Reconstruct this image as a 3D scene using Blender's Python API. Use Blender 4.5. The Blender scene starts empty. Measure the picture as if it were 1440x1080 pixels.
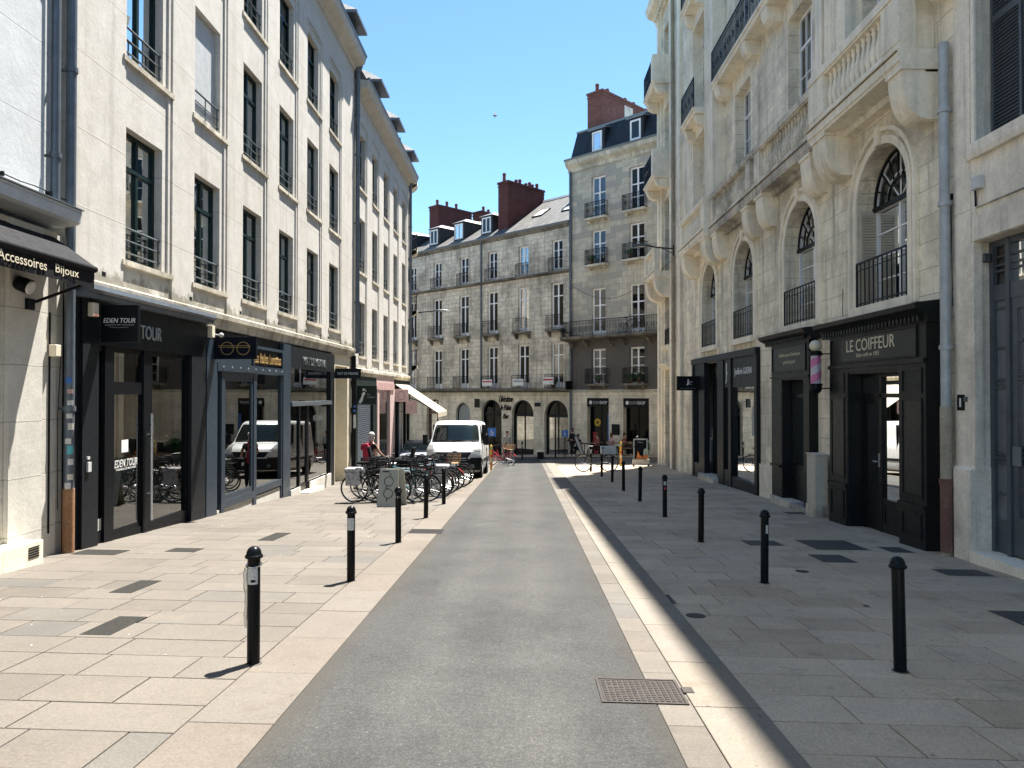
import bpy, bmesh, math, random
from mathutils import Vector, Matrix
random.seed(7)
R = math.radians
PI = math.pi
scene = bpy.context.scene
COL = scene.collection

# ------------------------------------------------------------------ camera
cam_d = bpy.data.cameras.new('camera')
cam = bpy.data.objects.new('camera', cam_d)
COL.objects.link(cam)
cam_d.sensor_width = 36.0
cam_d.lens = 26.0
cam_d.clip_end = 3000
cam.location = (0, 0, 1.8)
cam.rotation_euler = (R(90) + math.atan(13 / 1040), 0, math.atan(18 / 1040))
scene.camera = cam

# ------------------------------------------------------------------ sky and sun
SUN = Vector((0.225, 0.37, 1.0)).normalized()
elev = math.asin(SUN.z)
world = bpy.data.worlds.new('World')
scene.world = world
world.use_nodes = True
wn = world.node_tree
bg = wn.nodes['Background']
sky = wn.nodes.new('ShaderNodeTexSky')
sky.sky_type = 'NISHITA'
sky.sun_disc = False
sky.sun_elevation = elev
sky.sun_rotation = math.atan2(SUN.x, SUN.y)
sky.air_density = 0.8
sky.dust_density = 0.0
sky.ozone_density = 4.5
tint = wn.nodes.new('ShaderNodeMix'); tint.data_type = 'RGBA'; tint.blend_type = 'MULTIPLY'
tint.inputs[0].default_value = 1; tint.inputs[7].default_value = (.54, .62, .585, 1)
wn.links.new(sky.outputs[0], tint.inputs[6]); wn.links.new(tint.outputs[2], bg.inputs[0])
bg.inputs[1].default_value = 0.11
sl = bpy.data.lights.new('sun', 'SUN')
sl.energy = 4.1
sl.angle = R(0.55)
sl.color = (1.0, 0.955, 0.885)
so = bpy.data.objects.new('sun', sl)
COL.objects.link(so)
so.rotation_euler = SUN.to_track_quat('Z', 'Y').to_euler()
so.location = (0, 0, 60)
scene.view_settings.view_transform = 'Standard'
scene.view_settings.look = 'None'
scene.view_settings.exposure = 2.15
scene.view_settings.gamma = 1
scene.cycles.max_bounces = 10
scene.cycles.diffuse_bounces = 7
scene.cycles.glossy_bounces = 4
scene.cycles.transparent_max_bounces = 12
scene.cycles.caustics_reflective = False
scene.cycles.caustics_refractive = False

def G(x, y):
    """height of the ground: the lane falls away from the camera, the two sides twist a little"""
    xc = max(-7.5, min(7.5, x)); yc = max(-15, min(58, y))
    return -(.028 * xc) - (.049 - .0015 * xc) * yc

# ------------------------------------------------------------------ materials
class NT:
    def __init__(s, name):
        s.m = bpy.data.materials.new(name); s.m.use_nodes = True
        s.t = s.m.node_tree; s.n = s.t.nodes; s.l = s.t.links
        s.b = s.n['Principled BSDF']; s.out = s.n['Material Output']
    def new(s, k, **kw):
        o = s.n.new(k)
        for a, v in kw.items(): setattr(o, a, v)
        return o
    def link(s, a, b): s.l.new(a, b)
    def coords(s, kind='Object', scale=(1, 1, 1)):
        tc = s.new('ShaderNodeTexCoord'); mp = s.new('ShaderNodeMapping')
        mp.inputs['Scale'].default_value = scale
        s.link(tc.outputs[kind], mp.inputs[0]); return mp.outputs[0]
    def noise(s, vec, scale, detail=4, rough=.6):
        n = s.new('ShaderNodeTexNoise'); n.inputs['Scale'].default_value = scale
        n.inputs['Detail'].default_value = detail; n.inputs['Roughness'].default_value = rough
        s.link(vec, n.inputs['Vector']); return n.outputs[0]
    def ramp(s, fac, stops):
        r = s.new('ShaderNodeValToRGB'); e = r.color_ramp.elements
        while len(e) < len(stops): e.new(.5)
        for i, (p, c) in enumerate(stops):
            e[i].position = p
            e[i].color = (c, c, c, 1) if not isinstance(c, tuple) else (*c, 1)
        s.link(fac, r.inputs[0]); return r.outputs[0]
    def mix(s, a, b, fac=1., mode='MIX'):
        m = s.new('ShaderNodeMix'); m.data_type = 'RGBA'; m.blend_type = mode
        for ix, v in ((0, fac), (6, a), (7, b)):
            sock = m.inputs[ix]
            if hasattr(v, 'default_value') or hasattr(v, 'links'): s.link(v, sock)
            elif isinstance(v, tuple): sock.default_value = (*v, 1)
            elif ix == 0: sock.default_value = v
            else: sock.default_value = (v, v, v, 1)
        return m.outputs[2]
    def bump(s, h, strength=.3, dist=.01, prev=None):
        b = s.new('ShaderNodeBump'); b.inputs['Strength'].default_value = strength
        b.inputs['Distance'].default_value = dist
        s.link(h, b.inputs['Height'])
        if prev is not None: s.link(prev, b.inputs['Normal'])
        return b.outputs[0]
    def done(s, col=None, rough=.8, nrm=None, metal=0., spec=.5):
        if col is not None:
            if isinstance(col, tuple): s.b.inputs['Base Color'].default_value = (*col, 1)
            else: s.link(col, s.b.inputs['Base Color'])
        if isinstance(rough, float): s.b.inputs['Roughness'].default_value = rough
        else: s.link(rough, s.b.inputs['Roughness'])
        s.b.inputs['Metallic'].default_value = metal
        s.b.inputs['Specular IOR Level'].default_value = spec
        if nrm is not None: s.link(nrm, s.b.inputs['Normal'])
        return s.m

def mortar_lines(t, uv, bw, bh, size=.012, off=.5):
    br = t.new('ShaderNodeTexBrick'); br.offset = off
    br.inputs['Scale'].default_value = 1; br.inputs['Brick Width'].default_value = bw
    br.inputs['Row Height'].default_value = bh; br.inputs['Mortar Size'].default_value = size
    br.inputs['Mortar Smooth'].default_value = .3; br.inputs['Bias'].default_value = 0
    br.inputs['Color1'].default_value = (0, 0, 0, 1); br.inputs['Color2'].default_value = (1, 1, 1, 1)
    br.inputs['Mortar'].default_value = (.5, .5, .5, 1)
    t.link(uv, br.inputs['Vector']); return br

def stone(name, col, dark, blocks=None, stain=.5, streak=.4, fine=.25, blockvar=.12, mortar=.55, rough=.88, size=.012, spots=None, mould=None):
    """weathered masonry: broad patches, rain streaks, grain, optional ashlar joints"""
    t = NT(name); o = t.coords('Object'); uv = t.coords('UV')
    a = t.ramp(t.noise(o, .62, 9, .74), [(.42, 0.), (.62, 1.)])
    c = t.mix(col, dark, t.mix(0., stain, a))
    sv = t.coords('Object', (2.6, 2.6, .16))
    st = t.ramp(t.noise(sv, 1.3, 6, .66), [(.52, 0.), (.74, 1.)])
    c = t.mix(c, tuple(k * .62 for k in dark), t.mix(0., streak, st))
    md = t.ramp(t.noise(o, 3.4, 6, .72), [(.3, .80), (.7, 1.12)])
    c = t.mix(c, md, .6, 'MULTIPLY')
    if mould:
        sx = t.new('ShaderNodeSeparateXYZ'); t.link(o, sx.inputs[0]); mm = t.new('ShaderNodeMapRange')
        mm.inputs[1].default_value = mould[0]; mm.inputs[2].default_value = mould[1]; mm.inputs[3].default_value = .62; mm.inputs[4].default_value = 0.
        t.link(sx.outputs[2], mm.inputs[0]); ad = t.new('ShaderNodeMath', operation='ADD'); t.link(mm.outputs[0], ad.inputs[0]); t.link(t.noise(t.coords('Object', (1, 1, .8)), 2.2, 7, .75), ad.inputs[1])
        c = t.mix(c, (.16, .15, .11), t.ramp(ad.outputs[0], [(.86, 0.), (1.1, .8)]))
    g = t.ramp(t.noise(o, 26, 4, .7), [(.3, 1 - fine), (.7, 1 + fine * .5)])
    c = t.mix(c, g, .8, 'MULTIPLY')
    nr = t.bump(t.noise(o, 14, 6, .7), .22, .02)
    if blocks:
        br = mortar_lines(t, uv, blocks[0], blocks[1], size)
        bc = t.mix(1 - blockvar, 1 + blockvar, br.outputs[0])
        c = t.mix(c, bc, .9, 'MULTIPLY')
        c = t.mix(c, tuple(k * mortar for k in dark), br.outputs[1])
        inv = t.mix((1, 1, 1), (0, 0, 0), br.outputs[1])
        nr = t.bump(inv, .5, .012, nr)
    if spots:
        br = mortar_lines(t, uv, .9, .36, .001, .5)
        sp = t.ramp(br.outputs[0], [(.58, 0.), (.62, 1.)])
        c = t.mix(c, spots, t.mix(0., .8, sp))
    return t.done(c, rough, nr)

def plain(name, col, rough=.5, metal=0., var=.12, bump=0., spec=.5, scale=6.):
    t = NT(name); o = t.coords('Object')
    c = t.mix(col, t.ramp(t.noise(o, scale, 6, .7), [(.3, 1 - var), (.7, 1 + var)]), 1., 'MULTIPLY')
    r = t.ramp(t.noise(o, scale * 1.7, 4), [(.3, max(0., rough - .08)), (.7, min(1., rough + .1))])
    if max(col) < .05: spec = .16
    return t.done(c, r, t.bump(t.noise(o, scale * 6, 3), bump, .004) if bump else None, metal, spec)

def glass(name, tint=(.78, .84, .82), gain=.9, base=.02, rough=.012, wob=.02):
    t = NT(name); t.n.remove(t.b)
    tr = t.new('ShaderNodeBsdfTransparent'); tr.inputs[0].default_value = (*tint, 1)
    gl = t.new('ShaderNodeBsdfGlossy'); gl.inputs[1].default_value = rough
    gl.inputs[0].default_value = (.93, .95, .95, 1)
    fr = t.new('ShaderNodeFresnel'); fr.inputs[0].default_value = 1.52
    ma = t.new('ShaderNodeMath', operation='MULTIPLY_ADD'); ma.use_clamp = True
    ma.inputs[1].default_value = gain; ma.inputs[2].default_value = base
    nb = t.bump(t.noise(t.coords('Object'), 1.1, 2), wob, .05)
    t.link(nb, gl.inputs['Normal'])
    t.link(fr.outputs[0], ma.inputs[0])
    mx = t.new('ShaderNodeMixShader'); t.link(ma.outputs[0], mx.inputs[0])
    t.link(tr.outputs[0], mx.inputs[1]); t.link(gl.outputs[0], mx.inputs[2])
    t.link(mx.outputs[0], t.out.inputs[0]); return t.m

def asphalt():
    t = NT('asphalt'); o = t.coords('Object')
    c = t.ramp(t.noise(o, 60, 3, .85), [(.30, (.045, .045, .044)), (.52, (.064, .063, .060)), (.66, (.094, .092, .088)), (.76, (.26, .255, .245))])
    c = t.mix(c, t.ramp(t.noise(o, 240, 2, .7), [(.3, .75), (.7, 1.25)]), 1., 'MULTIPLY')
    c = t.mix(c, t.ramp(t.noise(o, .8, 7, .75), [(.36, .74), (.52, 1.), (.68, 1.12)]), 1., 'MULTIPLY')
    c = t.mix(c, (.3, .295, .28), t.ramp(t.noise(o, 130, 1, .5), [(.73, 0.), (.77, .8)]))
    c = t.mix(c, t.ramp(t.noise(o, 26, 3, .9), [(.34, .68), (.5, .82), (.68, 1.0)]), 1., 'MULTIPLY')
    xs = t.new('ShaderNodeSeparateXYZ'); t.link(t.coords('Object'), xs.inputs[0])
    wv = t.new('ShaderNodeMath', operation='MULTIPLY_ADD'); wv.inputs[1].default_value = .35; t.link(t.noise(t.coords('Object', (1, .35, 1)), 1.4, 4), wv.inputs[0]); t.link(xs.outputs[0], wv.inputs[2])
    edge = t.ramp(t.mix(0., 1., wv.outputs[0]), [(0., 0.), (1., 1.)])
    mr = t.new('ShaderNodeMapRange'); mr.inputs[1].default_value = -1.32; mr.inputs[2].default_value = 1.1; t.link(wv.outputs[0], mr.inputs[0])
    c = t.mix(c, (.052, .046, .036), t.ramp(mr.outputs[0], [(0., .65), (.07, .0), (.93, .0), (1., .6)]))
    c = t.mix(c, t.ramp(mr.outputs[0], [(.0, .95), (.18, .86), (.30, 1.1), (.48, .92), (.66, 1.1), (.82, .86)]), 1., 'MULTIPLY')
    c = t.mix(c, (.03, .03, .03), t.ramp(t.noise(o, 1.9, 5, .6), [(.70, 0.), (.76, .35)]))
    # tarry hairline cracks in one patch, worn lighter wheel tracks
    v = t.new('ShaderNodeTexVoronoi', feature='DISTANCE_TO_EDGE'); v.inputs['Scale'].default_value = 5.5
    t.link(t.coords('Object'), v.inputs['Vector'])
    cr = t.mix(0., t.ramp(v.outputs[0], [(.0, .55), (.025, 0.)]), t.ramp(t.noise(o, .8, 3), [(.56, 0.), (.64, 1.)]))
    c = t.mix(c, (.045, .045, .045), cr)
    return t.done(c, .92, t.bump(t.noise(o, 120, 3, .8), .45, .008), spec=.3)

def paver(name, tones, grain=.22, dirt=(.16, .13, .1)):
    """per-slab tone comes from the slab's own colour attribute"""
    t = NT(name); o = t.coords('Object')
    at = t.new('ShaderNodeAttribute', attribute_name='slab')
    c = t.ramp(at.outputs['Fac'], tones)
    c = t.mix(c, t.ramp(t.noise(o, 55, 4, .8), [(.3, 1 - grain), (.7, 1 + grain)]), 1., 'MULTIPLY')
    c = t.mix(c, t.ramp(t.noise(o, 170, 2, .8), [(.32, .8), (.68, 1.16)]), .8, 'MULTIPLY')
    c = t.mix(c, t.ramp(t.noise(o, .7, 7, .7), [(.35, .8), (.66, 1.08)]), .8, 'MULTIPLY')
    c = t.mix(c, dirt, t.ramp(t.noise(o, 2.3, 8, .75), [(.54, 0.), (.74, .6)]))
    c = t.mix(c, tuple(k * .5 for k in dirt), t.ramp(t.noise(o, 14, 3, .5), [(.70, 0.), (.75, .5)]))
    c = t.mix(c, (.06, .055, .05), t.ramp(t.noise(o, 9, 2, .5), [(.765, 0.), (.785, .55)]))
    return t.done(c, .82, t.bump(t.noise(o, 80, 4, .8), .3, .006), spec=.35)

def brickm(name, c1, c2, mor):
    t = NT(name); uv = t.coords('UV'); o = t.coords('Object')
    br = mortar_lines(t, uv, .23, .075, .008); 
    c = t.mix(c1, c2, br.outputs[0]); c = t.mix(c, mor, br.outputs[1])
    c = t.mix(c, t.ramp(t.noise(o, 1.2, 6, .7), [(.3, .7), (.7, 1.2)]), 1., 'MULTIPLY')
    return t.done(c, .9, t.bump(br.outputs[1], -.4, .01))

def slatem(name, c1, c2, w=.22, h=.13):
    t = NT(name); uv = t.coords('UV'); o = t.coords('Object')
    br = mortar_lines(t, uv, w, h, .006)
    c = t.mix(c1, c2, br.outputs[0]); c = t.mix(c, tuple(k * .4 for k in c1), br.outputs[1])
    sv = t.coords('UV', (1.6, .22, 1))
    c = t.mix(c, t.ramp(t.noise(sv, 1.6, 6, .7), [(.32, .42), (.5, .85), (.7, 1.5)]), .95, 'MULTIPLY')
    return t.done(c, .62, t.bump(br.outputs[1], -.4, .01))

M = {}
M['render_left'] = stone('render_left', (.585, .56, .51), (.46, .425, .36), (60, 1.13), .55, .45, .1, rough=.9, blockvar=0., mortar=.8, size=.008, mould=(4.35, 4.95))
M['ledge_left'] = stone('ledge_left', (0.667, 0.609, 0.494), (0.253, 0.218, 0.161), None, .9, .95, .25)
M['render_white'] = stone('render_white', (0.552, 0.575, 0.584), (0.442, 0.473, 0.490), (60, 1.08), .4, .2, .08, blockvar=0., mortar=.8, size=.008)
M['stone_left'] = stone('stone_left', (0.600, 0.576, 0.516), (0.432, 0.408, 0.360), (60, .72), .5, .3, .15, blockvar=0., mortar=.8, size=.008)
M['stone_right'] = stone('stone_right', (.95, .86, .67), (.36, .32, .25), (1.15, .42), .7, .85, .2, .05, .95, size=.006)
M['stone_smooth'] = stone('stone_smooth', (.94, .86, .69), (.56, .51, .42), None, .5, .55, .14)
M['stone_dirty'] = stone('stone_dirty', (0.690, 0.630, 0.510), (0.196, 0.187, 0.173), None, .95, .95, .35)
M['render_right'] = stone('render_right', (.90, .83, .70), (.50, .46, .38), None, .7, .7, .18)
M['stone_far'] = stone('stone_far', (.80, .72, .58), (.26, .23, .185), (.62, .31), .8, .8, .25, .09, .95, size=.011)
M['stone_far_smooth'] = stone('stone_far_smooth', (.84, .76, .60), (.36, .32, .25), (1.3, .55), .7, .6, .22, .06, .85, size=.008)
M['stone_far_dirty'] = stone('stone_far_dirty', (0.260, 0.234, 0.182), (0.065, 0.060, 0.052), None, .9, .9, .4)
M['stone_sushi'] = stone('stone_sushi', (.68, .62, .49), (.34, .31, .25), (.9, .36), .7, .65, .22, .07, .9, size=.01, spots=(.36, .335, .29))
M['stone_sushi_dark'] = stone('stone_sushi_dark', (0.126, 0.114, 0.102), (0.084, 0.078, 0.072), None, .6, .5, .2)
M['cornice_pale'] = stone('cornice_pale', (0.728, 0.676, 0.546), (0.338, 0.305, 0.247), None, .8, .8, .25)
M['brick'] = brickm('brick', (0.150, 0.045, 0.034), (0.225, 0.075, 0.053), (0.165, 0.135, 0.120))
M['brick_dark'] = brickm('brick_dark', (0.085, 0.024, 0.020), (0.127, 0.038, 0.031), (0.074, 0.038, 0.034))
M['terracotta'] = plain('terracotta', (.17, .055, .04), .8)
M['slate_old'] = slatem('slate_old', (0.089, 0.086, 0.080), (0.137, 0.131, 0.116))
M['slate_new'] = slatem('slate_new', (0.010, 0.013, 0.018), (0.016, 0.020, 0.026))
M['slate_grey'] = slatem('slate_grey', (0.072, 0.072, 0.075), (0.144, 0.141, 0.138))
M['zinc'] = plain('zinc', (0.154, 0.175, 0.196), .42, .55, .2)
M['zinc_roof'] = plain('zinc_roof', (0.210, 0.220, 0.230), .5, .3, .2)
M['pipe_grey'] = plain('pipe_grey', (0.105, 0.126, 0.150), .45, .3, .2)
M['pipe_pale'] = plain('pipe_pale', (.36, .385, .395), .5, .2, .2)
M['rust'] = stone('rust', (.27, .12, .05), (.35, .22, .12), None, .9, .8, .4)
M['rust_red'] = stone('rust_red', (.15, .065, .05), (.26, .18, .14), None, .6, .8, .4)
M['pipe_beige'] = stone('pipe_beige', (.40, .36, .28), (.24, .19, .14), None, .8, .7, .3)
M['frame_green'] = plain('frame_green', (0.009, 0.023, 0.023), .4)
M['frame_white'] = plain('frame_white', (0.860, 0.860, 0.860), .5, 0, .06)
M['frame_cream'] = plain('frame_cream', (.55, .50, .40), .6)
M['iron'] = plain('iron', (0.008, 0.009, 0.011), .45, .2)
M['iron_grey'] = plain('iron_grey', (.10, .115, .12), .5, .4)
M['black'] = plain('black', (0.005, 0.006, 0.008), .38, 0, .2)
M['shop_grey'] = plain('shop_grey', (0.013, 0.015, 0.018), .42, 0, .12)
M['shop_blue'] = plain('shop_blue', (0.024, 0.038, 0.055), .38, 0, .12)
M['shop_dark'] = plain('shop_dark', (0.009, 0.011, 0.013), .40, 0, .15)
M['shop_navy'] = plain('shop_navy', (0.007, 0.009, 0.012), .36, 0, .2)
M['shop_green'] = plain('shop_green', (0.016, 0.027, 0.023), .5)
M['shop_pink'] = plain('shop_pink', (.58, .43, .40), .6, 0, .08)
M['shop_cream'] = plain('shop_cream', (.66, .60, .46), .6, 0, .1)
M['salon'] = plain('salon', (0.013, 0.015, 0.015), .42, 0, .18)
M['salon_panel'] = plain('salon_panel', (0.023, 0.024, 0.023), .36, 0, .12)
M['gate_blue'] = plain('gate_blue', (.075, .09, .105), .42, .1, .22, scale=2.5)
M['gate_panel'] = plain('gate_panel', (.15, .17, .185), .45, .1, .25, scale=2.5)
M['steel'] = plain('steel', (.55, .56, .57), .3, .8)
M['chrome'] = plain('chrome', (.6, .6, .62), .2, .95)
M['sign_navy'] = plain('sign_navy', (0.004, 0.006, 0.013), .4)
M['gold'] = plain('gold', (.42, .28, .11), .4, .3)
M['letter_white'] = plain('letter_white', (.72, .72, .70), .6, 0, .03)
M['letter_cream'] = plain('letter_cream', (.62, .56, .42), .6, 0, .05)
M['letter_grey'] = plain('letter_grey', (0.286, 0.312, 0.312), .6, 0, .05)
M['awning_black'] = plain('awning_black', (0.010, 0.010, 0.012), .75, 0, .3, .1)
M['awning_cream'] = plain('awning_cream', (0.496, 0.446, 0.335), .85, 0, .05)
M['shutter_grey'] = plain('shutter_grey', (.10, .11, .11), .6)
M['curtain'] = plain('curtain', (.62, .61, .58), .9, 0, .12)
M['curtain_grey'] = plain('curtain_grey', (0.286, 0.308, 0.308), .9, 0, .2)
M['shutter_white'] = plain('shutter_white', (.55, .57, .58), .6)
M['room'] = plain('room', (.30, .29, .27), .9)
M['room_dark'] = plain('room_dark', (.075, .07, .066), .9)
M['wood'] = plain('wood', (.26, .16, .08), .6, 0, .3)
M['glass'] = glass('glass')
M['glass_far'] = glass('glass_far', (.30, .32, .31), .5, .0)
M['glass_shop'] = glass('glass_shop', (.70, .76, .74), 1.7, .07, .004, .008)
M['glass_car'] = glass('glass_car', (.55, .68, .64), .55, .03, .02, .25)
M['glass_head'] = glass('glass_head', (.8, .8, .8), .5, .06)
M['asphalt'] = asphalt()
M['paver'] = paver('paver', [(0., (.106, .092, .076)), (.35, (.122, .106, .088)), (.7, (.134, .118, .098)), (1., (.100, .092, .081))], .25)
M['paver_shade'] = paver('paver_shade', [(0., (0.396, 0.315, 0.224)), (.4, (0.446, 0.360, 0.260)), (.75, (0.496, 0.409, 0.303)), (1., (0.422, 0.354, 0.272))], .28, (0.136, 0.111, 0.080))  # same stone as paver, coloured lighter to offset the shade it lies in
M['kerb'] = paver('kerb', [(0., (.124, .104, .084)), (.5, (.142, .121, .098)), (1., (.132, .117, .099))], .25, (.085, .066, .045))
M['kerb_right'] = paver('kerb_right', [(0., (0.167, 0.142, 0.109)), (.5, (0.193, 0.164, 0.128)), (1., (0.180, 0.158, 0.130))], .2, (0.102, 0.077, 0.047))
M['joint'] = plain('joint', (0.061, 0.054, 0.048), .95)
M['cover'] = plain('cover', (0.053, 0.050, 0.046), .7, .1, .3, .5, scale=40)
M['cover_sun'] = plain('cover_sun', (.024, .023, .020), .8, 0, .5, .5, scale=40)  # copy of cover, coloured darker to offset the sun on the left pavement
M['cover_metal'] = plain('cover_metal', (0.056, 0.048, 0.043), .55, .6, .25, .4, scale=25)
M['earth'] = plain('earth', (0.070, 0.066, 0.063), .95)
M['bollard'] = plain('bollard', (0.005, 0.006, 0.007), .33, .1, .3, scale=18)
M['bollard_green'] = plain('bollard_green', (0.004, 0.008, 0.010), .33, .1, .3, scale=18)
M['sticker'] = plain('sticker', (.5, .5, .48), .6, 0, .4, scale=60)
M['sticker_blue'] = plain('sticker_blue', (.03, .13, .40), .5)
M['sticker_red'] = plain('sticker_red', (.45, .04, .05), .5)
M['sticker_teal'] = plain('sticker_teal', (.08, .35, .38), .5)
M['plastic_clear'] = glass('plastic_clear', (.85, .86, .86), 1., .22, .2)
M['yellow'] = plain('yellow', (0.432, 0.276, 0.018), .5, 0, .15)
M['van_white'] = plain('van_white', (0.576, 0.576, 0.569), .28, 0, .03)
M['van_black'] = plain('van_black', (0.010, 0.010, 0.011), .55)
M['rubber'] = plain('rubber', (0.008, 0.008, 0.008), .8)
M['plastic_white'] = plain('plastic_white', (0.527, 0.527, 0.510), .45)
M['cabinet'] = plain('cabinet', (.50, .465, .39), .6, 0, .12)
M['pole_pink'] = plain('pole_pink', (0.560, 0.160, 0.336), .35)
M['pole_white'] = plain('pole_white', (0.527, 0.493, 0.527), .35)
M['globe'] = plain('globe', (.66, .60, .44), .3, 0, .05)
M['skin'] = plain('skin', (.45, .26, .18), .6, 0, .08)
M['hair_grey'] = plain('hair_grey', (.48, .45, .42), .8, 0, .3, scale=40)
M['hair_brown'] = plain('hair_brown', (.07, .04, .025), .8, 0, .3, scale=40)
M['cloth_black'] = plain('cloth_black', (.02, .02, .023), .85)
M['cloth_red'] = plain('cloth_red', (0.360, 0.015, 0.045), .75, 0, .2)
M['cloth_grey'] = plain('cloth_grey', (.40, .38, .35), .85)
M['cloth_pink'] = plain('cloth_pink', (.48, .30, .28), .85)
M['cloth_rust'] = plain('cloth_rust', (.22, .06, .045), .85)
M['cloth_pattern'] = plain('cloth_pattern', (.35, .34, .34), .85, 0, .85, scale=22)
M['board_sage'] = plain('board_sage', (.36, .36, .30), .7, 0, .08)
M['leaf'] = plain('leaf', (.05, .11, .03), .6, 0, .5, scale=30)
M['blue'] = plain('blue', (.03, .14, .48), .5)
M['bike_red'] = plain('bike_red', (.42, .03, .04), .35)
M['bike_black'] = plain('bike_black', (.02, .021, .024), .35)
M['bike_teal'] = plain('bike_teal', (.03, .10, .12), .35)
M['bike_silver'] = plain('bike_silver', (.38, .39, .40), .3, .6)
M['bike_white'] = plain('bike_white', (.6, .6, .58), .35)
M['orange'] = plain('orange', (.62, .20, .05), .6, 0, .3)
M['poster_green'] = plain('poster_green', (.34, .42, .36), .6)
M['car_silver'] = plain('car_silver', (.42, .45, .50), .28, .5, .04)

# ------------------------------------------------------------------ frames and mesh builder
ORG = {}
class Fr:
    """a vertical plane: u along it, v up, w out of it"""
    def __init__(s, ox, oy, ux, uy, nx, ny, k=1.):
        s.k = k; s.o = Vector((ox, oy, 0)); s.u = Vector((ux, uy, 0)).normalized(); s.n = Vector((nx, ny, 0)).normalized()
    def P(s, u, v, w=0.): return s.o + s.u * (u * s.k) + s.n * (w * s.k) + Vector((0, 0, v if s.k == 1 else 1.8 + (v - 1.8) * s.k))
    def side(s, u, w, flip=1):
        """frame on a face that stands at right angles to this one (u runs inward from w)"""
        q = s.P(u, 0, w); return Fr(q.x, q.y, -s.n.x, -s.n.y, s.u.x * flip, s.u.y * flip)
LF = Fr(-6.45, 0, 0, 1, 1, 0)
RF = Fr(6.4, 0, 0, 1, -1, 0)
FF = Fr(2.9 * 1.07, 45.5 * 1.07, .7290, -.6845, -.6845, -.7290, 1.07)   # the far houses, drawn up at 1.07 of the first survey
def CF(y): return Fr(0, y, 1, 0, 0, -1)          # a plane facing the near end of the street
WF = Fr(0, 0, 1, 0, 0, 1)                        # plain world axes: u=x, w=y

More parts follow.
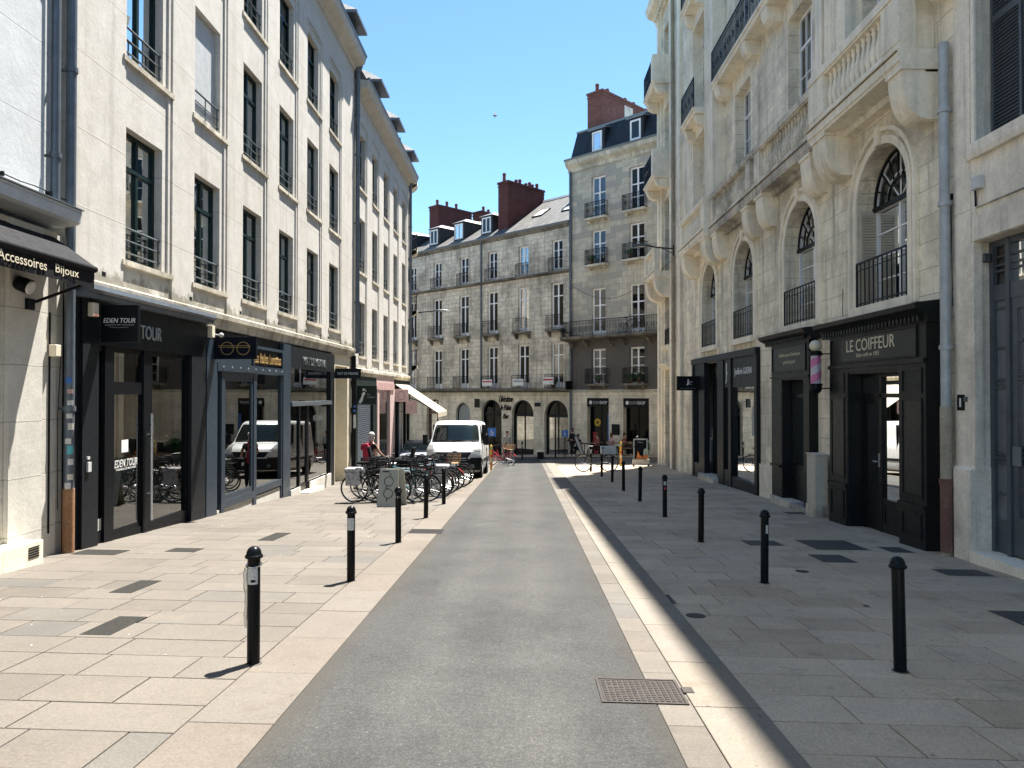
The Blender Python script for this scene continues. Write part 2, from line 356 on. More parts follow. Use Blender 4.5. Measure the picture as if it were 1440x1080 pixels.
class MB:
    def __init__(s): s.v = []; s.f = []; s.attr = []
    def quad(s, a, b, c, d):
        n = len(s.v); s.v += [Vector(a), Vector(b), Vector(c), Vector(d)]; s.f.append((n, n + 1, n + 2, n + 3)); return s
    def poly(s, pts):
        n = len(s.v); s.v += [Vector(p) for p in pts]; s.f.append(tuple(range(n, n + len(pts)))); return s
    def hexa(s, p):
        n = len(s.v); s.v += [Vector(q) for q in p]
        for f in ((0, 1, 2, 3), (4, 7, 6, 5), (0, 4, 5, 1), (1, 5, 6, 2), (2, 6, 7, 3), (3, 7, 4, 0)):
            s.f.append(tuple(n + i for i in f))
        return s
    def box(s, F, u0, u1, v0, v1, w0, w1):
        P = F.P
        return s.hexa([P(u0, v0, w0), P(u1, v0, w0), P(u1, v1, w0), P(u0, v1, w0), P(u0, v0, w1), P(u1, v0, w1), P(u1, v1, w1), P(u0, v1, w1)])
    def prism(s, F, pts, u0, u1):
        """profile pts (w,v) extruded along u"""
        n = len(s.v); k = len(pts)
        s.v += [F.P(u0, v, w) for w, v in pts] + [F.P(u1, v, w) for w, v in pts]
        s.f.append(tuple(n + i for i in range(k))); s.f.append(tuple(n + k + i for i in reversed(range(k))))
        for i in range(k):
            j = (i + 1) % k; s.f.append((n + i, n + k + i, n + k + j, n + j))
        return s
    def plate(s, F, pts, w0, w1):
        """outline pts (u,v) given thickness w0..w1"""
        n = len(s.v); k = len(pts)
        s.v += [F.P(u, v, w0) for u, v in pts] + [F.P(u, v, w1) for u, v in pts]
        s.f.append(tuple(n + i for i in range(k))); s.f.append(tuple(n + k + i for i in reversed(range(k))))
        for i in range(k):
            j = (i + 1) % k; s.f.append((n + i, n + k + i, n + k + j, n + j))
        return s
    def tube(s, pts, r, n=8, closed=False, cap=True):
        pts = [Vector(p) for p in pts]; rs = r if isinstance(r, (list, tuple)) else [r] * len(pts)
        base = len(s.v); m = len(pts); up0 = None
        for i, p in enumerate(pts):
            if closed: d = pts[(i + 1) % m] - pts[i - 1]
            else: d = pts[min(i + 1, m - 1)] - pts[max(i - 1, 0)]
            d.normalize()
            if up0 is None: up0 = Vector((0, 0, 1)) if abs(d.z) < .9 else Vector((1, 0, 0))
            a = d.cross(up0)
            if a.length < 1e-4: a = d.cross(Vector((0, 1, 0)))
            a.normalize(); b = d.cross(a); up0 = -b if b.length else up0
            for k in range(n):
                t = 2 * PI * k / n; s.v.append(p + (a * math.cos(t) + b * math.sin(t)) * rs[i])
        for i in range(m if closed else m - 1):
            for k in range(n):
                i2 = (i + 1) % m; k2 = (k + 1) % n
                s.f.append((base + i * n + k, base + i2 * n + k, base + i2 * n + k2, base + i * n + k2))
        if cap and not closed:
            s.f.append(tuple(base + k for k in range(n))); s.f.append(tuple(base + (m - 1) * n + k for k in reversed(range(n))))
        return s
    def lathe(s, c, prof, n=16):
        c = Vector(c); base = len(s.v); m = len(prof)
        for r, z in prof:
            for k in range(n):
                t = 2 * PI * k / n; s.v.append(c + Vector((r * math.cos(t), r * math.sin(t), z)))
        for i in range(m - 1):
            for k in range(n):
                k2 = (k + 1) % n; s.f.append((base + i * n + k, base + i * n + k2, base + (i + 1) * n + k2, base + (i + 1) * n + k))
        s.f.append(tuple(base + k for k in reversed(range(n)))); s.f.append(tuple(base + (m - 1) * n + k for k in range(n)))
        return s
    def ball(s, c, r, n=12, sc=(1, 1, 1)):
        c = Vector(c); base = len(s.v); m = n // 2
        for i in range(m + 1):
            a = -PI / 2 + PI * (i + .001 if i == 0 else (i - .001 if i == m else i)) / m
            for k in range(n):
                t = 2 * PI * k / n
                s.v.append(c + Vector((r * sc[0] * math.cos(a) * math.cos(t), r * sc[1] * math.cos(a) * math.sin(t), r * sc[2] * math.sin(a))))
        for i in range(m):
            for k in range(n):
                k2 = (k + 1) % n; s.f.append((base + i * n + k, base + i * n + k2, base + (i + 1) * n + k2, base + (i + 1) * n + k))
        return s
    def ring(s, F, cu, cv, w, ro, ri, th, n=24, a0=0., a1=2 * PI):
        """flat ring (or arc) in the plane of F"""
        full = abs(a1 - a0 - 2 * PI) < 1e-5
        for k in range(n):
            t0 = a0 + (a1 - a0) * k / n; t1 = a0 + (a1 - a0) * (k + 1) / n
            q = [(cu + ri * math.cos(t0), cv + ri * math.sin(t0)), (cu + ro * math.cos(t0), cv + ro * math.sin(t0)),
                 (cu + ro * math.cos(t1), cv + ro * math.sin(t1)), (cu + ri * math.cos(t1), cv + ri * math.sin(t1))]
            s.hexa([F.P(u, v, w) for u, v in q] + [F.P(u, v, w + th) for u, v in q])
        return s
    def build(s, name, mat, parent=None, smooth=False, attr=None, bevel=0., fix=True):
        org = ORG.get(parent.name, Vector()) if parent else Vector()
        me = bpy.data.meshes.new(name)
        me.from_pydata([v - org for v in s.v], [], s.f)
        if fix:
            bm = bmesh.new(); bm.from_mesh(me)
            bmesh.ops.remove_doubles(bm, verts=bm.verts, dist=.0002) if smooth else None
            bmesh.ops.recalc_face_normals(bm, faces=bm.faces); bm.to_mesh(me); bm.free()
        uvl = me.uv_layers.new(name='uv').data
        for p in me.polygons:
            n = p.normal
            for li in p.loop_indices:
                c = me.vertices[me.loops[li].vertex_index].co + org
                if abs(n.z) > .92: uvl[li].uv = (c.x, c.y)
                else:
                    tx, ty = -n.y, n.x; L = math.hypot(tx, ty) or 1
                    h = (c.x * tx + c.y * ty) / L
                    uvl[li].uv = (h, c.z / max(.35, math.sqrt(max(0, 1 - n.z * n.z))))
        if s.attr and len(s.attr) == len(me.polygons):
            a = me.attributes.new('slab', 'FLOAT', 'FACE')
            for i, x in enumerate(s.attr): a.data[i].value = x
        me.materials.append(M[mat] if isinstance(mat, str) else mat)
        if smooth:
            for p in me.polygons: p.use_smooth = True
            try: me.set_sharp_from_angle(angle=R(38))
            except Exception: pass
        o = bpy.data.objects.new(name, me); COL.objects.link(o)
        if bevel:
            b = o.modifiers.new('bevel', 'BEVEL'); b.width = bevel; b.segments = 2; b.limit_method = 'ANGLE'
        if parent: o.parent = parent; ORG[o.name] = org
        else: ORG[o.name] = Vector()
        return o

def thing(name, label, cat, loc=(0, 0, 0), group=None):
    o = bpy.data.objects.new(name, None); COL.objects.link(o); o.location = loc
    o.empty_display_size = .2; o['label'] = label; o['category'] = cat
    if group: o['group'] = group
    ORG[o.name] = Vector(loc); return o
def tag(o, label, cat, group=None):
    o['label'] = label; o['category'] = cat
    if group: o['group'] = group
    return o
def struct(o): o['kind'] = 'structure'; return o
def recentre(o):
    """put a lone mesh's origin at its base"""
    me = o.data; xs = [v.co for v in me.vertices]
    c = Vector(((min(v.x for v in xs) + max(v.x for v in xs)) / 2, (min(v.y for v in xs) + max(v.y for v in xs)) / 2, min(v.z for v in xs)))
    me.transform(Matrix.Translation(-c)); o.location = c; return o
def dup(root, loc, rotz=0., label=None, group=None, rotx=0.):
    r = root.copy(); COL.objects.link(r); r.location = loc; r.rotation_euler = (rotx, 0, rotz)
    if label: r['label'] = label
    if group: r['group'] = group
    for ch in list(root.children):
        c = ch.copy(); COL.objects.link(c); c.parent = r
        for g in list(ch.children):
            d = g.copy(); COL.objects.link(d); d.parent = c
    return r

def text(s, name, mat, parent, F, u0, u1, v0, v1, w, th=.01, rtl=False, italic=0.):
    """lettering fitted into the box u0..u1, v0..v1; rtl when reading order runs against u"""
    cu = bpy.data.curves.new(name, 'FONT'); cu.body = s; cu.size = 1; cu.extrude = .5; cu.resolution_u = 3; cu.shear = italic
    o = bpy.data.objects.new(name, cu); COL.objects.link(o)
    dg = bpy.context.evaluated_depsgraph_get(); me = bpy.data.meshes.new_from_object(o.evaluated_get(dg))
    bpy.data.objects.remove(o)
    xs = [v.co.x for v in me.vertices]; ys = [v.co.y for v in me.vertices]
    x0, x1, y0, y1 = min(xs), max(xs), min(ys), max(ys); org = ORG.get(parent.name, Vector())
    for v in me.vertices:
        a = (v.co.x - x0) / (x1 - x0); b = (v.co.y - y0) / (y1 - y0)
        u = u1 - a * (u1 - u0) if rtl else u0 + a * (u1 - u0)
        v.co = F.P(u, v0 + b * (v1 - v0), w + (v.co.z + .5) * th) - org
    me.materials.append(M[mat]); ob = bpy.data.objects.new(name, me); COL.objects.link(ob); ob.parent = parent; ORG[ob.name] = org
    return ob

def wall(mb, F, u0, u1, v0, v1, holes, w=0., depth=.25):
    """front skin with openings and their reveals; hole=(u0,u1,v0,v1[,arch])"""
    us = sorted({u0, u1, *[h[0] for h in holes], *[h[1] for h in holes]}); us = [u for u in us if u0 <= u <= u1]
    vs = sorted({v0, v1, *[h[2] for h in holes], *[h[3] for h in holes]}); vs = [v for v in vs if v0 <= v <= v1]
    for a, b in zip(us, us[1:]):
        run = None
        for c, d in zip(vs, vs[1:]):
            mu, mv = (a + b) / 2, (c + d) / 2
            inh = any(h[0] < mu < h[1] and h[2] < mv < h[3] for h in holes)
            if inh:
                if run: mb.quad(F.P(a, run[0], w), F.P(b, run[0], w), F.P(b, run[1], w), F.P(a, run[1], w)); run = None
            else: run = (run[0], d) if run else (c, d)
        if run: mb.quad(F.P(a, run[0], w), F.P(b, run[0], w), F.P(b, run[1], w), F.P(a, run[1], w))
    for h in holes:
        a, b, c, d = h[:4]; dp = h[5] if len(h) > 5 else depth; q = w - dp
        arch = len(h) > 4 and h[4]
        r = (b - a) / 2; sp = d - r if arch else d
        mb.quad(F.P(a, c, w), F.P(a, sp, w), F.P(a, sp, q), F.P(a, c, q))
        mb.quad(F.P(b, c, w), F.P(b, c, q), F.P(b, sp, q), F.P(b, sp, w))
        mb.quad(F.P(a, c, w), F.P(a, c, q), F.P(b, c, q), F.P(b, c, w))
        if not arch: mb.quad(F.P(a, d, w), F.P(b, d, w), F.P(b, d, q), F.P(a, d, q))
        else:
            m = (a + b) / 2; N = 16
            pt = [(m + r * math.cos(PI * k / N), sp + r * math.sin(PI * k / N)) for k in range(N + 1)]
            for k in range(N):
                (p0, p1) = pt[k], pt[k + 1]; cx = b if k < N // 2 else a
                mb.poly([F.P(p0[0], p0[1], w), F.P(p1[0], p1[1], w), F.P(cx, d, w)])
                mb.quad(F.P(*p0, w), F.P(*p1, w), F.P(*p1, q), F.P(*p0, q))
            mb.poly([F.P(m, d, w), F.P(a, d, w), F.P(b, d, w)])
    return mb

def shell(mb, F, u0, u1, v0, v1, w=0., back=8.):
    """sides, back and top closing a building behind its front"""
    P = F.P
    mb.quad(P(u0, v0, w), P(u0, v0, w - back), P(u0, v1, w - back), P(u0, v1, w))
    mb.quad(P(u1, v0, w), P(u1, v1, w), P(u1, v1, w - back), P(u1, v0, w - back))
    mb.quad(P(u0, v0, w - back), P(u1, v0, w - back), P(u1, v1, w - back), P(u0, v1, w - back))
    mb.quad(P(u0, v1, w), P(u0, v1, w - back), P(u1, v1, w - back), P(u1, v1, w))
    return mb

def casement(parent, F, u0, u1, v0, v1, w, mat, gl='glass', transom=None, cols=2, rows=1, fw=.055, bar=.025, curtain=None, arch=False, low=0., name='window'):
    """a glazed window: frame with sash bars, pane behind, optional curtain"""
    mb = MB(); d = .05
    top = v1 - (u1 - u0) / 2 if arch else v1
    mb.box(F, u0, u0 + fw, v0, top, w, w + d).box(F, u1 - fw, u1, v0, top, w, w + d).box(F, u0 + fw, u1 - fw, v0, v0 + fw + low, w, w + d)
    mb.box(F, u0 + fw, u1 - fw, top - fw, top, w, w + d)
    iu0, iu1 = u0 + fw, u1 - fw; iv0, iv1 = v0 + fw + low, top - fw
    tv = iv1
    if transom:
        tv = iv0 + (iv1 - iv0) * transom; mb.box(F, iu0, iu1, tv - .035, tv + .035, w, w + d + .01)
    step = (iu1 - iu0) / cols
    for k in range(1, cols):
        b = max(.032, fw * .5) if k * 2 == cols else bar / 2
        mb.box(F, iu0 + step * k - b, iu0 + step * k + b, iv0, tv - (.035 if transom else 0), w + .002, w + d + .002)
        if transom: mb.box(F, iu0 + step * k - b, iu0 + step * k + b, tv + .035, iv1, w + .002, w + d + .002)
    for r in range(1, rows):
        vv = iv0 + (tv - iv0) * r / rows; mb.box(F, iu0, iu1, vv - bar / 2, vv + bar / 2, w + .008, w + d - .008)
    if arch:
        m = (u0 + u1) / 2; r = (u1 - u0) / 2
        mb.ring(F, m, top, w, r, r - fw, d, 20, 0, PI)
        for a in (PI * .25, PI * .5, PI * .75):
            c, s_ = math.cos(a), math.sin(a)
            mb.tube([F.P(m, top, w + d / 2), F.P(m + c * (r - fw), top + s_ * (r - fw), w + d / 2)], .014, 6)
        mb.ring(F, m, top, w + .01, r * .55, r * .55 - .03, .03, 14, 0, PI)
    fo = mb.build(name, mat, parent)
    g = MB()
    g.quad(F.P(u0 + .01, v0 + low, w + .012), F.P(u1 - .01, v0 + low, w + .012), F.P(u1 - .01, top, w + .012), F.P(u0 + .01, top, w + .012))
    if arch:
        m = (u0 + u1) / 2; r = (u1 - u0) / 2 - .01
        g.poly([F.P(m + r * math.cos(PI * k / 16), top + r * math.sin(PI * k / 16), w + .012) for k in range(17)])
    po = g.build('pane', gl, fo)
    if curtain:
        c = MB(); n = 10; cw = w - .14
        spans = [(u0, u1)] if curtain[1] == 'full' else [(u0, u0 + (u1 - u0) * .3), (u1 - (u1 - u0) * .3, u1)] if curtain[1] == 'sides' else [(u0, (u0 + u1) / 2)]
        for a, b in spans:
            for k in range(n):
                x0 = a + (b - a) * k / n; x1 = a + (b - a) * (k + 1) / n; z0 = cw + (.03 if k % 2 else -.03); z1 = cw - (.03 if k % 2 else -.03)
                c.quad(F.P(x0, v0 + .02, z0), F.P(x1, v0 + .02, z1), F.P(x1, v1 - .02, z1), F.P(x0, v1 - .02, z0))
        c.build('curtain', curtain[0], fo, fix=False)
    return fo

def railing(parent, F, u0, u1, v0, v1, w, mat='iron', n=9, ret=None, mid=True, r=.009, ornate=False, name='railing'):
    mb = MB(); t = .016
    mb.box(F, u0, u1, v1 - .03, v1, w - t, w + t).box(F, u0, u1, v0 + .05, v0 + .075, w - t / 2, w + t / 2)
    if mid: mb.box(F, u0, u1, v1 - .16, v1 - .145, w - t / 2, w + t / 2)
    for k in range(n + 1):
        u = u0 + (u1 - u0) * k / n; rr = .014 if k in (0, n) else r
        mb.box(F, u - rr, u + rr, v0, v1 - .03, w - rr, w + rr)
    if ornate:
        m = max(1, int((u1 - u0) / .42))
        for k in range(m):
            c = u0 + (u1 - u0) * (k + .5) / m
            mb.ring(F, c, (v0 + v1) / 2 - .02, w - .006, .13, .112, .012, 14)
            mb.ring(F, c, (v0 + v1) / 2 - .02, w - .006, .06, .045, .012, 10)
    if ret:
        for uu in (u0, u1):
            mb.box(F, uu - t, uu + t, v1 - .03, v1, ret, w - t); mb.box(F, uu - t / 2, uu + t / 2, v0 + .05, v0 + .075, ret, w - t)
            nn = max(2, int((w - ret) / .11))
            for k in range(nn): 
                q = ret + (w - ret) * (k + .3) / nn; mb.box(F, uu - r, uu + r, v0, v1 - .03, q - r, q + r)
    return mb.build(name, mat, parent)
# ------------------------------------------------------------------ ground, lane, pavements
def sheet(name, mat, xs, ys, off, attrfn=None):
    mb = MB(); nx = len(xs)
    for y in ys:
        for x in xs: mb.v.append(Vector((x, y, G(x, y) + off)))
    for j in range(len(ys) - 1):
        for i in range(nx - 1):
            a = j * nx + i; mb.f.append((a, a + 1, a + nx + 1, a + nx))
    return struct(mb.build(name, mat, fix=False))
def rng(a, b, n): return [a + (b - a) * i / n for i in range(n + 1)]
sheet('ground', 'earth', [-700, -120, -40, -15, -7.5, 0, 7.5, 15, 40, 120, 700], [-600, -100, -30, -15, 0, 10, 20, 30, 40, 50, 58, 80, 140, 800], -.06)
sheet('lane', 'asphalt', [-1.50, -.9, -.3, .3, .87], rng(-6, 43.2, 60), 0)
sheet('cross_street', 'asphalt', rng(-30, 30, 16), rng(43.2, 60, 10), -.004)
def slabs(name, mat, xa, xb, ya, yb, pitch=(.42, .5), ln=(.45, .98), gap=.011, z=0., th=.03, along='x', tone=None):
    mb = MB(); rnd = random.Random(hash(name) % 1000 if False else len(name) * 31 + int(ya * 10))
    y = ya
    while y < yb:
        p = rnd.uniform(*pitch); y2 = min(y + p, yb); x = xa - rnd.uniform(0, .5) if along == 'x' else xa
        while x < xb:
            l = rnd.uniform(*ln); a, b = max(x, xa), min(x + l, xb)
            if xb - b < .22: b = xb; l = xb - x
            if b - a > .06:
                g = gap / 2; q = [(a + g, y + g), (b - g, y + g), (b - g, y2 - g), (a + g, y2 - g)]
                dz = rnd.uniform(-.0012, .0012) + z; n = len(mb.v); c = .004
                inn = [(a + g + c, y + g + c), (b - g - c, y + g + c), (b - g - c, y2 - g - c), (a + g + c, y2 - g - c)]
                mb.v += [Vector((u, v, G(u, v) + dz - th)) for u, v in q] + [Vector((u, v, G(u, v) + dz - .0025)) for u, v in q] + [Vector((u, v, G(u, v) + dz)) for u, v in inn]
                t = rnd.random() if tone is None else tone(rnd)
                mb.f.append((n + 8, n + 9, n + 10, n + 11)); mb.attr.append(t)
                for k in range(4):
                    k2 = (k + 1) % 4
                    mb.f.append((n + k, n + k2, n + 4 + k2, n + 4 + k)); mb.attr.append(t)
                    mb.f.append((n + 4 + k, n + 4 + k2, n + 8 + k2, n + 8 + k)); mb.attr.append(t)
            x += l
        y = y2
    return struct(mb.build(name, mat, fix=False))
ty = lambda r: min(1, max(0, r.gauss(.45, .28)))
sheet('pavement_bed', 'joint', [-6.95, -5, -3, -1.50], rng(-6, 43.2, 50), -.010)
sheet('pavement_bed', 'joint', [.87, 2, 4, 6.6], rng(-6, 43.2, 50), -.010)
sheet('pavement_bed', 'joint', [6.6, 9, 14, 20], rng(35.9, 43.2, 8), -.010)
slabs('pavement', 'paver', -6.9, -2.03, -4, 43.2, tone=ty)
slabs('pavement', 'paver_shade', 1.55, 6.55, -4, 35.9, tone=ty)
slabs('pavement', 'paver', 1.55, 16.5, 35.9, 43.2, pitch=(.46, .5), tone=ty)
# left kerb strip: a shallow dished row; right: flat gutter row and a slightly raised kerb row
slabs('gutter_strip', 'kerb', -2.03, -1.505, -4, 43.2, pitch=(.85, 1.05), ln=(2, 3), gap=.007)
slabs('gutter_strip', 'paver', .875, 1.114, -4, 43.2, pitch=(.42, .62), ln=(2, 3), gap=.006)
slabs('kerb', 'kerb_right', 1.106, 1.55, -4, 43.2, pitch=(.9, 1.1), ln=(2, 3), gap=.011, z=.010, th=.04, tone=lambda r: r.uniform(.5, 1))
# the pavement along the far houses
fp = MB()
for k in range(44):
    u = -22 + k * .8
    for (a, b) in ((.05, .75), (.76, 1.5), (1.51, 2.1)):
        q = [(u + .01, a), (u + .79, a), (u + .79, b), (u + .01, b)]
        pts = [FF.P(x, 0, w) for x, w in q]
        for p in pts: p.z = G(p.x, p.y) + .05
        fp.quad(*pts); fp.attr.append(random.random())
        lo = [Vector((p.x, p.y, p.z - .08)) for p in pts]
        if a > 1.2: fp.quad(pts[2], pts[3], lo[3], lo[2]); fp.attr.append(.5)
struct(fp.build('pavement', 'paver_shade', fix=False))

# covers, grates and dark setts let into the paving: quads that follow the ground
def ground_plate(name, label, cat, pts, mat, z=.004, group=None, th=.02, border=None):
    mb = MB(); k = len(pts); top = [Vector((x, y, G(x, y) + z)) for x, y in pts]; lo = [p - Vector((0, 0, th)) for p in top]
    mb.v += top + lo; mb.f.append(tuple(range(k))); mb.f.append(tuple(reversed(range(k, 2 * k))))
    for i in range(k): mb.f.append((i, (i + 1) % k, k + (i + 1) % k, k + i))
    o = mb.build(name, mat); recentre(o); return tag(o, label, cat, group)
def gp(x, y, a, b): return [(x - a / 2, y - b / 2), (x + a / 2, y - b / 2), (x + a / 2, y + b / 2), (x - a / 2, y + b / 2)]
gl_ = 'small covers in the left pavement'
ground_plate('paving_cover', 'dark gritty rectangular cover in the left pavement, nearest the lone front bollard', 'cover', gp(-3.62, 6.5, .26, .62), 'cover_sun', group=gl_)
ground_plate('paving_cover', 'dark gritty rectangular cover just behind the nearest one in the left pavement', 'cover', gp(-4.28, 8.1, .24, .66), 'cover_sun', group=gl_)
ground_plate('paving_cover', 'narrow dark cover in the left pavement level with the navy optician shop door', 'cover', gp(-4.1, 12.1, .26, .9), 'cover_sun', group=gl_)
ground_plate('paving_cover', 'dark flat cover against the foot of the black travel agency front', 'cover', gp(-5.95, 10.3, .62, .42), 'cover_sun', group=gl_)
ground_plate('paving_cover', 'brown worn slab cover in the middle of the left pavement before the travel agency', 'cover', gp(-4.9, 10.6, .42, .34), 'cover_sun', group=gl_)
gr_ = 'covers in the right pavement'
ground_plate('paving_cover', 'large black ribbed cover before the barber shop door, the farther of the near pair', 'cover', gp(4.92, 12.0, .82, .95), 'cover', group=gr_)
ground_plate('paving_cover', 'mid-sized black cover just in front of the larger one outside the barber shop', 'cover', gp(4.42, 10.75, .48, .62), 'cover', group=gr_)
ground_plate('paving_cover', 'dark cover behind the sticker bollard in the right pavement', 'cover', gp(3.85, 12.1, .55, .5), 'cover', group=gr_)
ground_plate('paving_cover', 'dark rectangular cover at the foot of the grey gate pier', 'cover', gp(5.75, 9.85, .6, .42), 'cover', group=gr_)
ground_plate('paving_cover', 'big smooth blue-grey slab cover at the right edge in front of the gate', 'cover', gp(5.25, 7.35, .9, .9), 'cover', group=gr_)
ground_plate('paving_cover', 'thin dark cover by the step of the small barber shop window', 'cover', gp(5.95, 16.3, .5, .35), 'cover', group=gr_)
ground_plate('paving_cover', 'small dark cover touching the foot of the barber shop corner pillar', 'cover', gp(5.75, 11.6, .35, .5), 'cover', group=gr_)
def disc(x, y, r, label):
    ground_plate('round_cover', label, 'cover', [(x + r * math.cos(2 * PI * k / 20), y + r * math.sin(2 * PI * k / 20)) for k in range(20)], 'cover_metal', .004, 'round covers')
disc(1.68, 7.33, .095, 'small round metal cover at the shadow edge by the right kerb')
disc(3.62, 9.75, .085, 'small round metal cover in the shade beside the sticker bollard')
disc(3.6, 7.9, .03, 'tiny round metal stud in the shaded right pavement')

# the embossed manhole beside the gutter
mh = thing('manhole_cover', 'rusty embossed metal manhole cover at the right edge of the asphalt', 'manhole cover', (.78, 5.2, G(.78, 5.2)))
MH = (.51, 1.09, 4.94, 5.42)
fr_ = MB(); b = MB(); x0, x1, y0, y1 = MH
def gb(mb, a, b_, c, d, z0, z1):
    mb.hexa([Vector((x, y, G(x, y) + z)) for z in (z0, z1) for x, y in ((a, c), (b_, c), (b_, d), (a, d))])
for q in ((x0, x1, y0, y0 + .02), (x0, x1, y1 - .02, y1), (x0, x0 + .02, y0 + .02, y1 - .02), (x1 - .02, x1, y0 + .02, y1 - .02)): gb(fr_, *q, -.02, .008)
fr_.build('frame', 'cover_metal', mh)
gb(b, x0 + .025, x1 - .025, y0 + .025, y1 - .025, -.02, .004)
nx, ny = 13, 12
for i in range(nx):
    for j in range(ny):
        cx = x0 + .05 + (x1 - x0 - .1) * i / (nx - 1); cy = y0 + .05 + (y1 - y0 - .1) * j / (ny - 1)
        if 1 <= i <= 2 and j == 8: continue
        gb(b, cx - .013, cx + .013, cy - .012, cy + .012, .004, .009)
b.build('plate', 'cover_metal', mh)
mt = MB()
gb(mt, 1.095, 1.17, 5.14, 5.25, -.01, .014)
mt.build('hinge_box', 'cover_metal', mh)
# gutter grate on the left
gg = thing('drain_grate', 'slotted metal drain grate across the left gutter strip', 'drain grate', (-1.72, 12.95, G(-1.72, 12.95)))
b = MB()
for k in range(14):
    x = -2.0 + .56 * k / 13; gb(b, x - .009, x + .009, 12.72, 13.2, -.015, .006)
for q in ((-2.02, -1.43, 12.70, 12.73), (-2.02, -1.43, 13.19, 13.22), (-2.02, -1.43, 12.95, 12.965)): gb(b, *q, -.02, .007)
b.build('bars', 'cover_metal', gg)
b = MB(); gb(b, -2.01, -1.44, 12.73, 13.19, -.02, .002); b.build('pit', 'black', gg)

# litter in the gutter and on the paving
lit = MB(); rr = random.Random(3)
for k in range(150):
    x = rr.uniform(1.9, 6.2) if k % 3 else rr.uniform(-6.2, -2.2); y = rr.uniform(3.6, 16); s = rr.uniform(.003, .011); a = rr.uniform(0, 6)
    z = G(x, y) + .0035
    lit.poly([Vector((x + s * math.cos(a + t), y + s * math.sin(a + t), z + .003 * (t > 2))) for t in (0, 1.4, 2.9, 4.6)])
lo = lit.build('litter', 'sticker', fix=False); lo['kind'] = 'stuff'; lo['label'] = 'tiny pale scraps and gum spots scattered on the paving'; lo['category'] = 'litter'

# ------------------------------------------------------------------ left side, first building (cream render, six bays)
def room(parent, F, u0, u1, v0, v1, w0, dp, mat='room', name='interior'):
    mb = MB(); P = F.P; w1 = w0 - dp
    mb.quad(P(u0, v0, w0), P(u0, v0, w1), P(u0, v1, w1), P(u0, v1, w0)); mb.quad(P(u1, v0, w0), P(u1, v1, w0), P(u1, v1, w1), P(u1, v0, w1))
    mb.quad(P(u0, v0, w1), P(u1, v0, w1), P(u1, v1, w1), P(u0, v1, w1)); mb.quad(P(u0, v0, w0), P(u1, v0, w0), P(u1, v0, w1), P(u0, v0, w1))
    mb.quad(P(u0, v1, w0), P(u0, v1, w1), P(u1, v1, w1), P(u1, v1, w0))
    return mb.build(name, mat, parent, fix=False)
def left_bar_rail(parent, F, u0, u1, v, w):
    mb = MB()
    for k, dz in enumerate((.14, .34, .54)):
        rr = .02 if k == 2 else .014
        mb.tube([F.P(u0, v + dz, w), F.P(u1, v + dz, w)], rr, 6)
    for uu in (u0 + .02, (u0 + u1) / 2, u1 - .02): mb.tube([F.P(uu, v + .08, w), F.P(uu, v + .56, w)], .012, 6)
    for dz in (.14, .34, .54):
        mb.ball(F.P(u1, v + dz, w), .03, 8)
    return mb.build('railing', 'iron_grey', parent, True)
A = thing('apartment_building', 'cream rendered block with dark green windows above the black travel agency', 'building', (-6.45, 19, -.9))
sills = (3.97, 7.28, 10.57); cols = [11.87 + 2.49 * i for i in range(6)]
mb = MB(); holes = [(c, c + 1.2, s, s + (2.17 if s < 10 else 2.05)) for c in cols for s in sills]
wall(mb, LF, 10.32, 27.75, 3.42, 14.3, holes, -.035, .2)
shell(mb, LF, 10.32, 27.75, -2, 14.3, -.035, 9)
edges = [10.32] + [x for c in cols for x in (c - .12, c + 1.52)] + [27.75]
for i in range(0, len(edges), 2): mb.box(LF, edges[i], edges[i + 1], 3.45, 14.3, -.033, 0)
for c in cols:
    mb.box(LF, c - .12, c + 1.52, 12.98, 14.3, -.032, -.001)
    mb.box(LF, c + 1.36, c + 1.43, 3.97, 12.98, -.034, -.004).box(LF, c - .12, c - .06, 3.97, 12.9, -.034, -.008)
    mb.box(LF, c - .05, c + 1.36, 12.86, 12.92, -.034, -.008)
mb.build('wall', 'render_left', A, fix=False)
ld = MB(); ld.prism(LF, [(-.06, 3.30), (.05, 3.30), (.09, 3.36), (.10, 3.46), (-.06, 3.52)], 10.35, 27.75)
ld.prism(LF, [(-.06, 3.16), (.02, 3.16), (.05, 3.297), (-.06, 3.297)], 14.8, 27.7)
ld.build('ledge', 'ledge_left', A)
co = MB(); co.prism(LF, [(-.06, 14.0), (.04, 14.0), (.08, 14.1), (.30, 14.18), (.40, 14.24), (.46, 14.44), (-.06, 14.5)], 10.32, 27.72)
co.build('cornice', 'render_left', A)
gt = MB(); gt.prism(LF, [(.36, 14.5), (.46, 14.445), (.50, 14.55), (.47, 14.57), (.38, 14.52)], 10.32, 27.75); gt.build('gutter', 'zinc', A)
rf = MB(); rf.prism(LF, [(.38, 14.5), (-.9, 16.9), (-4.5, 18.6), (-9, 14.5)], 10.3, 27.8); rfo = rf.build('roof', 'slate_grey', A)
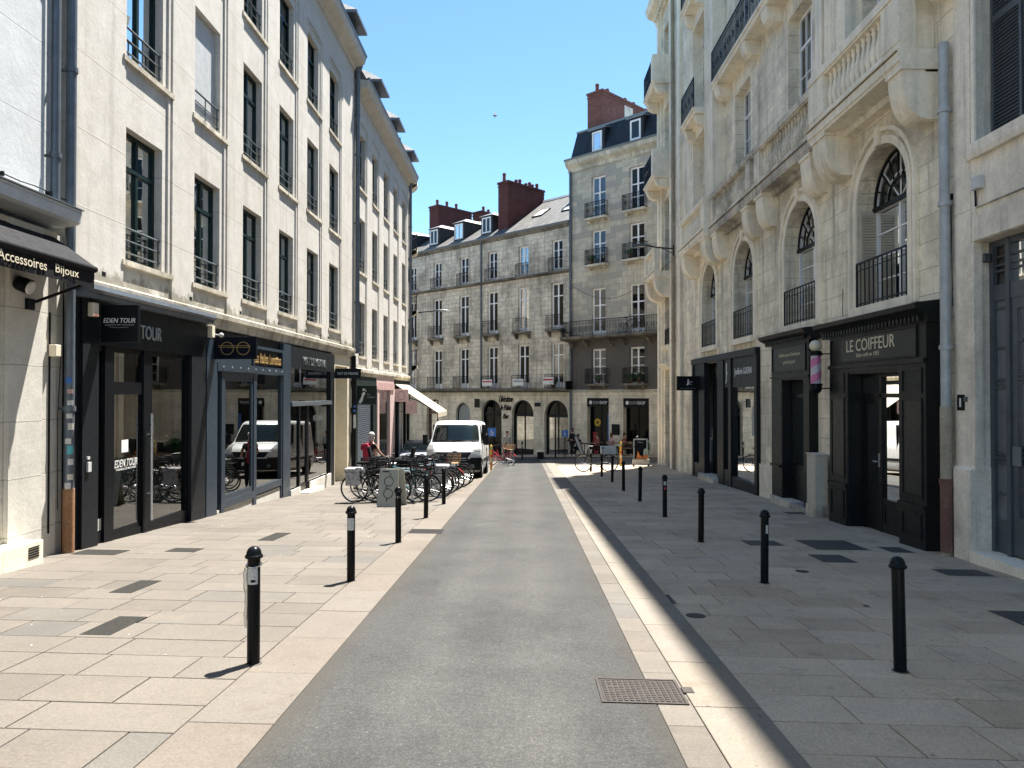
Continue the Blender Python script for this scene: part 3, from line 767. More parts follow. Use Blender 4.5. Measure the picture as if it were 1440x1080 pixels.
def dormer(parent, F, c, z, w, s=1., h=.6):
    d = MB(); d.box(F, c - .62 * s, c + .62 * s, z, z + h, w - 1.6, w); do = d.build('dormer', 'zinc', parent)
    r = MB(); e = z + h; a = .86 * s
    r.hexa([F.P(c - a, e, w - 1.9), F.P(c + a, e, w - 1.9), F.P(c + a, e, w + .36), F.P(c - a, e, w + .36),
            F.P(c - a, e + .1, w - 1.9), F.P(c + a, e + .1, w - 1.9), F.P(c + a, e + .1, w + .36), F.P(c - a, e + .1, w + .36)])
    r.build('dormer_eave', 'zinc', do)
    q = MB(); t = F.P(c, e + .85 * s, w - .55); t2 = F.P(c, e + .85 * s, w - 1.9)
    a0 = [F.P(c - a, e + .102, w + .36), F.P(c + a, e + .102, w + .36), F.P(c + a, e + .102, w - 1.9), F.P(c - a, e + .102, w - 1.9)]
    q.poly([a0[0], a0[1], t]); q.poly([a0[1], a0[2], t2, t]); q.poly([a0[3], a0[0], t, t2]); q.poly([a0[2], a0[3], t2]); q.build('dormer_roof', 'slate_grey', do)
    g = MB(); g.quad(F.P(c - .42 * s, z + .12, w + .006), F.P(c + .42 * s, z + .12, w + .006), F.P(c + .42 * s, z + h - .08, w + .006), F.P(c - .42 * s, z + h - .08, w + .006)); g.build('dormer_window', 'glass', do)
for c in (14.3, 20.0, 26.2): dormer(A, LF, c, 14.5, .28, 1.0, .5)
for i, c in enumerate(cols):
    for j, s in enumerate(sills):
        top = s + (2.17 if s < 10 else 2.05)
        shut = (i == 1 and j == 1)
        cu = random.Random(i * 7 + j).choice([('curtain_grey', 'full'), ('curtain_grey', 'sides'), ('curtain_grey', 'sides'), ('curtain_grey', 'half'), ('curtain', 'sides'), ('curtain_grey', 'full')])
        w_ = casement(A, LF, c, c + 1.2, s, top, -.225, 'frame_green', transom=.74, cols=2, fw=.075, curtain=cu)
        si = MB(); si.prism(LF, [(-.21, s - .02), (-.21, s), (.025, s - .012), (.025, s - .10), (-.05, s - .11)], c - .16, c + 1.54); si.build('sill', 'ledge_left', w_)
        left_bar_rail(w_, LF, c + .01, c + 1.19, s, -.09)
        if shut:
            sh = MB()
            for k in range(52): sh.prism(LF, [(-.165, s + .03 + k * .041), (-.15, s + .036 + k * .041), (-.15, s + .066 + k * .041), (-.165, s + .07 + k * .041)], c + .02, c + 1.18)
            sh.build('roller_shutter', 'shutter_white', w_)
# small vent holes over the ledge
vh = MB()
for u in (11.15, 14.1, 16.6, 19.2, 21.6, 24.1, 26.5): vh.box(LF, u, u + .1, 3.6, 3.66, -.01, .004)
vh.build('vent', 'black', A)
# ground floor masonry seen between shopfronts
gf = MB(); gf.box(LF, 14.58, 14.86, -2, 3.16, -.3, -.02).box(LF, 19.5, 20.05, -2, 3.16, -.5, -.05); gf.build('pier', 'stone_left', A)
gf = MB(); wall(gf, LF, 24.72, 27.75, -2, 3.16, [(25.2, 26.95, -2, 2.75)], -.04, .55); gf.quad(LF.P(25.2, -2, -.59), LF.P(26.95, -2, -.59), LF.P(26.95, 2.75, -.59), LF.P(25.2, 2.75, -.59)); gf.build('doorway', 'shop_cream', A)
gf = MB(); gf.box(LF, 25.22, 26.93, -2, -.98, -.585, -.545); gf.build('plinth', 'stone_dirty', A)

# downpipes at the seams
def downpipe(label, F, u, w, z0, z1, r, mat, collars=(), lower=None, stickers=(), group='downpipes on the fronts', head=False):
    b = F.P(u, z0, w); t = thing('downpipe', label, 'downpipe', b, group)
    m = MB(); zz = lower[0] if lower else z0
    m.tube([F.P(u, zz, w), F.P(u, z1, w)], r, 12); m.build('pipe', mat, t, True)
    if lower:
        m = MB(); m.tube([F.P(u, z0, w), F.P(u, lower[0] + .05, w)], r * 1.16, 12); m.build('lower_pipe', lower[1], t, True)
    for z in collars: MB().tube([F.P(u, z, w), F.P(u, z + .07, w)], r * 1.28, 12).box(F, u - .02, u + .02, z + .02, z + .05, w - r * 2.6, w).build('collar', mat, t, True)
    if head: MB().lathe(F.P(u, z1 - .05, w), [(r * 1.1, 0), (r * 1.3, .06), (r * 2.2, .25), (r * 2.4, .4)], 12).build('rain_head', mat, t, True)
    for (z, h, ang, sm) in stickers:
        s = MB(); n = 5
        for k in range(n):
            a0 = ang - .6 + 1.2 * k / n; a1 = ang - .6 + 1.2 * (k + 1) / n; q = r * 1.02
            f = lambda a, zz_: F.P(u + q * math.sin(a), zz_, w + q * math.cos(a))
            s.quad(f(a0, z), f(a1, z), f(a1, z + h), f(a0, z + h))
        s.build('sticker', sm, t, fix=False)
    return t
sr_ = random.Random(9)
st = [(1.94 - k * .165 + sr_.uniform(-.03, .03), sr_.uniform(.06, .13), sr_.uniform(-1.3, -.4), m) for k, m in enumerate(('sticker_blue', 'cloth_pink', 'sticker', 'sticker', 'cabinet', 'sticker', 'sticker_teal', 'sticker', 'cabinet', 'sticker'))]
downpipe('grey downpipe with many stickers and a rusty foot beside the black travel agency', LF, 10.22, .09, G(-6.3, 10.2), 14.3, .066, 'pipe_grey', (6.3, 9.0, 3.35, 1.55), (.42, 'rust'), st)
downpipe('thinner grey downpipe on the recessed strip of the white house', LF, 9.92, .06, 4.28, 14.3, .06, 'pipe_grey', (5.0, 7.6))
downpipe('dark downpipe with a rain head at the seam of the two cream blocks', LF, 27.82, .12, 3.3, 14.0, .085, 'pipe_grey', (5.2, 8.2, 10.8, 12.3), head=True)
downpipe('dark lower downpipe by the cream doorway under the ledge', LF, 27.5, .06, G(-6.4, 27.5), 3.2, .09, 'iron', (1.2, 2.2), None, [(1.1, .25, -.9, 'sticker_blue'), (.5, .5, -.8, 'sticker')])
downpipe('slender grey downpipe at the far end of the second cream block', LF, 40.9, .1, 2.6, 13.3, .08, 'pipe_grey', (4.6, 8., 11.), head=True)

# second cream block
B = thing('apartment_building', 'paler cream block of five bays beyond the seam downpipe', 'building', (-6.45, 34, -1.7))
sB = (3.27, 6.58, 9.89); cB = [28.68 + 2.52 * i for i in range(5)]
mb = MB(); holes = [(c, c + 1.15, s, s + 2.14) for c in cB for s in sB]
wall(mb, LF, 27.95, 41.1, 2.6, 13.7, holes, -.035, .23); shell(mb, LF, 27.95, 41.1, -3, 13.7, -.035, 8.8)
edges = [27.95] + [x for c in cB for x in (c - .1, c + 1.42)] + [41.1]
for i in range(0, len(edges), 2): mb.box(LF, edges[i], edges[i + 1], 2.75, 13.7, -.033, 0)
for c in cB:
    mb.box(LF, c - .1, c + 1.42, 12.5, 13.7, -.032, -.001).box(LF, c + 1.28, c + 1.34, 3.2, 12.5, -.034, -.004)
mb.build('wall', 'render_left', B, fix=False)
ld = MB(); ld.prism(LF, [(-.06, 2.45), (.04, 2.45), (.12, 2.62), (.12, 2.74), (-.06, 2.8)], 27.95, 41.1); ld.build('ledge', 'ledge_left', B)
co = MB(); co.prism(LF, [(-.06, 13.3), (.04, 13.3), (.10, 13.42), (.40, 13.5), (.50, 13.76), (-.06, 13.8)], 27.98, 41.1); co.build('cornice', 'render_left', B)
gt = MB(); gt.prism(LF, [(.42, 13.8), (.50, 13.765), (.54, 13.86), (.44, 13.84)], 27.98, 41.1); gt.build('gutter', 'zinc', B)
rf = MB(); rf.prism(LF, [(.42, 13.8), (-.9, 16.1), (-4.5, 17.8), (-9, 13.8)], 28.0, 41.2); rf.build('roof', 'slate_grey', B)
for c in (30.6, 34.8, 39.4): dormer(B, LF, c, 13.8, .3, 1.0, .65)
for i, c in enumerate(cB):
    for j, s in enumerate(sB):
        w_ = casement(B, LF, c, c + 1.15, s, s + 2.14, -.25, 'frame_green', transom=.74, cols=2, fw=.07, curtain=('curtain_grey', 'sides') if (i + j) % 2 else None)
        si = MB(); si.prism(LF, [(-.21, s - .02), (-.21, s), (.025, s - .012), (.025, s - .10), (-.05, s - .11)], c - .12, c + 1.42); si.build('sill', 'ledge_left', w_)
        left_bar_rail(w_, LF, c + .01, c + 1.14, s, -.08)

# rounded corner block
Cb = thing('corner_building', 'pale corner block with rounded end and ring balconies past the slender downpipe', 'building', (-7.5, 43, -2))
def corner(mb, r, z0, z1, r2=None, cap=False):
    cx, cy = -9.0, 41.35; n = 14; r2 = r2 or r
    pts = [(cx + math.cos(a), cy + math.sin(a)) for a in [PI / 2 * k / n for k in range(n + 1)]]
    for k in range(n):
        a0, a1 = PI / 2 * k / n, PI / 2 * (k + 1) / n
        f = lambda a, rr, z: Vector((cx + rr * math.cos(a), cy + rr * math.sin(a), z))
        mb.quad(f(a0, r, z0), f(a1, r, z0), f(a1, r2, z1), f(a0, r2, z1))
        if cap:
            mb.quad(f(a0, r, z0), f(a1, r, z0), f(a1, 2.3, z0), f(a0, 2.3, z0)); mb.quad(f(a0, r2, z1), f(a1, r2, z1), f(a1, 2.0, z1), f(a0, 2.0, z1))
m = MB(); corner(m, 2.52, -3, 14.2); m.quad((-6.48, 41.1, -3), (-6.48, 41.35, -3), (-6.48, 41.35, 14.2), (-6.48, 41.1, 14.2))
m.quad((-9, 43.87, -3), (-20, 43.87, -3), (-20, 43.87, 14.2), (-9, 43.87, 14.2)); m.build('wall', 'render_left', Cb, fix=False)
m = MB()
for z in (3.2, 6.3, 9.7, 13.5): corner(m, 2.55, z - .25, z, 2.95, True); corner(m, 2.95, z, z + .16, 2.95, True)
m.build('balcony', 'stone_smooth', Cb)
m = MB(); cx, cy = -9., 41.35
for z in (3.36, 6.46, 9.86):
    for k in range(15):
        a = PI / 2 * k / 14; x, y = cx + 2.9 * math.cos(a), cy + 2.9 * math.sin(a); m.tube([(x, y, z), (x, y, z + .9)], .014, 5)
    m.tube([(cx + 2.9 * math.cos(PI / 2 * k / 14), cy + 2.9 * math.sin(PI / 2 * k / 14), z + .9) for k in range(15)], .025, 6)
m.build('railing', 'iron', Cb)
for z in (3.5, 6.7, 10.):
    m = MB()
    for a in (.25, .8, 1.3):
        f = lambda t, zz: Vector((cx + 2.545 * math.cos(t), cy + 2.545 * math.sin(t), zz)); m.quad(f(a - .18, z), f(a + .18, z), f(a + .18, z + 2.2), f(a - .18, z + 2.2))
    m.build('window', 'black', Cb, fix=False)
m = MB(); corner(m, 2.6, 14.2, 16.2, 1.2, True); m.build('roof', 'slate_grey', Cb)

# ------------------------------------------------------------------ white house at the left edge, with the jewellery shop
W = thing('white_house', 'white rendered house above the black awning at the left edge', 'building', (-6.45, 7, -.2))
m = MB(); wall(m, LF, 2, 9.78, 4.25, 14.6, [(4.5, 5.7, 6.2, 8.4)], 0, .2); shell(m, LF, 2, 10.28, -2, 14.6, -.16, 8)
m.quad(LF.P(9.78, 4.2, 0), LF.P(9.78, 4.2, -.16), LF.P(9.78, 14.6, -.16), LF.P(9.78, 14.6, 0)); m.quad(LF.P(9.78, 4.2, -.16), LF.P(10.28, 4.2, -.16), LF.P(10.28, 14.6, -.16), LF.P(9.78, 14.6, -.16))
m.build('wall', 'render_white', W, fix=False)
m = MB(); m.prism(LF, [(-.1, 4.10), (.02, 4.10), (.22, 4.13), (.27, 4.16), (.29, 4.33), (0, 4.38), (-.1, 4.38)], 2, 10.16); m.build('cornice', 'render_white', W)
m = MB(); m.box(LF, 2, 10.18, 4.335, 4.35, .0, .31); m.build('flashing', 'zinc', W)
m = MB(); m.tube([LF.P(2 + .25 * k, 4.50 + .012 * math.sin(k * 1.7), .05) for k in range(34)], .009, 5)
for k in range(9): m.box(LF, 2.6 + .9 * k, 2.63 + .9 * k, 4.46, 4.52, 0, .07)
m.build('cable', 'iron', W)
# stone ground floor
m = MB(); wall(m, LF, 2, 10.1, -2, 4.02, [(4.0, 9.05, -.02, 3.1)], -.02, .35); m.box(LF, 9.08, 9.72, -1, 4.0, -.018, .04); m.box(LF, 10.101, 10.3, -2, 4.0, -.3, -.06); m.build('pier', 'stone_left', W, fix=False)
sf = thing('shopfront', 'jewellery shop window under the black awning at the far left', 'shopfront', (-6.5, 7, -.1))
room(sf, LF, 4.0, 9.05, -.02, 3.1, -.34, 3, 'room')
m = MB(); m.box(LF, 4, 9.04, -.02, .12, -.3, -.2).box(LF, 8.95, 9.045, -.02, 3.1, -.3, -.2).box(LF, 6.4, 6.5, -.02, 3.1, -.3, -.2); f_ = m.build('frame', 'shop_grey', sf)
m = MB(); m.quad(LF.P(4, 0, -.26), LF.P(9, 0, -.26), LF.P(9, 3.1, -.26), LF.P(4, 3.1, -.26)); m.build('pane', 'glass_shop', f_, fix=False)
m = MB(); m.hexa([Vector((x, y, z)) for z in (-.6, -.07) for x, y in ((-6.5, 5), (-6.16, 5), (-6.16, 9.38), (-6.5, 9.38))]); step = m.build('step', 'stone_smooth', sf)
m = MB()
for k in range(5): m.box(LF, 9.10, 9.3, -.26 + .03 * k, -.245 + .03 * k, .288, .296)
m.build('vent_grille', 'black', sf)
aw = thing('awning', 'black sloping shop awning with gilt lettering at the left edge', 'awning', (-6.4, 8, 3.3))
y0, y1 = 4.6, 9.98; m = MB()
m.prism(LF, [(.02, 3.93), (.02, 3.90), (.56, 3.50), (.58, 3.53)], y0, y1); m.build('canopy', 'awning_black', aw)
m = MB(); m.tube([LF.P(y0, 3.49, .57), LF.P(y1 + .02, 3.49, .57)], .045, 10); m.build('front_bar', 'awning_black', aw, True)
m = MB(); n = 30
for k in range(n):
    a, b_ = y0 + (y1 - y0) * k / n, y0 + (y1 - y0) * (k + 1) / n; q = lambda t: .575 + .008 * math.sin(t * 5)
    m.hexa([LF.P(a, 3.23, q(a)), LF.P(b_, 3.23, q(b_)), LF.P(b_, 3.46, .575), LF.P(a, 3.46, .575), LF.P(a, 3.23, q(a) - .006), LF.P(b_, 3.23, q(b_) - .006), LF.P(b_, 3.46, .569), LF.P(a, 3.46, .569)])
va = m.build('valance', 'awning_black', aw)
text('Accessoires', 'lettering', 'letter_cream', aw, LF, 8.1, 8.95, 3.30, 3.42, .588, .004)
text('Bijoux', 'lettering', 'letter_cream', aw, LF, 9.12, 9.6, 3.28, 3.42, .588, .004)
m = MB(); m.tube([LF.P(9.45, 2.96, .05), LF.P(9.93, 3.3, .52)], .02, 8); m.box(LF, 9.36, 9.5, 2.88, 3.02, .04, .08); m.build('arm', 'iron', aw)
sp = thing('spotlight', 'round white-lensed spotlight under the black awning', 'lamp', LF.P(9.2, 3.1, .04))
m = MB(); m.tube([LF.P(9.2, 3.2, .05), LF.P(9.22, 3.14, .2)], [.09, .1], 14); m.build('housing', 'iron', sp, True)
m = MB(); m.tube([LF.P(9.22, 3.137, .2), LF.P(9.222, 3.13, .22)], [.09, .08], 14); m.build('lens', 'plastic_white', sp, True)
al = thing('alarm_box', 'small cream box on the white corner pillar beside the stickered pipe', 'alarm box', LF.P(9.97, 2.3, .02))
m = MB(); m.box(LF, 9.9, 10.02, 2.3, 2.46, .0, .1); m.build('box', 'shop_cream', al, bevel=.01)
m = MB(); m.box(LF, 9.93, 9.942, -.1, 2.9, -.019, .004); m.tube([LF.P(10.08, 2.38, .06), LF.P(10.06, 1.5, .03), LF.P(10.07, .2, .03)], .006, 5); m.build('cable', 'iron', al)

# ------------------------------------------------------------------ left shopfronts
def pane(parent, F, u0, u1, v0, v1, w, mat='glass_shop', name='pane'):
    return MB().quad(F.P(u0, v0, w), F.P(u1, v0, w), F.P(u1, v1, w), F.P(u0, v1, w)).build(name, mat, parent, fix=False)
# travel agency
E_ = thing('shopfront', 'black travel agency front with glass door and long steel handle', 'shopfront', (-6.4, 12.4, -.5))
room(E_, LF, 10.9, 14.2, -.9, 2.5, -.06, 4.5)
m = MB(); zb = lambda u: G(-6.35, u) - .1
m.box(LF, 10.32, 10.5, zb(10.3), 3.18, -.3, .06); m.box(LF, 10.5, 10.9, zb(10.6), 2.52, -.3, .11); m.build('pilaster', 'shop_grey', E_)
m = MB(); m.box(LF, 14.0, 14.62, zb(14.3), 2.52, -.3, .10); m.build('pilaster', 'shop_grey', E_)
m = MB(); m.box(LF, 10.5, 14.62, 2.521, 3.18, -.3, .10); m.build('fascia', 'shop_dark', E_)
m = MB(); m.box(LF, 10.4, 14.72, 3.18, 3.26, -.1, .22).prism(LF, [(.05, 3.262), (.24, 3.262), (.28, 3.3), (.26, 3.37), (.0, 3.40)], 10.45, 14.72); m.build('shutter_box', 'zinc', E_)
m = MB()
m.box(LF, 10.9, 10.97, zb(11), 2.52, -.1, .03).box(LF, 11.17, 11.42, zb(11.2), 2.52, -.1, .05).box(LF, 12.32, 12.60, zb(12.4), 2.52, -.1, .05).box(LF, 13.93, 14.0, zb(14), 2.52, -.1, .03)
m.box(LF, 11.42, 12.32, 1.78, 1.98, -.08, .03).box(LF, 11.42, 12.32, zb(12), -.42, -.08, .03).box(LF, 10.97, 11.17, zb(11), -.30, -.08, .02).box(LF, 12.6, 13.93, zb(13), -.40, -.08, .03)
m.box(LF, 10.97, 11.17, 2.44, 2.52, -.08, .02).box(LF, 11.42, 12.32, 2.44, 2.52, -.08, .02).box(LF, 12.6, 13.93, 2.44, 2.52, -.08, .02)
f_ = m.build('frame', 'black', E_)
m = MB(); m.box(LF, 11.42, 11.50, -.42, 1.78, -.07, .01).box(LF, 12.26, 12.32, -.42, 1.78, -.07, .01).box(LF, 11.5, 12.26, -.42, -.34, -.07, .01); dr = m.build('door', 'black', E_)
m = MB(); m.tube([LF.P(12.45, -.35, .12), LF.P(12.45, 1.45, .12)], .022, 10); m.tube([LF.P(12.45, .1, .03), LF.P(12.45, .1, .12)], .012, 6).tube([LF.P(12.45, 1.1, .03), LF.P(12.45, 1.1, .12)], .012, 6); m.build('handle', 'steel', dr, True)
pane(f_, LF, 10.97, 11.17, -.3, 2.44, 0); pane(dr, LF, 11.5, 12.26, -.34, 1.78, 0); pane(f_, LF, 11.42, 12.32, 1.98, 2.44, 0); pane(f_, LF, 12.6, 13.93, -.4, 2.44, 0)
text('TOUR', 'lettering', 'letter_grey', E_, LF, 12.08, 12.78, 2.70, 2.93, .104, .02)
text('EDEN', 'lettering', 'letter_grey', E_, LF, 11.3, 12.0, 2.70, 2.93, .104, .02)
text('EDEN TOUR', 'lettering', 'letter_white', E_, LF, 11.52, 12.2, .62, .74, .006, .003, italic=.2)
text('AGENCE DE VOYAGES', 'lettering', 'letter_white', E_, LF, 11.56, 12.16, .57, .60, .006, .003)
m = MB(); m.box(LF, 11.72, 11.92, .85, 1.05, .004, .007); m.build('notice', 'letter_white', E_)
m = MB()
for k, z in enumerate((-.05, .3, .75, 1.15, 1.5)): m.box(LF, 10.99, 11.06, z, z + .28, .004, .007)
m.box(LF, 11.06, 11.16, -.28, -.1, .004, .007); m.build('leaflet', 'sticker', E_)
m = MB(); m.box(LF, 13.02, 13.35, -.2, -.12, -.5, -.3).box(LF, 13.05, 13.08, -.6, -.2, -.5, -.47).box(LF, 13.25, 13.28, -.6, -.2, -.5, -.47); m.build('stool', 'sticker_teal', E_)
m = MB(); m.box(LF, 11.6, 12.6, -.6, .35, -2.6, -2.1).box(LF, 13, 13.9, -.6, .3, -3.2, -2.2); m.build('counter', 'room', E_)
m = MB(); m.ring(LF, 13.35, 1.75, -2.2, .45, .1, .02, 24); m.build('wall_disc', 'curtain', E_)
m = MB(); m.box(LF, 10.6, 10.68, .66, .8, .11, .14).box(LF, 10.6, 10.66, .84, .88, .11, .13); m.build('intercom', 'plastic_white', E_)
def proj_sign(label, y, x0, x1, z0, z1, mat, name='hanging_sign', th=.07, bracket=True, group='signs jutting out from the shopfronts'):
    t = thing(name, label, 'sign', ((x0 + x1) / 2, y, z0), group); F = CF(y)
    m = MB(); m.box(F, x0, x1, z0, z1, 0, th); p = m.build('panel', mat, t, bevel=.006)
    m = MB(); m.box(F, x0 + .01, x1 - .01, z1 - .012, z1 - .004, -.004, 0); 
    a = -6.45 if x0 < 0 else 6.4
    m.tube([(a, y, z1 - .1), ((x0 + x1) / 2, y, z1 - .1)], .014, 6).tube([(a, y, z0 + .1), ((x0 + x1) / 2, y, z0 + .1)], .014, 6)
    m.build('bracket', 'iron', t)
    return t, Fr(0, y - th, 1, 0, 0, -1)
t, F = proj_sign('black square hanging sign reading EDEN TOUR in white', 10.98, -6.32, -5.76, 2.56, 3.12, 'black')
text('EDEN TOUR', 'lettering', 'letter_white', t, F, -6.28, -5.80, 2.85, 2.92, .001, .006, italic=.2)
text('AGENCE DE VOYAGES', 'lettering', 'letter_grey', t, F, -6.26, -5.82, 2.81, 2.83, .001, .004)
m = MB(); m.tube([F.P(-6.2 + .3 * k / 8, 2.79 - .012 * math.sin(PI * k / 8), .004) for k in range(9)], .003, 4); m.build('swoosh', 'letter_grey', t)
al = thing('alarm_box', 'beige alarm box under the shutter box of the travel agency', 'alarm box', LF.P(10.65, 2.9, .12))
m = MB(); m.box(LF, 10.6, 10.74, 2.92, 3.12, .11, .2); m.build('box', 'shop_cream', al, bevel=.01); m = MB(); m.box(LF, 10.63, 10.71, 2.93, 2.945, .2, .203); m.build('label_strip', 'sticker_red', al)
# optician
O_ = thing('shopfront', 'blue-grey optician front with riveted beam and framed glass door', 'shopfront', (-6.4, 17.4, -.7))
room(O_, LF, 14.98, 19.45, -.95, 2.3, -.08, 4.5, 'room_dark')
MB().box(LF, 14.72, 15.22, zb(15), 2.9, -.3, .08).build('pilaster', 'shop_blue', O_); MB().box(LF, 19.45, 20.05, zb(20), 3.12, -.3, .07).build('pilaster', 'shop_blue', O_)
m = MB(); m.box(LF, 15.22, 19.449, 2.27, 2.44, -.2, .09); be = m.build('beam', 'shop_blue', O_)
m = MB()
for k in range(9): m.ball(LF.P(15.5 + .47 * k, 2.36, .092), .022, 8)
m.build('rivet', 'steel', be)
m = MB(); m.box(LF, 14.72, 19.449, 2.92, 3.14, -.3, -.02); m.build('recess', 'black', O_)
m = MB(); m.box(LF, 17.25, 19.43, 2.86, 2.93, -.1, .08).box(LF, 17.25, 17.32, 2.44, 2.86, -.1, .08).box(LF, 19.36, 19.43, 2.44, 2.86, -.1, .08).box(LF, 15.22, 17.25, 2.442, 2.91, -.15, .05); m.build('sign_frame', 'shop_blue', O_)
m = MB(); m.box(LF, 17.32, 19.36, 2.442, 2.86, -.1, .02); m.build('sign_panel', 'sign_navy', O_)
text('Les Belles Lunettes', 'lettering', 'gold', O_, LF, 17.36, 19.3, 2.52, 2.78, .025, .03)
m = MB()
for a, b_ in ((15.22, 15.30), (15.52, 15.66), (17.38, 17.56), (19.36, 19.448)): m.box(LF, a, b_, zb(a) , 2.27, -.1, .05)
m.box(LF, 15.66, 17.38, -.66, -.50, -.1, .05).box(LF, 17.56, 19.36, -.62, -.45, -.1, .05).box(LF, 15.66, 17.38, 2.17, 2.27, -.1, .049)
f_ = m.build('frame', 'shop_blue', O_)
m = MB(); m.box(LF, 15.66, 15.76, -.5, 2.17, -.06, .03).box(LF, 17.28, 17.38, -.5, 2.17, -.06, .03).box(LF, 15.76, 17.28, -.5, -.38, -.06, .03).box(LF, 15.76, 17.28, 2.07, 2.17, -.06, .03); dr = m.build('door', 'shop_blue', O_)
m = MB(); m.tube([LF.P(17.22, .55, .03), LF.P(17.22, .55, .09), LF.P(17.1, .55, .09)], .012, 8); m.build('handle', 'iron', dr)
pane(f_, LF, 15.3, 15.52, -.4, 2.27, 0); pane(dr, LF, 15.76, 17.28, -.38, 2.07, 0); pane(f_, LF, 17.56, 19.36, -.45, 2.27, 0)
m = MB(); m.box(LF, 15.24, 19.44, zb(19.4), -.66, -.08, .02); m.build('plinth', 'stone_left', O_)
t, F = proj_sign('navy hanging sign with two gold spectacle circles', 15.12, -6.38, -5.5, 2.50, 2.96, 'sign_navy')
m = MB()
for c in (-6.10, -5.77): m.ring(F, c, 2.72, .001, .135, .122, .006, 32)
for z in (2.74, 2.775): m.box(F, -6.28, -5.62, z - .006, z + .006, .002, .006)
m.build('spectacles', 'gold', t)
al = thing('security_camera', 'yellowed siren box with a small white camera above the navy spectacle sign', 'camera', LF.P(14.95, 2.95, .1))
m = MB(); m.box(LF, 14.72, 14.86, 2.92, 3.16, .08, .18); m.build('box', 'shop_cream', al, bevel=.01)
m = MB(); m.tube([LF.P(14.86, 3.0, .15), LF.P(14.9, 2.98, .25)], .012, 6); m.ball(LF.P(14.92, 2.98, .28), .05, 10); m.build('lens', 'plastic_white', al, True)
# sailor clothing shop
D_ = thing('shopfront', 'dark grey clothing shop front with lettered fascia beside the cream doorway', 'shopfront', (-6.4, 22.4, -1))
room(D_, LF, 20.1, 24.6, -1.25, 2.5, -.1, 4.5)
m = MB(); m.box(LF, 20.051, 24.72, 2.50, 3.1, -.2, .06); m.build('fascia', 'shop_grey', D_)
m = MB(); m.box(LF, 24.2, 24.72, zb(24.5), 2.499, -.3, .07); m.build('pilaster', 'shop_dark', D_)
text('MAT DE MISAINE', 'lettering', 'shutter_grey', D_, LF, 21.2, 23.6, 2.62, 2.86, .062, .02)
m = MB(); m.box(LF, 20.06, 24.2, 1.44, 1.56, -.05, .12); m.build('blind_rail', 'zinc', D_)
m = MB(); m.box(LF, 20.06, 20.12, -1.1, 2.5, -.1, .03).box(LF, 20.92, 21.02, zb(21), 1.44, -.1, .04).box(LF, 21.72, 21.85, zb(22), 1.44, -.1, .04).box(LF, 24.1, 24.2, -1.1, 2.5, -.1, .03).box(LF, 21.85, 24.1, -1.1, -.82, -.1, .06).box(LF, 20.1, 20.92, -1.1, -.85, -.1, .06)
f_ = m.build('frame', 'black', D_)
m = MB(); m.box(LF, 21.02, 21.10, -1.0, 1.44, -.06, .02).box(LF, 21.64, 21.72, -1.0, 1.44, -.06, .02).box(LF, 21.1, 21.64, -1., -.8, -.06, .02); dr = m.build('door', 'black', D_); pane(dr, LF, 21.1, 21.64, -.8, 1.44, 0)
pane(f_, LF, 20.12, 20.92, -.85, 1.44, 0); pane(f_, LF, 21.85, 24.1, -.82, 1.44, 0); pane(f_, LF, 20.12, 24.1, 1.56, 2.5, 0)
text('MAT DE MISAINE', 'lettering', 'letter_white', D_, LF, 22.45, 23.5, .95, 1.13, .006, .003)
m = MB(); m.box(LF, 20.06, 20.92, zb(20.9), -.85, -.05, .09).box(LF, 21.85, 24.2, zb(24), -.82, -.05, .1); m.build('plinth', 'stone_left', D_)
m = MB(); m.hexa([Vector((x, y, z)) for z in (-1.5, -1.02) for x, y in ((-6.45, 20.9), (-6.1, 20.9), (-6.1, 22.4), (-6.45, 22.4))]); m.build('step', 'stone_smooth', D_)
m = MB(); m.lathe(LF.P(22.5, -.7, -.5), [(.14, 0), (.03, .03), (.03, .75), (.15, .8), (.19, 1.0), (.17, 1.25), (.2, 1.42), (.06, 1.5), (.06, 1.57), (.1, 1.65), (.09, 1.8), (.13, 1.83), (.12, 1.86)], 14); m.build('mannequin', 'cloth_grey', D_, True)
m = MB(); m.box(LF, 22.8, 23.9, -.3, -.24, -.8, -.3); m.box(LF, 23., 23.4, -.24, -.1, -.7, -.4); m.build('display_table', 'curtain', D_)
t, F = proj_sign('small dark hanging sign reading MAT DE MISAINE', 24.85, -6.40, -5.52, 2.30, 2.63, 'shop_navy')
text('MAT DE MISAINE', 'lettering', 'letter_white', t, F, -6.3, -5.6, 2.42, 2.51, .001, .006)
# green shop with grey shutter
Gs = thing('shopfront', 'dark green shop front with its grey roller shutter down', 'shopfront', (-6.4, 29.8, -1.4))
m = MB(); m.box(LF, 28.0, 31.75, 1.95, 2.62, -.2, .05).box(LF, 31.1, 31.75, -2, 1.949, -.3, .06).box(LF, 28.0, 28.3, -2, 1.949, -.3, .04); m.build('joinery', 'shop_green', Gs)
m = MB(); z = -1.75
while z < 1.5: m.prism(LF, [(-.06, z), (-.035, z + .015), (-.035, z + .06), (-.06, z + .075)], 28.3, 31.1); z += .08
m.box(LF, 28.3, 31.1, 1.5, 1.949, -.1, -.01); m.build('roller_shutter', 'pipe_grey', Gs)
t, F = proj_sign('square green hanging sign with pale figure and lettering above the shutter', 28.25, -6.42, -5.66, 1.36, 2.1, 'shop_green')
m = MB(); m.ring(F, -6.04, 1.73, .001, .52, .512, .003, 4, PI / 4, PI / 4 + 2 * PI); m.build('border', 'letter_grey', t)
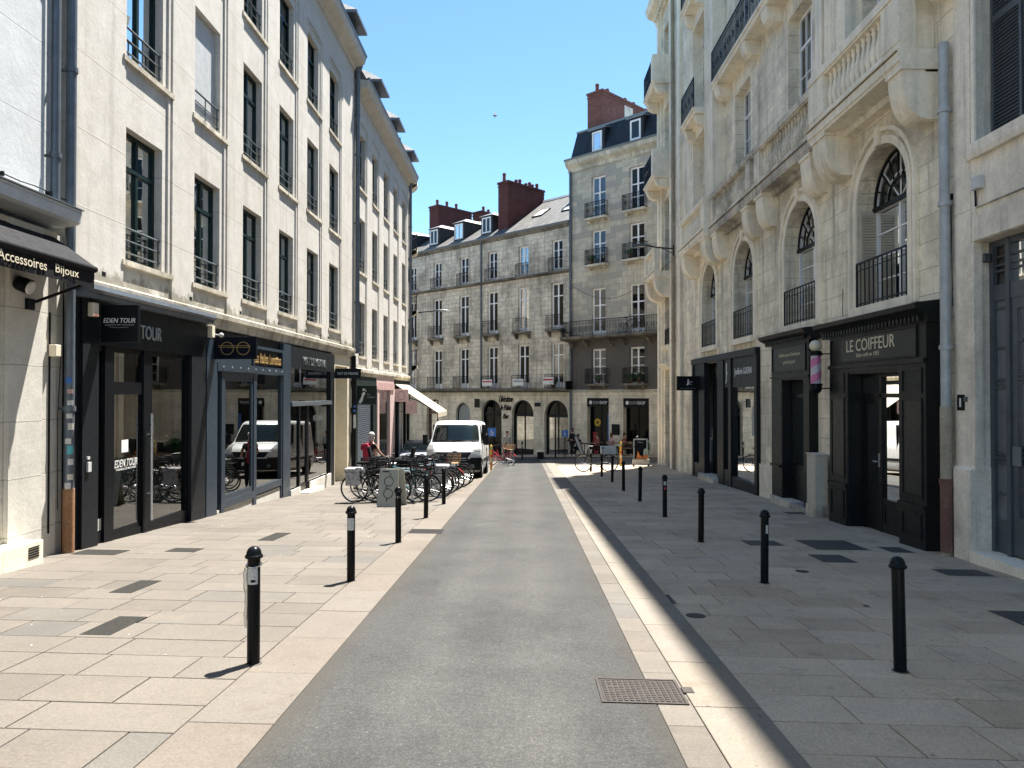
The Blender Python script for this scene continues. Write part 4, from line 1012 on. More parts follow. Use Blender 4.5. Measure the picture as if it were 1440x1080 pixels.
m = MB(); m.plate(F, [(-6.36, 1.42), (-6.28, 1.40), (-6.2, 1.5), (-6.17, 1.66), (-6.1, 1.78), (-6.13, 1.86), (-6.22, 1.8), (-6.25, 1.66), (-6.33, 1.52)], .001, .004).plate(F, [(-6.2, 1.88), (-6.12, 1.93), (-6.08, 1.86), (-6.04, 1.84), (-6.12, 1.98), (-6.2, 1.97)], .001, .004); m.build('figure', 'letter_white', t)
text('La\nmaison', 'lettering', 'letter_grey', t, F, -6.02, -5.72, 1.62, 1.8, .001, .005)
# pink shop
Pk = thing('shopfront', 'pale pink shop front with a tall poster window', 'shopfront', (-6.4, 34, -1.6))
m = MB(); m.box(LF, 31.8, 36.0, 1.95, 2.6, -.2, .06).box(LF, 31.8, 32.2, -2.2, 1.949, -.3, .1).box(LF, 34.9, 36.2, -2.2, 1.949, -.3, .08).box(LF, 32.2, 34.9, -2.2, -1.15, -.3, .05); m.build('joinery', 'shop_pink', Pk)
m = MB()
for k in range(9): m.box(LF, 31.9 + .44 * k, 31.9 + .44 * k + .36, 1.95, 2.25, .12, .13)
m.build('valance', 'cloth_pink', Pk)
m = MB(); m.box(LF, 32.21, 34.89, -1.15, 1.949, -.3, -.1); m.build('poster_panel', 'poster_green', Pk)
m = MB(); m.plate(LF, [(33.1, -1.0), (33.6, -.9), (33.5, -.2), (33.9, .3), (33.6, .9), (33.3, 1.3), (33.2, .8), (32.9, .3), (33.1, -.4)], -.099, -.09); m.plate(LF, [(34, 1.2), (34.4, 1.4), (34.2, 1.8), (33.9, 1.7)], -.099, -.09); m.build('poster_print', 'orange', Pk)
pane(Pk, LF, 32.21, 34.89, -1.15, 1.949, .0)
# cream awning shop at the end
Ca = thing('shopfront', 'dark framed shop front under the cream awning at the street corner', 'shopfront', (-6.4, 38.5, -1.8))
room(Ca, LF, 36.3, 41.0, -2.3, 2.3, -.1, 4, 'room_dark')
m = MB(); m.box(LF, 36.2, 41.1, 2.1, 2.62, -.2, .05)
for a in (36.2, 37.2, 38.3, 39.6, 40.8): m.box(LF, a, a + .25, -2.4, 2.1, -.2, .05)
m.box(LF, 36.2, 41, -2.4, -1.5, -.2, .04); f_ = m.build('frame', 'shop_dark', Ca); pane(f_, LF, 36.3, 41, -1.5, 2.1, -.02)
m = MB(); m.box(LF, 37.6, 37.95, -1.9, 2.1, .05, .12); m.build('mullion', 'frame_white', Ca)
aw = thing('awning', 'long cream fabric awning sloping down towards the white van', 'awning', (-6.3, 38, 2))
m = MB(); a0, a1 = 36.5, 40.6
m.hexa([LF.P(a0, 2.22, .05), LF.P(a1, 2.22, .05), LF.P(a1, .82, 2.15), LF.P(a0, .82, 2.15), LF.P(a0, 2.25, .05), LF.P(a1, 2.25, .05), LF.P(a1, .85, 2.16), LF.P(a0, .85, 2.16)]); m.build('canopy', 'awning_cream', aw)
m = MB(); m.box(LF, a0, a1, .6, .83, 2.15, 2.17); m.build('valance', 'awning_cream', aw)
m = MB()
for a in (a0 + .2, a1 - .2): m.tube([LF.P(a, 1.75, .1), LF.P(a, 1.45, 1.1), LF.P(a, .85, 2.1)], .025, 6)
m.build('arm', 'iron', aw)
t, F = proj_sign('pink square hanging sign with a thin dark ring, nearer of the two pink signs', 36.3, -6.42, -5.72, 1.38, 2.0, 'shop_pink')
m = MB(); n = 30
for k in range(n): pass
m.tube([F.P(-6.07 + .16 * math.cos(2 * PI * k / 30), 1.69 + .21 * math.sin(2 * PI * k / 30), .002) for k in range(30)], .008, 5, True); m.build('ring', 'iron', t)
t, F = proj_sign('plain pink square hanging sign with faint script, farther of the two pink signs', 36.9, -5.95, -5.38, .78, 1.42, 'shop_pink')
m = MB(); m.tube([F.P(-5.67 + .09 * math.cos(k * .8) * (1 - k / 14), 1.1 + .015 * k - .06, .002) for k in range(12)], .005, 4); m.build('script', 'shop_grey', t)
# ------------------------------------------------------------------ right side: the stone building with balconies
Rb = thing('stone_building', 'pale stone building with arched windows, balustrades and round corbels over the barber shop', 'building', (6.4, 23, -1))
arch = [(12.4, 14.3), (16.3, 18.25), (20.75, 22.65), (24.78, 26.7)]
upw = [(12.55, 14.05), (16.5, 18.0), (21.0, 22.5), (25.0, 26.5)]
holes = [(a, b, 3.42, 6.25, True, .42) for a, b in arch]
for (a, b) in upw:
    holes += [(a, b, 7.2, 10.85, False, .36), (a, b, 11.75, 14.9, False, .36), (a, b, 15.9, 18.4, False, .36)]
for z0, z1 in ((4.0, 6.3), (7.2, 10.6), (11.75, 14.8), (15.9, 18.4)): holes.append((32.6, 33.85, z0, z1, False, .5))
holes += [(32.6, 33.85, -2, 2.85, False, .5), (12.3, 14.3, -2, 2.2, False, .5), (16.55, 18.0, -2, 2.2, False, .45), (20.3, 27.9, -2.2, 2.85, False, .45)]
m = MB(); wall(m, RF, 11.1, 35.0, -3, 19.6, holes, 0, .4); shell(m, RF, 11.1, 35.0, -3, 19.6, 0, 9); m.build('wall', 'stone_right', Rb, fix=False)
m = MB()
m.prism(RF, [(0, 19.3), (.08, 19.3), (.12, 19.5), (.42, 19.62), (.52, 19.9), (0, 20.0)], 11.1, 29.9)
m.prism(RF, [(0, 19.3), (.12, 19.3), (.2, 19.55), (.52, 19.7), (.64, 20.0), (0, 20.15)], 30.1, 35.3)
for k in range(20): m.box(RF, 30.3 + k * .24, 30.42 + k * .24, 19.36, 19.56, .1, .28)
m.build('cornice', 'stone_smooth', Rb)
m = MB(); m.prism(RF, [(.3, 20.02), (-4.5, 20.6), (-9, 20.02)], 11.1, 35.0); m.build('roof', 'slate_new', Rb)
# arch mouldings and jamb rolls
for i, (a, b) in enumerate(arch):
    c = (a + b) / 2; r = (b - a) / 2; sp = 6.25 - r
    m = MB()
    m.ring(RF, c, sp, 0, r + .30, r + .22, .06, 22, 0, PI); m.ring(RF, c, sp, 0, r + .14, r + .0, .035, 22, 0, PI)
    for s in (-1, 1):
        for x0, x1, w1 in ((.22, .30, .06), (0, .14, .035)):
            u0, u1 = sorted((c + s * (r + x0), c + s * (r + x1))); m.box(RF, u0, u1, 3.3, sp, 0, w1)
    m.box(RF, c - .09, c + .09, sp + r - .01, sp + r + .34, .0, .09)
    m.build('arch_moulding', 'stone_smooth', Rb)
    w_ = casement(Rb, RF, a + .02, b - .02, 3.45, 6.23, -.38, 'frame_white', cols=2, rows=4, arch=True, fw=.06)
    m = MB(); m.box(RF, a - .1, b + .1, 3.25, 3.42, -.1, .12); m.build('sill', 'stone_smooth', w_)
    railing(w_, RF, a + .02, b - .02, 3.43, 4.28, .03, n=11)
    # half-moon iron fan over the transom
    m = MB(); m.ring(RF, c, sp, -.32, r - .03, r - .09, .03, 20, 0, PI); m.ring(RF, c, sp, -.32, r * .42, r * .42 - .04, .03, 12, 0, PI); m.box(RF, a + .03, b - .03, sp - .05, sp + .03, -.33, -.27)
    for k in range(1, 8):
        t = PI * k / 8; m.tube([RF.P(c + r * .4 * math.cos(t), sp + r * .4 * math.sin(t), -.305), RF.P(c + (r - .06) * math.cos(t), sp + (r - .06) * math.sin(t), -.305)], .016, 5)
    m.build('fanlight_grille', 'iron', w_)
    if i == 0:
        m = MB(); q0, q1 = b - .46, b - .05
        m.box(RF, b - .03, b + .0, 3.5, 5.3, -.36, -.32)
        F2 = Fr(6.4 + .02, b - .03, 1, 0, 0, -1)
        m.box(F2, .0, .05, 3.5, 5.28, 0, .03).box(F2, .31, .36, 3.5, 5.28, 0, .03).box(F2, .05, .31, 3.5, 3.58, 0, .03).box(F2, .05, .31, 5.2, 5.28, 0, .03)
        k = 3.6
        while k < 5.18: m.box(F2, .05, .31, k, k + .03, .004, .026); k += .052
        F3 = Fr(6.4 + .02, a + .06, 1, 0, 0, -1)
        m.build('shutter', 'frame_cream', w_)
        m = MB(); F2 = Fr(6.4 - .0, b - .16, 1, 0, 0, -1)
for (a, b) in upw:
    for z0, z1 in ((7.2, 10.85), (11.75, 14.9), (15.9, 18.4)):
        casement(Rb, RF, a, b, z0, z1, -.33, 'frame_white', cols=4, rows=4, transom=.8, fw=.06, curtain=('curtain', 'sides') if z0 < 8 else None)
for z0, z1 in ((4.0, 6.3), (7.2, 10.6), (11.75, 14.8), (15.9, 18.4)):
    w_ = casement(Rb, RF, 32.62, 33.83, z0, z1, -.46, 'frame_white', cols=2, rows=3, fw=.07)
    if z0 < 5: railing(w_, RF, 32.62, 33.83, z0, z0 + .7, .0, n=8)
m = MB()
for z in (3.82,): m.prism(RF, [(0, z - .1), (.12, z - .02), (.14, z + .08), (0, z + .12)], 32.4, 34.0)
m.prism(RF, [(0, 2.86), (.1, 2.9), (.28, 3.02), (.3, 3.12), (0, 3.18)], 32.3, 34.1)
m.box(RF, 34.6, 35.0, -3, 19.3, 0, .14).box(RF, 31.95, 32.3, -3, 19.3, 0, .1).box(RF, 34.15, 34.4, -3, 19.3, 0, .1).box(RF, 30.0, 30.5, -3, 19.3, 0, .12); m.build('pilaster', 'stone_smooth', Rb)
m = MB(); m.box(RF, 32.6, 33.84, -1.7, 2.84, -.49, -.42); dr = m.build('door', 'shop_grey', Rb); m = MB(); m.box(RF, 32.8, 33.6, .6, 2.5, -.42, -.41); m.build('door_glass', 'glass', dr)
# end corner returns of the block: dressed side facing the square
m = MB(); SF = Fr(6.4, 35.0, 1, 0, 0, 1)
for z in (7.1, 11.5, 15.6): m.box(SF, .2, 8, z - .2, z, 0, .12)
for z0 in (4.0, 7.2, 11.75, 15.9):
    for u in (1.4, 3.9, 6.4): m.box(SF, u, u + 1.1, z0, z0 + 2.4, 0.001, .012)
m.build('side_window', 'shop_grey', Rb)
def corbel(parent, F, u0, u1, z, w, h, name='corbel'):
    """big rounded console: flat sides, a curled front"""
    pts = [(0, z)] + [(w * math.cos(t * .5 * PI) ** .62 if t < 1 else 0, z - .12 - (h - .12) * math.sin(t * .5 * PI)) for t in [k / 12 for k in range(13)]]
    pts = [(0, z), (w, z)] + pts[1:]
    m = MB(); m.prism(F, pts, u0, u1); m.box(F, u0 - .03, u1 + .03, z - .075, z + .001, 0, w + .035)
    return m.build(name, 'stone_smooth', parent)
def balustrade(parent, F, u0, u1, z, w, piers, h=1.05, mat='stone_smooth', name='balustrade', pw=.42):
    m = MB(); m.box(F, u0, u1, z, z + .14, w - .26, w - .02); m.box(F, u0 - .01, u1 + .01, z + h - .15, z + h, w - .29, w + .01)
    m.box(F, u0, u1, z + h - .19, z + h - .151, w - .26, w - .02)
    for a, b in piers: m.box(F, a, b, z + .141, z + h - .191, w - .27, w - .005)
    ed = sorted(piers); gaps = [(ed[i][1], ed[i + 1][0]) for i in range(len(ed) - 1)]
    H = h - .33; prof = [(.05, 0), (.062, .03 * H), (.045, .08 * H), (.05, .14 * H), (.078, .34 * H), (.07, .46 * H), (.04, .72 * H), (.036, .80 * H), (.055, .86 * H), (.04, .92 * H), (.06, H)]
    for a, b in gaps:
        n = max(1, int((b - a) / .185))
        for k in range(n): m.lathe(F.P(a + (b - a) * (k + .5) / n, z + .14, w - .14), prof, 10)
    return m.build(name, mat, parent, smooth=True)
def ledge(parent, F, u0, u1, z, w, mat='stone_smooth', name='slab'):
    m = MB(); m.prism(F, [(0, z - .36), (w * .3, z - .36), (w * .34, z - .26), (w * .92, z - .24), (w * .92, z - .2), (w - .02, z - .18), (w - .02, z - .035), (w + .025, z - .01), (w + .02, z), (0, z)], u0, u1)
    o_ = m.build(name, mat, parent); MB().box(F, u0 + .01, u1 - .01, z - .032, z - .014, w - .1, w + .004).build('drip_groove', 'stone_groove', o_); return o_
M['stone_groove'] = plain('stone_groove', (.07, .065, .055), .9)
# first-floor balconies: bay, long middle one, bay, corner
def stone_balcony(u0, u1, w, mat, corb, piers, z=7.14):
    b = ledge(Rb, RF, u0, u1, z, w, mat, 'balcony')
    balustrade(b, RF, u0 + .02, u1 - .02, z, w - .03, piers, mat='stone_smooth' if mat == 'stone_smooth' else 'stone_weathered')
    for a, c in corb: corbel(b, RF, a, c, z - .25, w - .08, .85)
    return b
M['stone_weathered'] = stone('stone_weathered', (.84, .76, .60), (.24, .22, .18), None, .85, .9, .3)
stone_balcony(11.5, 15.2, .63, 'stone_smooth', [(11.5, 11.95), (14.45, 15.08)], [(11.52, 12.1), (14.45, 15.17)])
stone_balcony(15.24, 23.95, .46, 'stone_dirty', [(15.65, 16.2), (18.8, 19.35), (20.05, 20.6), (23.3, 23.85)], [(15.26, 15.62), (18.9, 19.35), (19.7, 20.1), (23.55, 23.93)])
stone_balcony(24.0, 27.9, .63, 'stone_smooth', [(24.1, 24.7), (27.2, 27.85)], [(24.02, 24.5), (27.4, 27.88)])
stone_balcony(32.2, 34.95, .8, 'stone_smooth', [(32.3, 32.8), (34.3, 34.9)], [(32.22, 32.7), (34.4, 34.93)])
# the two projecting bays with fluted pilasters
for (u0, u1) in ((11.62, 15.05), (24.15, 27.75)):
    m = MB(); wall(m, RF, u0, u1, 7.14, 19.3, [(u0 + .93, u1 - .93, z0, z1) for z0, z1 in ((7.2, 10.85), (11.75, 14.9), (15.9, 18.4))], .3, .3)
    for u in (u0, u1): m.quad(RF.P(u, 7.14, 0), RF.P(u, 7.14, .3), RF.P(u, 19.3, .3), RF.P(u, 19.3, 0))
    bo = m.build('bay', 'stone_smooth', Rb, fix=False)
    m = MB()
    for a in (u0 + .02, u1 - .82):
        for k in range(4): m.tube([RF.P(a + .12 + k * .19, 7.5, .30), RF.P(a + .12 + k * .19, 18.9, .30)], .065, 8)
        m.box(RF, a, a + .8, 7.15, 7.5, .3, .36).box(RF, a, a + .8, 18.6, 18.9, .3, .37)
    m.build('fluting', 'stone_smooth', bo, True)
    for z in (11.3, 15.5): MB().box(RF, u0 + .9, u1 - .9, z - .15, z + .2, .3, .38).build('lintel', 'stone_smooth', bo)
for (u0, u1) in ((15.22, 15.55), (23.6, 23.98)):
    m = MB(); m.box(RF, u0, u1, 7.15, 19.3, 0, .30 if u0 < 20 else .40); m.build('giant_pilaster', 'stone_smooth', Rb)
def iron_balcony(u0, u1, z, w, brackets, n):
    m = MB(); m.prism(RF, [(0, z - .22), (w * .88, z - .20), (w * .92, z - .1), (w, z - .08), (w, z), (0, z)], u0, u1); b = m.build('balcony', 'stone_smooth', Rb)
    railing(b, RF, u0 + .03, u1 - .03, z, z + 1.02, w - .05, n=n, ret=0, ornate=True)
    for a, c in brackets: m = MB(); m.prism(RF, [(0, z - .62), (w * .45, z - .60), (w * .7, z - .5), (w * .8, z - .36), (w * .86, z - .22), (0, z - .22)], a, c); m.build('bracket', 'stone_smooth', b)
    return b
iron_balcony(15.6, 23.55, 11.62, .5, [(15.75, 16.15), (18.3, 18.75), (20.1, 20.55), (22.95, 23.4)], 66)
for z in (11.45, 15.6):
    iron_balcony(24.9, 26.9, z, .75, [(25.0, 25.25), (26.55, 26.8)], 16); iron_balcony(32.3, 34.95, z, .8, [(32.4, 32.75), (34.5, 34.9)], 22)
    m = MB(); m.box(RF, 32.3, 32.75, z, z + 1.05, .05, .8); m.build('end_pier', 'stone_smooth', Rb)
iron_balcony(12.4, 14.2, 11.45, .75, [(12.5, 12.75), (13.9, 14.15)], 16)

# ------------------------------------------------------------------ right shopfronts
S1 = thing('shopfront', 'black panelled barber shop front lettered LE COIFFEUR with dentil cornice', 'shopfront', (6.2, 13.5, -.7))
zr = lambda u: G(6.3, u) - .12
m = MB()
m.box(RF, 11.5, 12.3, -.0, 2.36, -.1, .225).box(RF, 14.3, 15.1, -.0, 2.36, -.1, .225)
m.box(RF, 11.5, 12.3, zr(11), -.001, -.1, .245).box(RF, 14.3, 15.1, zr(14.4), -.001, -.1, .245)
m.box(RF, 12.301, 14.299, 2.2, 2.36, -.1, .225).box(RF, 11.5, 15.1, 2.361, 2.90, -.1, .215).box(RF, 11.5, 15.1, 2.28, 2.345, .2, .262)
m.build('joinery', 'salon', S1)
m = MB()
def panelled(m, F, u0, u1, v0, v1, w, t=.035, d=.018):
    m.box(F, u0, u1, v0, v0 + t, w, w + d).box(F, u0, u1, v1 - t, v1, w, w + d).box(F, u0, u0 + t, v0 + t, v1 - t, w, w + d).box(F, u1 - t, u1, v0 + t, v1 - t, w, w + d)
panelled(m, RF, 11.6, 12.22, .15, 1.72, .225); panelled(m, RF, 11.6, 12.22, 1.8, 2.2, .225); panelled(m, RF, 14.4, 15.0, .15, 1.72, .225); panelled(m, RF, 14.4, 15.0, 1.8, 2.2, .225)
panelled(m, RF, 11.6, 12.2, -.48, -.08, .245); panelled(m, RF, 14.4, 15.0, -.62, -.08, .245); panelled(m, RF, 11.75, 15.02, 2.38, 2.88, .215, .03, .028)
m.box(RF, 11.5, 12.3, .0, .05, .225, .275).box(RF, 14.3, 15.1, .0, .05, .225, .275)
m.build('moulding', 'salon', S1)
m = MB(); m.box(RF, 11.64, 12.18, .2, 1.68, .225, .229).box(RF, 14.46, 14.95, .2, 1.68, .225, .229).box(RF, 11.79, 14.98, 2.42, 2.84, .215, .219); m.build('panel', 'salon_panel', S1)
m = MB(); m.prism(RF, [(-.1, 2.901), (.24, 2.901), (.25, 3.0), (.31, 3.06), (.42, 3.11), (.44, 3.18), (.40, 3.2), (-.1, 3.26)], 11.42, 15.45)
k = 11.55
while k < 15.2: m.box(RF, k, k + .062, 2.92, 3.01, .25, .31); k += .125
m.build('cornice', 'salon', S1)
text('LE COIFFEUR', 'lettering', 'letter_cream', S1, RF, 12.45, 14.3, 2.58, 2.80, .221, .006, rtl=True)
text('Salon créé en 1955', 'lettering', 'letter_cream', S1, RF, 13.0, 13.9, 2.47, 2.545, .221, .004, rtl=True, italic=.25)
room(S1, RF, 12.34, 14.26, -.85, 2.158, -.16, 3.5, 'room_dark')
MB().box(RF, 14.262, 14.299, -1, 2.199, -.5, .22).build('reveal_lining', 'salon', S1); MB().box(RF, 12.301, 12.338, -1, 2.199, -.5, .22).build('reveal_lining', 'salon', S1); MB().box(RF, 12.34, 14.26, 2.16, 2.199, -.5, .2).build('reveal_lining', 'salon', S1)
m = MB(); q = -.13
m.box(RF, 12.34, 12.39, -1, 2.158, q, q + .08).box(RF, 14.21, 14.26, -1, 2.158, q, q + .08).box(RF, 12.38, 14.22, 1.72, 1.8, q, q + .07).box(RF, 12.38, 14.22, 2.1, 2.158, q, q + .07).box(RF, 13.52, 13.60, -1, 2.1, q, q + .07).box(RF, 12.38, 13.52, -1, -.1, q, q + .06)
panelled(m, RF, 12.45, 13.45, -.55, -.18, q + .06)
f_ = m.build('frame', 'salon', S1)
m = MB(); m.box(RF, 13.60, 13.68, -.72, 1.72, q, q + .05).box(RF, 14.11, 14.22, -.72, 1.72, q, q + .05).box(RF, 13.68, 14.11, -.72, .0, q, q + .05).box(RF, 13.68, 14.11, 1.6, 1.72, q, q + .05); dr = m.build('door', 'salon', S1)
m = MB(); m.tube([RF.P(13.64, .55, q + .05), RF.P(13.64, .55, q + .11), RF.P(13.76, .55, q + .11)], .014, 8); m.box(RF, 13.61, 13.67, .45, .7, q + .05, q + .056); m.build('handle', 'steel', dr)
pane(dr, RF, 13.68, 14.11, 0, 1.6, q + .02); pane(f_, RF, 12.38, 13.52, -.1, 1.72, q + .02); pane(f_, RF, 12.38, 14.22, 1.8, 2.1, q + .02)
m = MB(); m.box(RF, 12.3, 14.3, -1.2, -.74, -.3, .2); m.build('threshold', 'stone_dirty', S1)

S2 = thing('shopfront', 'narrow black barber shop window with lettered sign and small dentil cornice', 'shopfront', (6.2, 17.3, -.8))
m = MB(); m.box(RF, 16.25, 16.55, zr(16.4), 2.3, -.1, .2).box(RF, 18.0, 18.7, zr(18.5), 2.3, -.1, .2).box(RF, 16.25, 18.7, 2.301, 2.98, -.1, .2).box(RF, 16.551, 17.999, 2.15, 2.3, -.1, .199); m.box(RF, 16.22, 18.72, 2.16, 2.2, .2, .24); m.build('joinery', 'salon', S2)
m = MB(); panelled(m, RF, 16.4, 18.6, 2.3, 2.93, .2, .03, .025); m.box(RF, 18.02, 18.68, .0, .06, .2, .25).box(RF, 16.26, 16.54, 0, .06, .2, .25); m.build('moulding', 'salon', S2)
m = MB(); m.box(RF, 16.46, 18.54, 2.34, 2.89, .2, .204); m.build('panel', 'salon_panel', S2)
m = MB(); m.prism(RF, [(-.1, 2.981), (.22, 2.981), (.24, 3.06), (.38, 3.13), (.42, 3.22), (-.1, 3.28)], 16.05, 19.1)
k = 16.3
while k < 18.9: m.box(RF, k, k + .062, 3.0, 3.075, .24, .3); k += .125
m.build('cornice', 'salon', S2)
text('Coiffeur pour Gentlemen', 'lettering', 'letter_cream', S2, RF, 16.75, 18.15, 2.64, 2.75, .206, .004, rtl=True, italic=.3)
text('petits & grands', 'lettering', 'letter_cream', S2, RF, 17.05, 17.85, 2.47, 2.58, .206, .004, rtl=True, italic=.3)
room(S2, RF, 16.59, 17.96, -.95, 2.11, -.12, 3, 'room_dark')
for a, b in ((16.551, 16.588), (17.962, 17.999)): MB().box(RF, a, b, -1, 2.149, -.5, .195).build('reveal_lining', 'salon', S2)
MB().box(RF, 16.59, 17.96, 2.112, 2.149, -.5, .19).build('reveal_lining', 'salon', S2)
m = MB(); m.box(RF, 16.59, 16.67, -1, 2.11, -.1, -.03).box(RF, 17.88, 17.96, -1, 2.11, -.1, -.03).box(RF, 16.65, 17.9, 1.7, 1.78, -.1, -.03).box(RF, 16.65, 17.9, -1, .1, -.1, -.04).box(RF, 17.1, 17.16, .1, 2.11, -.1, -.03); f_ = m.build('frame', 'salon', S2); pane(f_, RF, 16.65, 17.9, .1, 2.11, -.08)
m = MB(); m.hexa([Vector((x, y, z)) for z in (-1.2, -.72) for x, y in ((6.5, 16.1), (6.12, 16.1), (6.12, 18.6), (6.5, 18.6))]); m.build('step', 'stone_dirty', S2)

S3 = thing('shopfront', 'charcoal jewellery shop front with tall windows and recessed door', 'shopfront', (6.3, 24, -1.1))
m = MB()
m.box(RF, 20.2, 27.98, 2.86, 3.06, -.1, .14).box(RF, 20.2, 20.42, zr(20.3), 2.859, -.1, .11).box(RF, 22.72, 23.02, zr(22.8), 2.859, -.1, .11).box(RF, 23.62, 24.35, zr(24), 2.859, -.1, .1).box(RF, 26.1, 26.9, zr(26), 2.859, -.1, .1).box(RF, 27.75, 27.98, zr(28), 2.859, -.1, .11)
m.box(RF, 20.421, 22.719, 1.98, 2.859, -.1, .06).box(RF, 23.021, 23.619, 1.98, 2.859, -.1, .06).box(RF, 26.901, 27.749, 1.98, 2.859, -.1, .06)
m.box(RF, 20.421, 22.719, -1.3, -.72, -.1, .08).box(RF, 23.021, 23.619, -1.4, -.6, -.1, .08).box(RF, 26.901, 27.749, -1.6, -.75, -.1, .08)
m.build('joinery', 'shop_grey', S3)
room(S3, RF, 20.3, 27.9, -1.3, 2.85, -.2, 4, 'room')
m = MB(); m.box(RF, 24.351, 26.099, 1.95, 2.859, -.3, -.22).box(RF, 24.351, 24.45, -1.3, 1.95, -.3, -.2).box(RF, 26., 26.099, -1.3, 1.95, -.3, -.2).box(RF, 24.45, 26., -1.3, -.9, -.3, -.22).box(RF, 25.2, 25.26, -.9, 1.95, -.3, -.22); dr = m.build('door', 'black', S3); pane(dr, RF, 24.45, 26.0, -.9, 1.95, -.26)
f_ = MB().box(RF, 20.42, 20.48, -.72, 1.98, -.05, .07).box(RF, 22.66, 22.72, -.72, 1.98, -.05, .07).box(RF, 23.02, 23.07, -.6, 1.98, -.05, .07).box(RF, 23.57, 23.62, -.6, 1.98, -.05, .07).build('frame', 'black', S3)
pane(f_, RF, 20.48, 22.66, -.72, 1.98, 0); pane(f_, RF, 23.07, 23.57, -.6, 1.98, 0); pane(f_, RF, 26.95, 27.75, -.75, 1.98, 0)
text('Joaillerie GUERIN', 'lettering', 'letter_white', S3, RF, 20.75, 22.45, 2.30, 2.55, .062, .008, rtl=True)
m = MB(); m.plate(RF, [(23.38, 2.75), (23.3, 2.75), (23.3, 2.2), (23.4, 2.1), (23.46, 2.14), (23.38, 2.22)], .062, .07); m.ring(RF, 23.2, 2.33, .062, .13, .10, .008, 16, -.5, PI * 1.3); m.build('monogram', 'letter_white', S3)
m = MB()
for k in range(9):
    t = -.9 + k * .22; m.tube([RF.P(25.2, 1.98, -.218), RF.P(25.2 + .4 * math.sin(t), 2.0 + .45 * math.cos(t) * .9, -.218), RF.P(25.2 + .75 * math.sin(t), 2.0 + .8 * math.cos(t) ** .7, -.218)], .008, 4)
m.build('palm_motif', 'letter_grey', S3)
m = MB(); m.hexa([Vector((x, y, z)) for z in (-1.6, -1.0) for x, y in ((6.6, 24.2), (6.12, 24.2), (6.12, 26.3), (6.6, 26.3))]); m.build('step', 'stone_dirty', S3)
m = MB()
for u in (20.9, 21.6, 22.3, 27.2): m = MB().box(RF, u - .18, u + .18, -.7, .1, -.7, -.35).lathe(RF.P(u, .1, -.5), [(.1, 0), (.11, .05), (.05, .12), (.04, .3), (.09, .36), (.02, .4)], 10); m.build('display_stand', 'curtain', S3)
t, F = proj_sign('black hanging sign with a white emblem outside the jewellery shop', 26.9, 5.50, 6.30, 1.90, 2.42, 'black')
m = MB(); m.plate(F, [(5.88, 2.3), (5.93, 2.3), (5.93, 2.12), (5.88, 2.08), (5.83, 2.12), (5.87, 2.15)], .001, .006).ring(F, 6.0, 2.17, .001, .06, .045, .005, 12, .3, 5.2); m.build('emblem', 'letter_white', t)
text('JOAILLERIE GUERIN', 'lettering', 'letter_grey', t, F, 5.62, 6.18, 1.96, 1.99, .001, .004)
m = MB(); m.box(RF, 18.75, 20.15, -1.9, -.1, 0, .06); m.build('plinth', 'stone_smooth', Rb)

bp = thing('barber_pole', 'barber pole with pink and white stripes under a cream globe', 'barber pole', RF.P(15.3, 1.8, .42))
c = RF.P(15.3, 0, .42)
m = MB()
N = 40
for k in range(N):
    for j in range(18):
        a0, a1 = 2 * PI * j / 18, 2 * PI * (j + 1) / 18; z0, z1 = 1.98 + .6 * k / N, 1.98 + .6 * (k + 1) / N
        ph = ((j / 18) - (z0 - 1.98) / .33) % 1
        if ph < .5: m.quad(*[c + Vector((.102 * math.cos(a), .102 * math.sin(a), z)) for a, z in ((a0, z0), (a1, z0), (a1, z1), (a0, z1))])
m.build('stripe', 'pole_pink', bp, fix=False)
m = MB(); m.tube([c + Vector((0, 0, 1.98)), c + Vector((0, 0, 2.58))], .1, 18); m.build('cylinder', 'pole_white', bp, True)
m = MB(); m.lathe(c + Vector((0, 0, 2.57)), [(.11, 0), (.135, .01), (.135, .05), (.115, .06), (.12, .09), (.05, .1)], 18); m.lathe(c + Vector((0, 0, 1.80)), [(.02, -.03), (.06, 0), (.11, .05), (.125, .1), (.12, .15), (.135, .16), (.135, .19), (.11, .2)], 18)
m.tube([c + Vector((0, 0, 1.9)), RF.P(15.3, 1.9, .0)], .014, 6).tube([c + Vector((0, 0, 2.61)), RF.P(15.3, 2.61, .0)], .014, 6); m.build('cap', 'black', bp, True)
m = MB(); m.ball(c + Vector((0, 0, 2.77)), .125, 20); m.build('globe', 'globe', bp, True)
cb = thing('utility_cabinet', 'worn cream utility cabinet between the two barber shop fronts', 'cabinet', RF.P(15.75, -.8, .23))
m = MB(); m.box(RF, 15.52, 15.98, -.55, .5, .09, .36); m.build('body', 'cabinet', cb, bevel=.012)
m = MB(); m.box(RF, 15.50, 16.0, .5, .53, .08, .375); m.build('lid', 'cabinet', cb, bevel=.008)
m = MB(); m.box(RF, 15.49, 16.01, -.9, -.549, .08, .37); m.build('base', 'stone_dirty', cb)
m = MB(); m.box(RF, 15.56, 15.94, -.5, .44, .361, .366); m.build('door', 'cabinet', cb)
downpipe('pale blue-grey downpipe with stickers above a rusty red foot beside the house number', RF, 11.14, .12, G(6.2, 11.1), 7.05, .072, 'pipe_pale', (2.45, 4.6, 6.0), (1.55, 'pipe_beige'), [(1.72, .16, .9, 'sticker_teal'), (1.9, .13, 1.1, 'sticker'), (1.58, .1, 1.0, 'sticker_red'), (2.05, .14, .9, 'sticker')])
m = MB(); m.tube([RF.P(11.14, G(6.2, 11.1) + .05, .12), RF.P(11.14, .45, .12)], .088, 12); m.tube([RF.P(11.14, .44, .12), RF.P(11.14, .53, .12)], .10, 12)
m.tube([RF.P(11.27, -.5, .04), RF.P(11.27, .9, .04)], .02, 6)
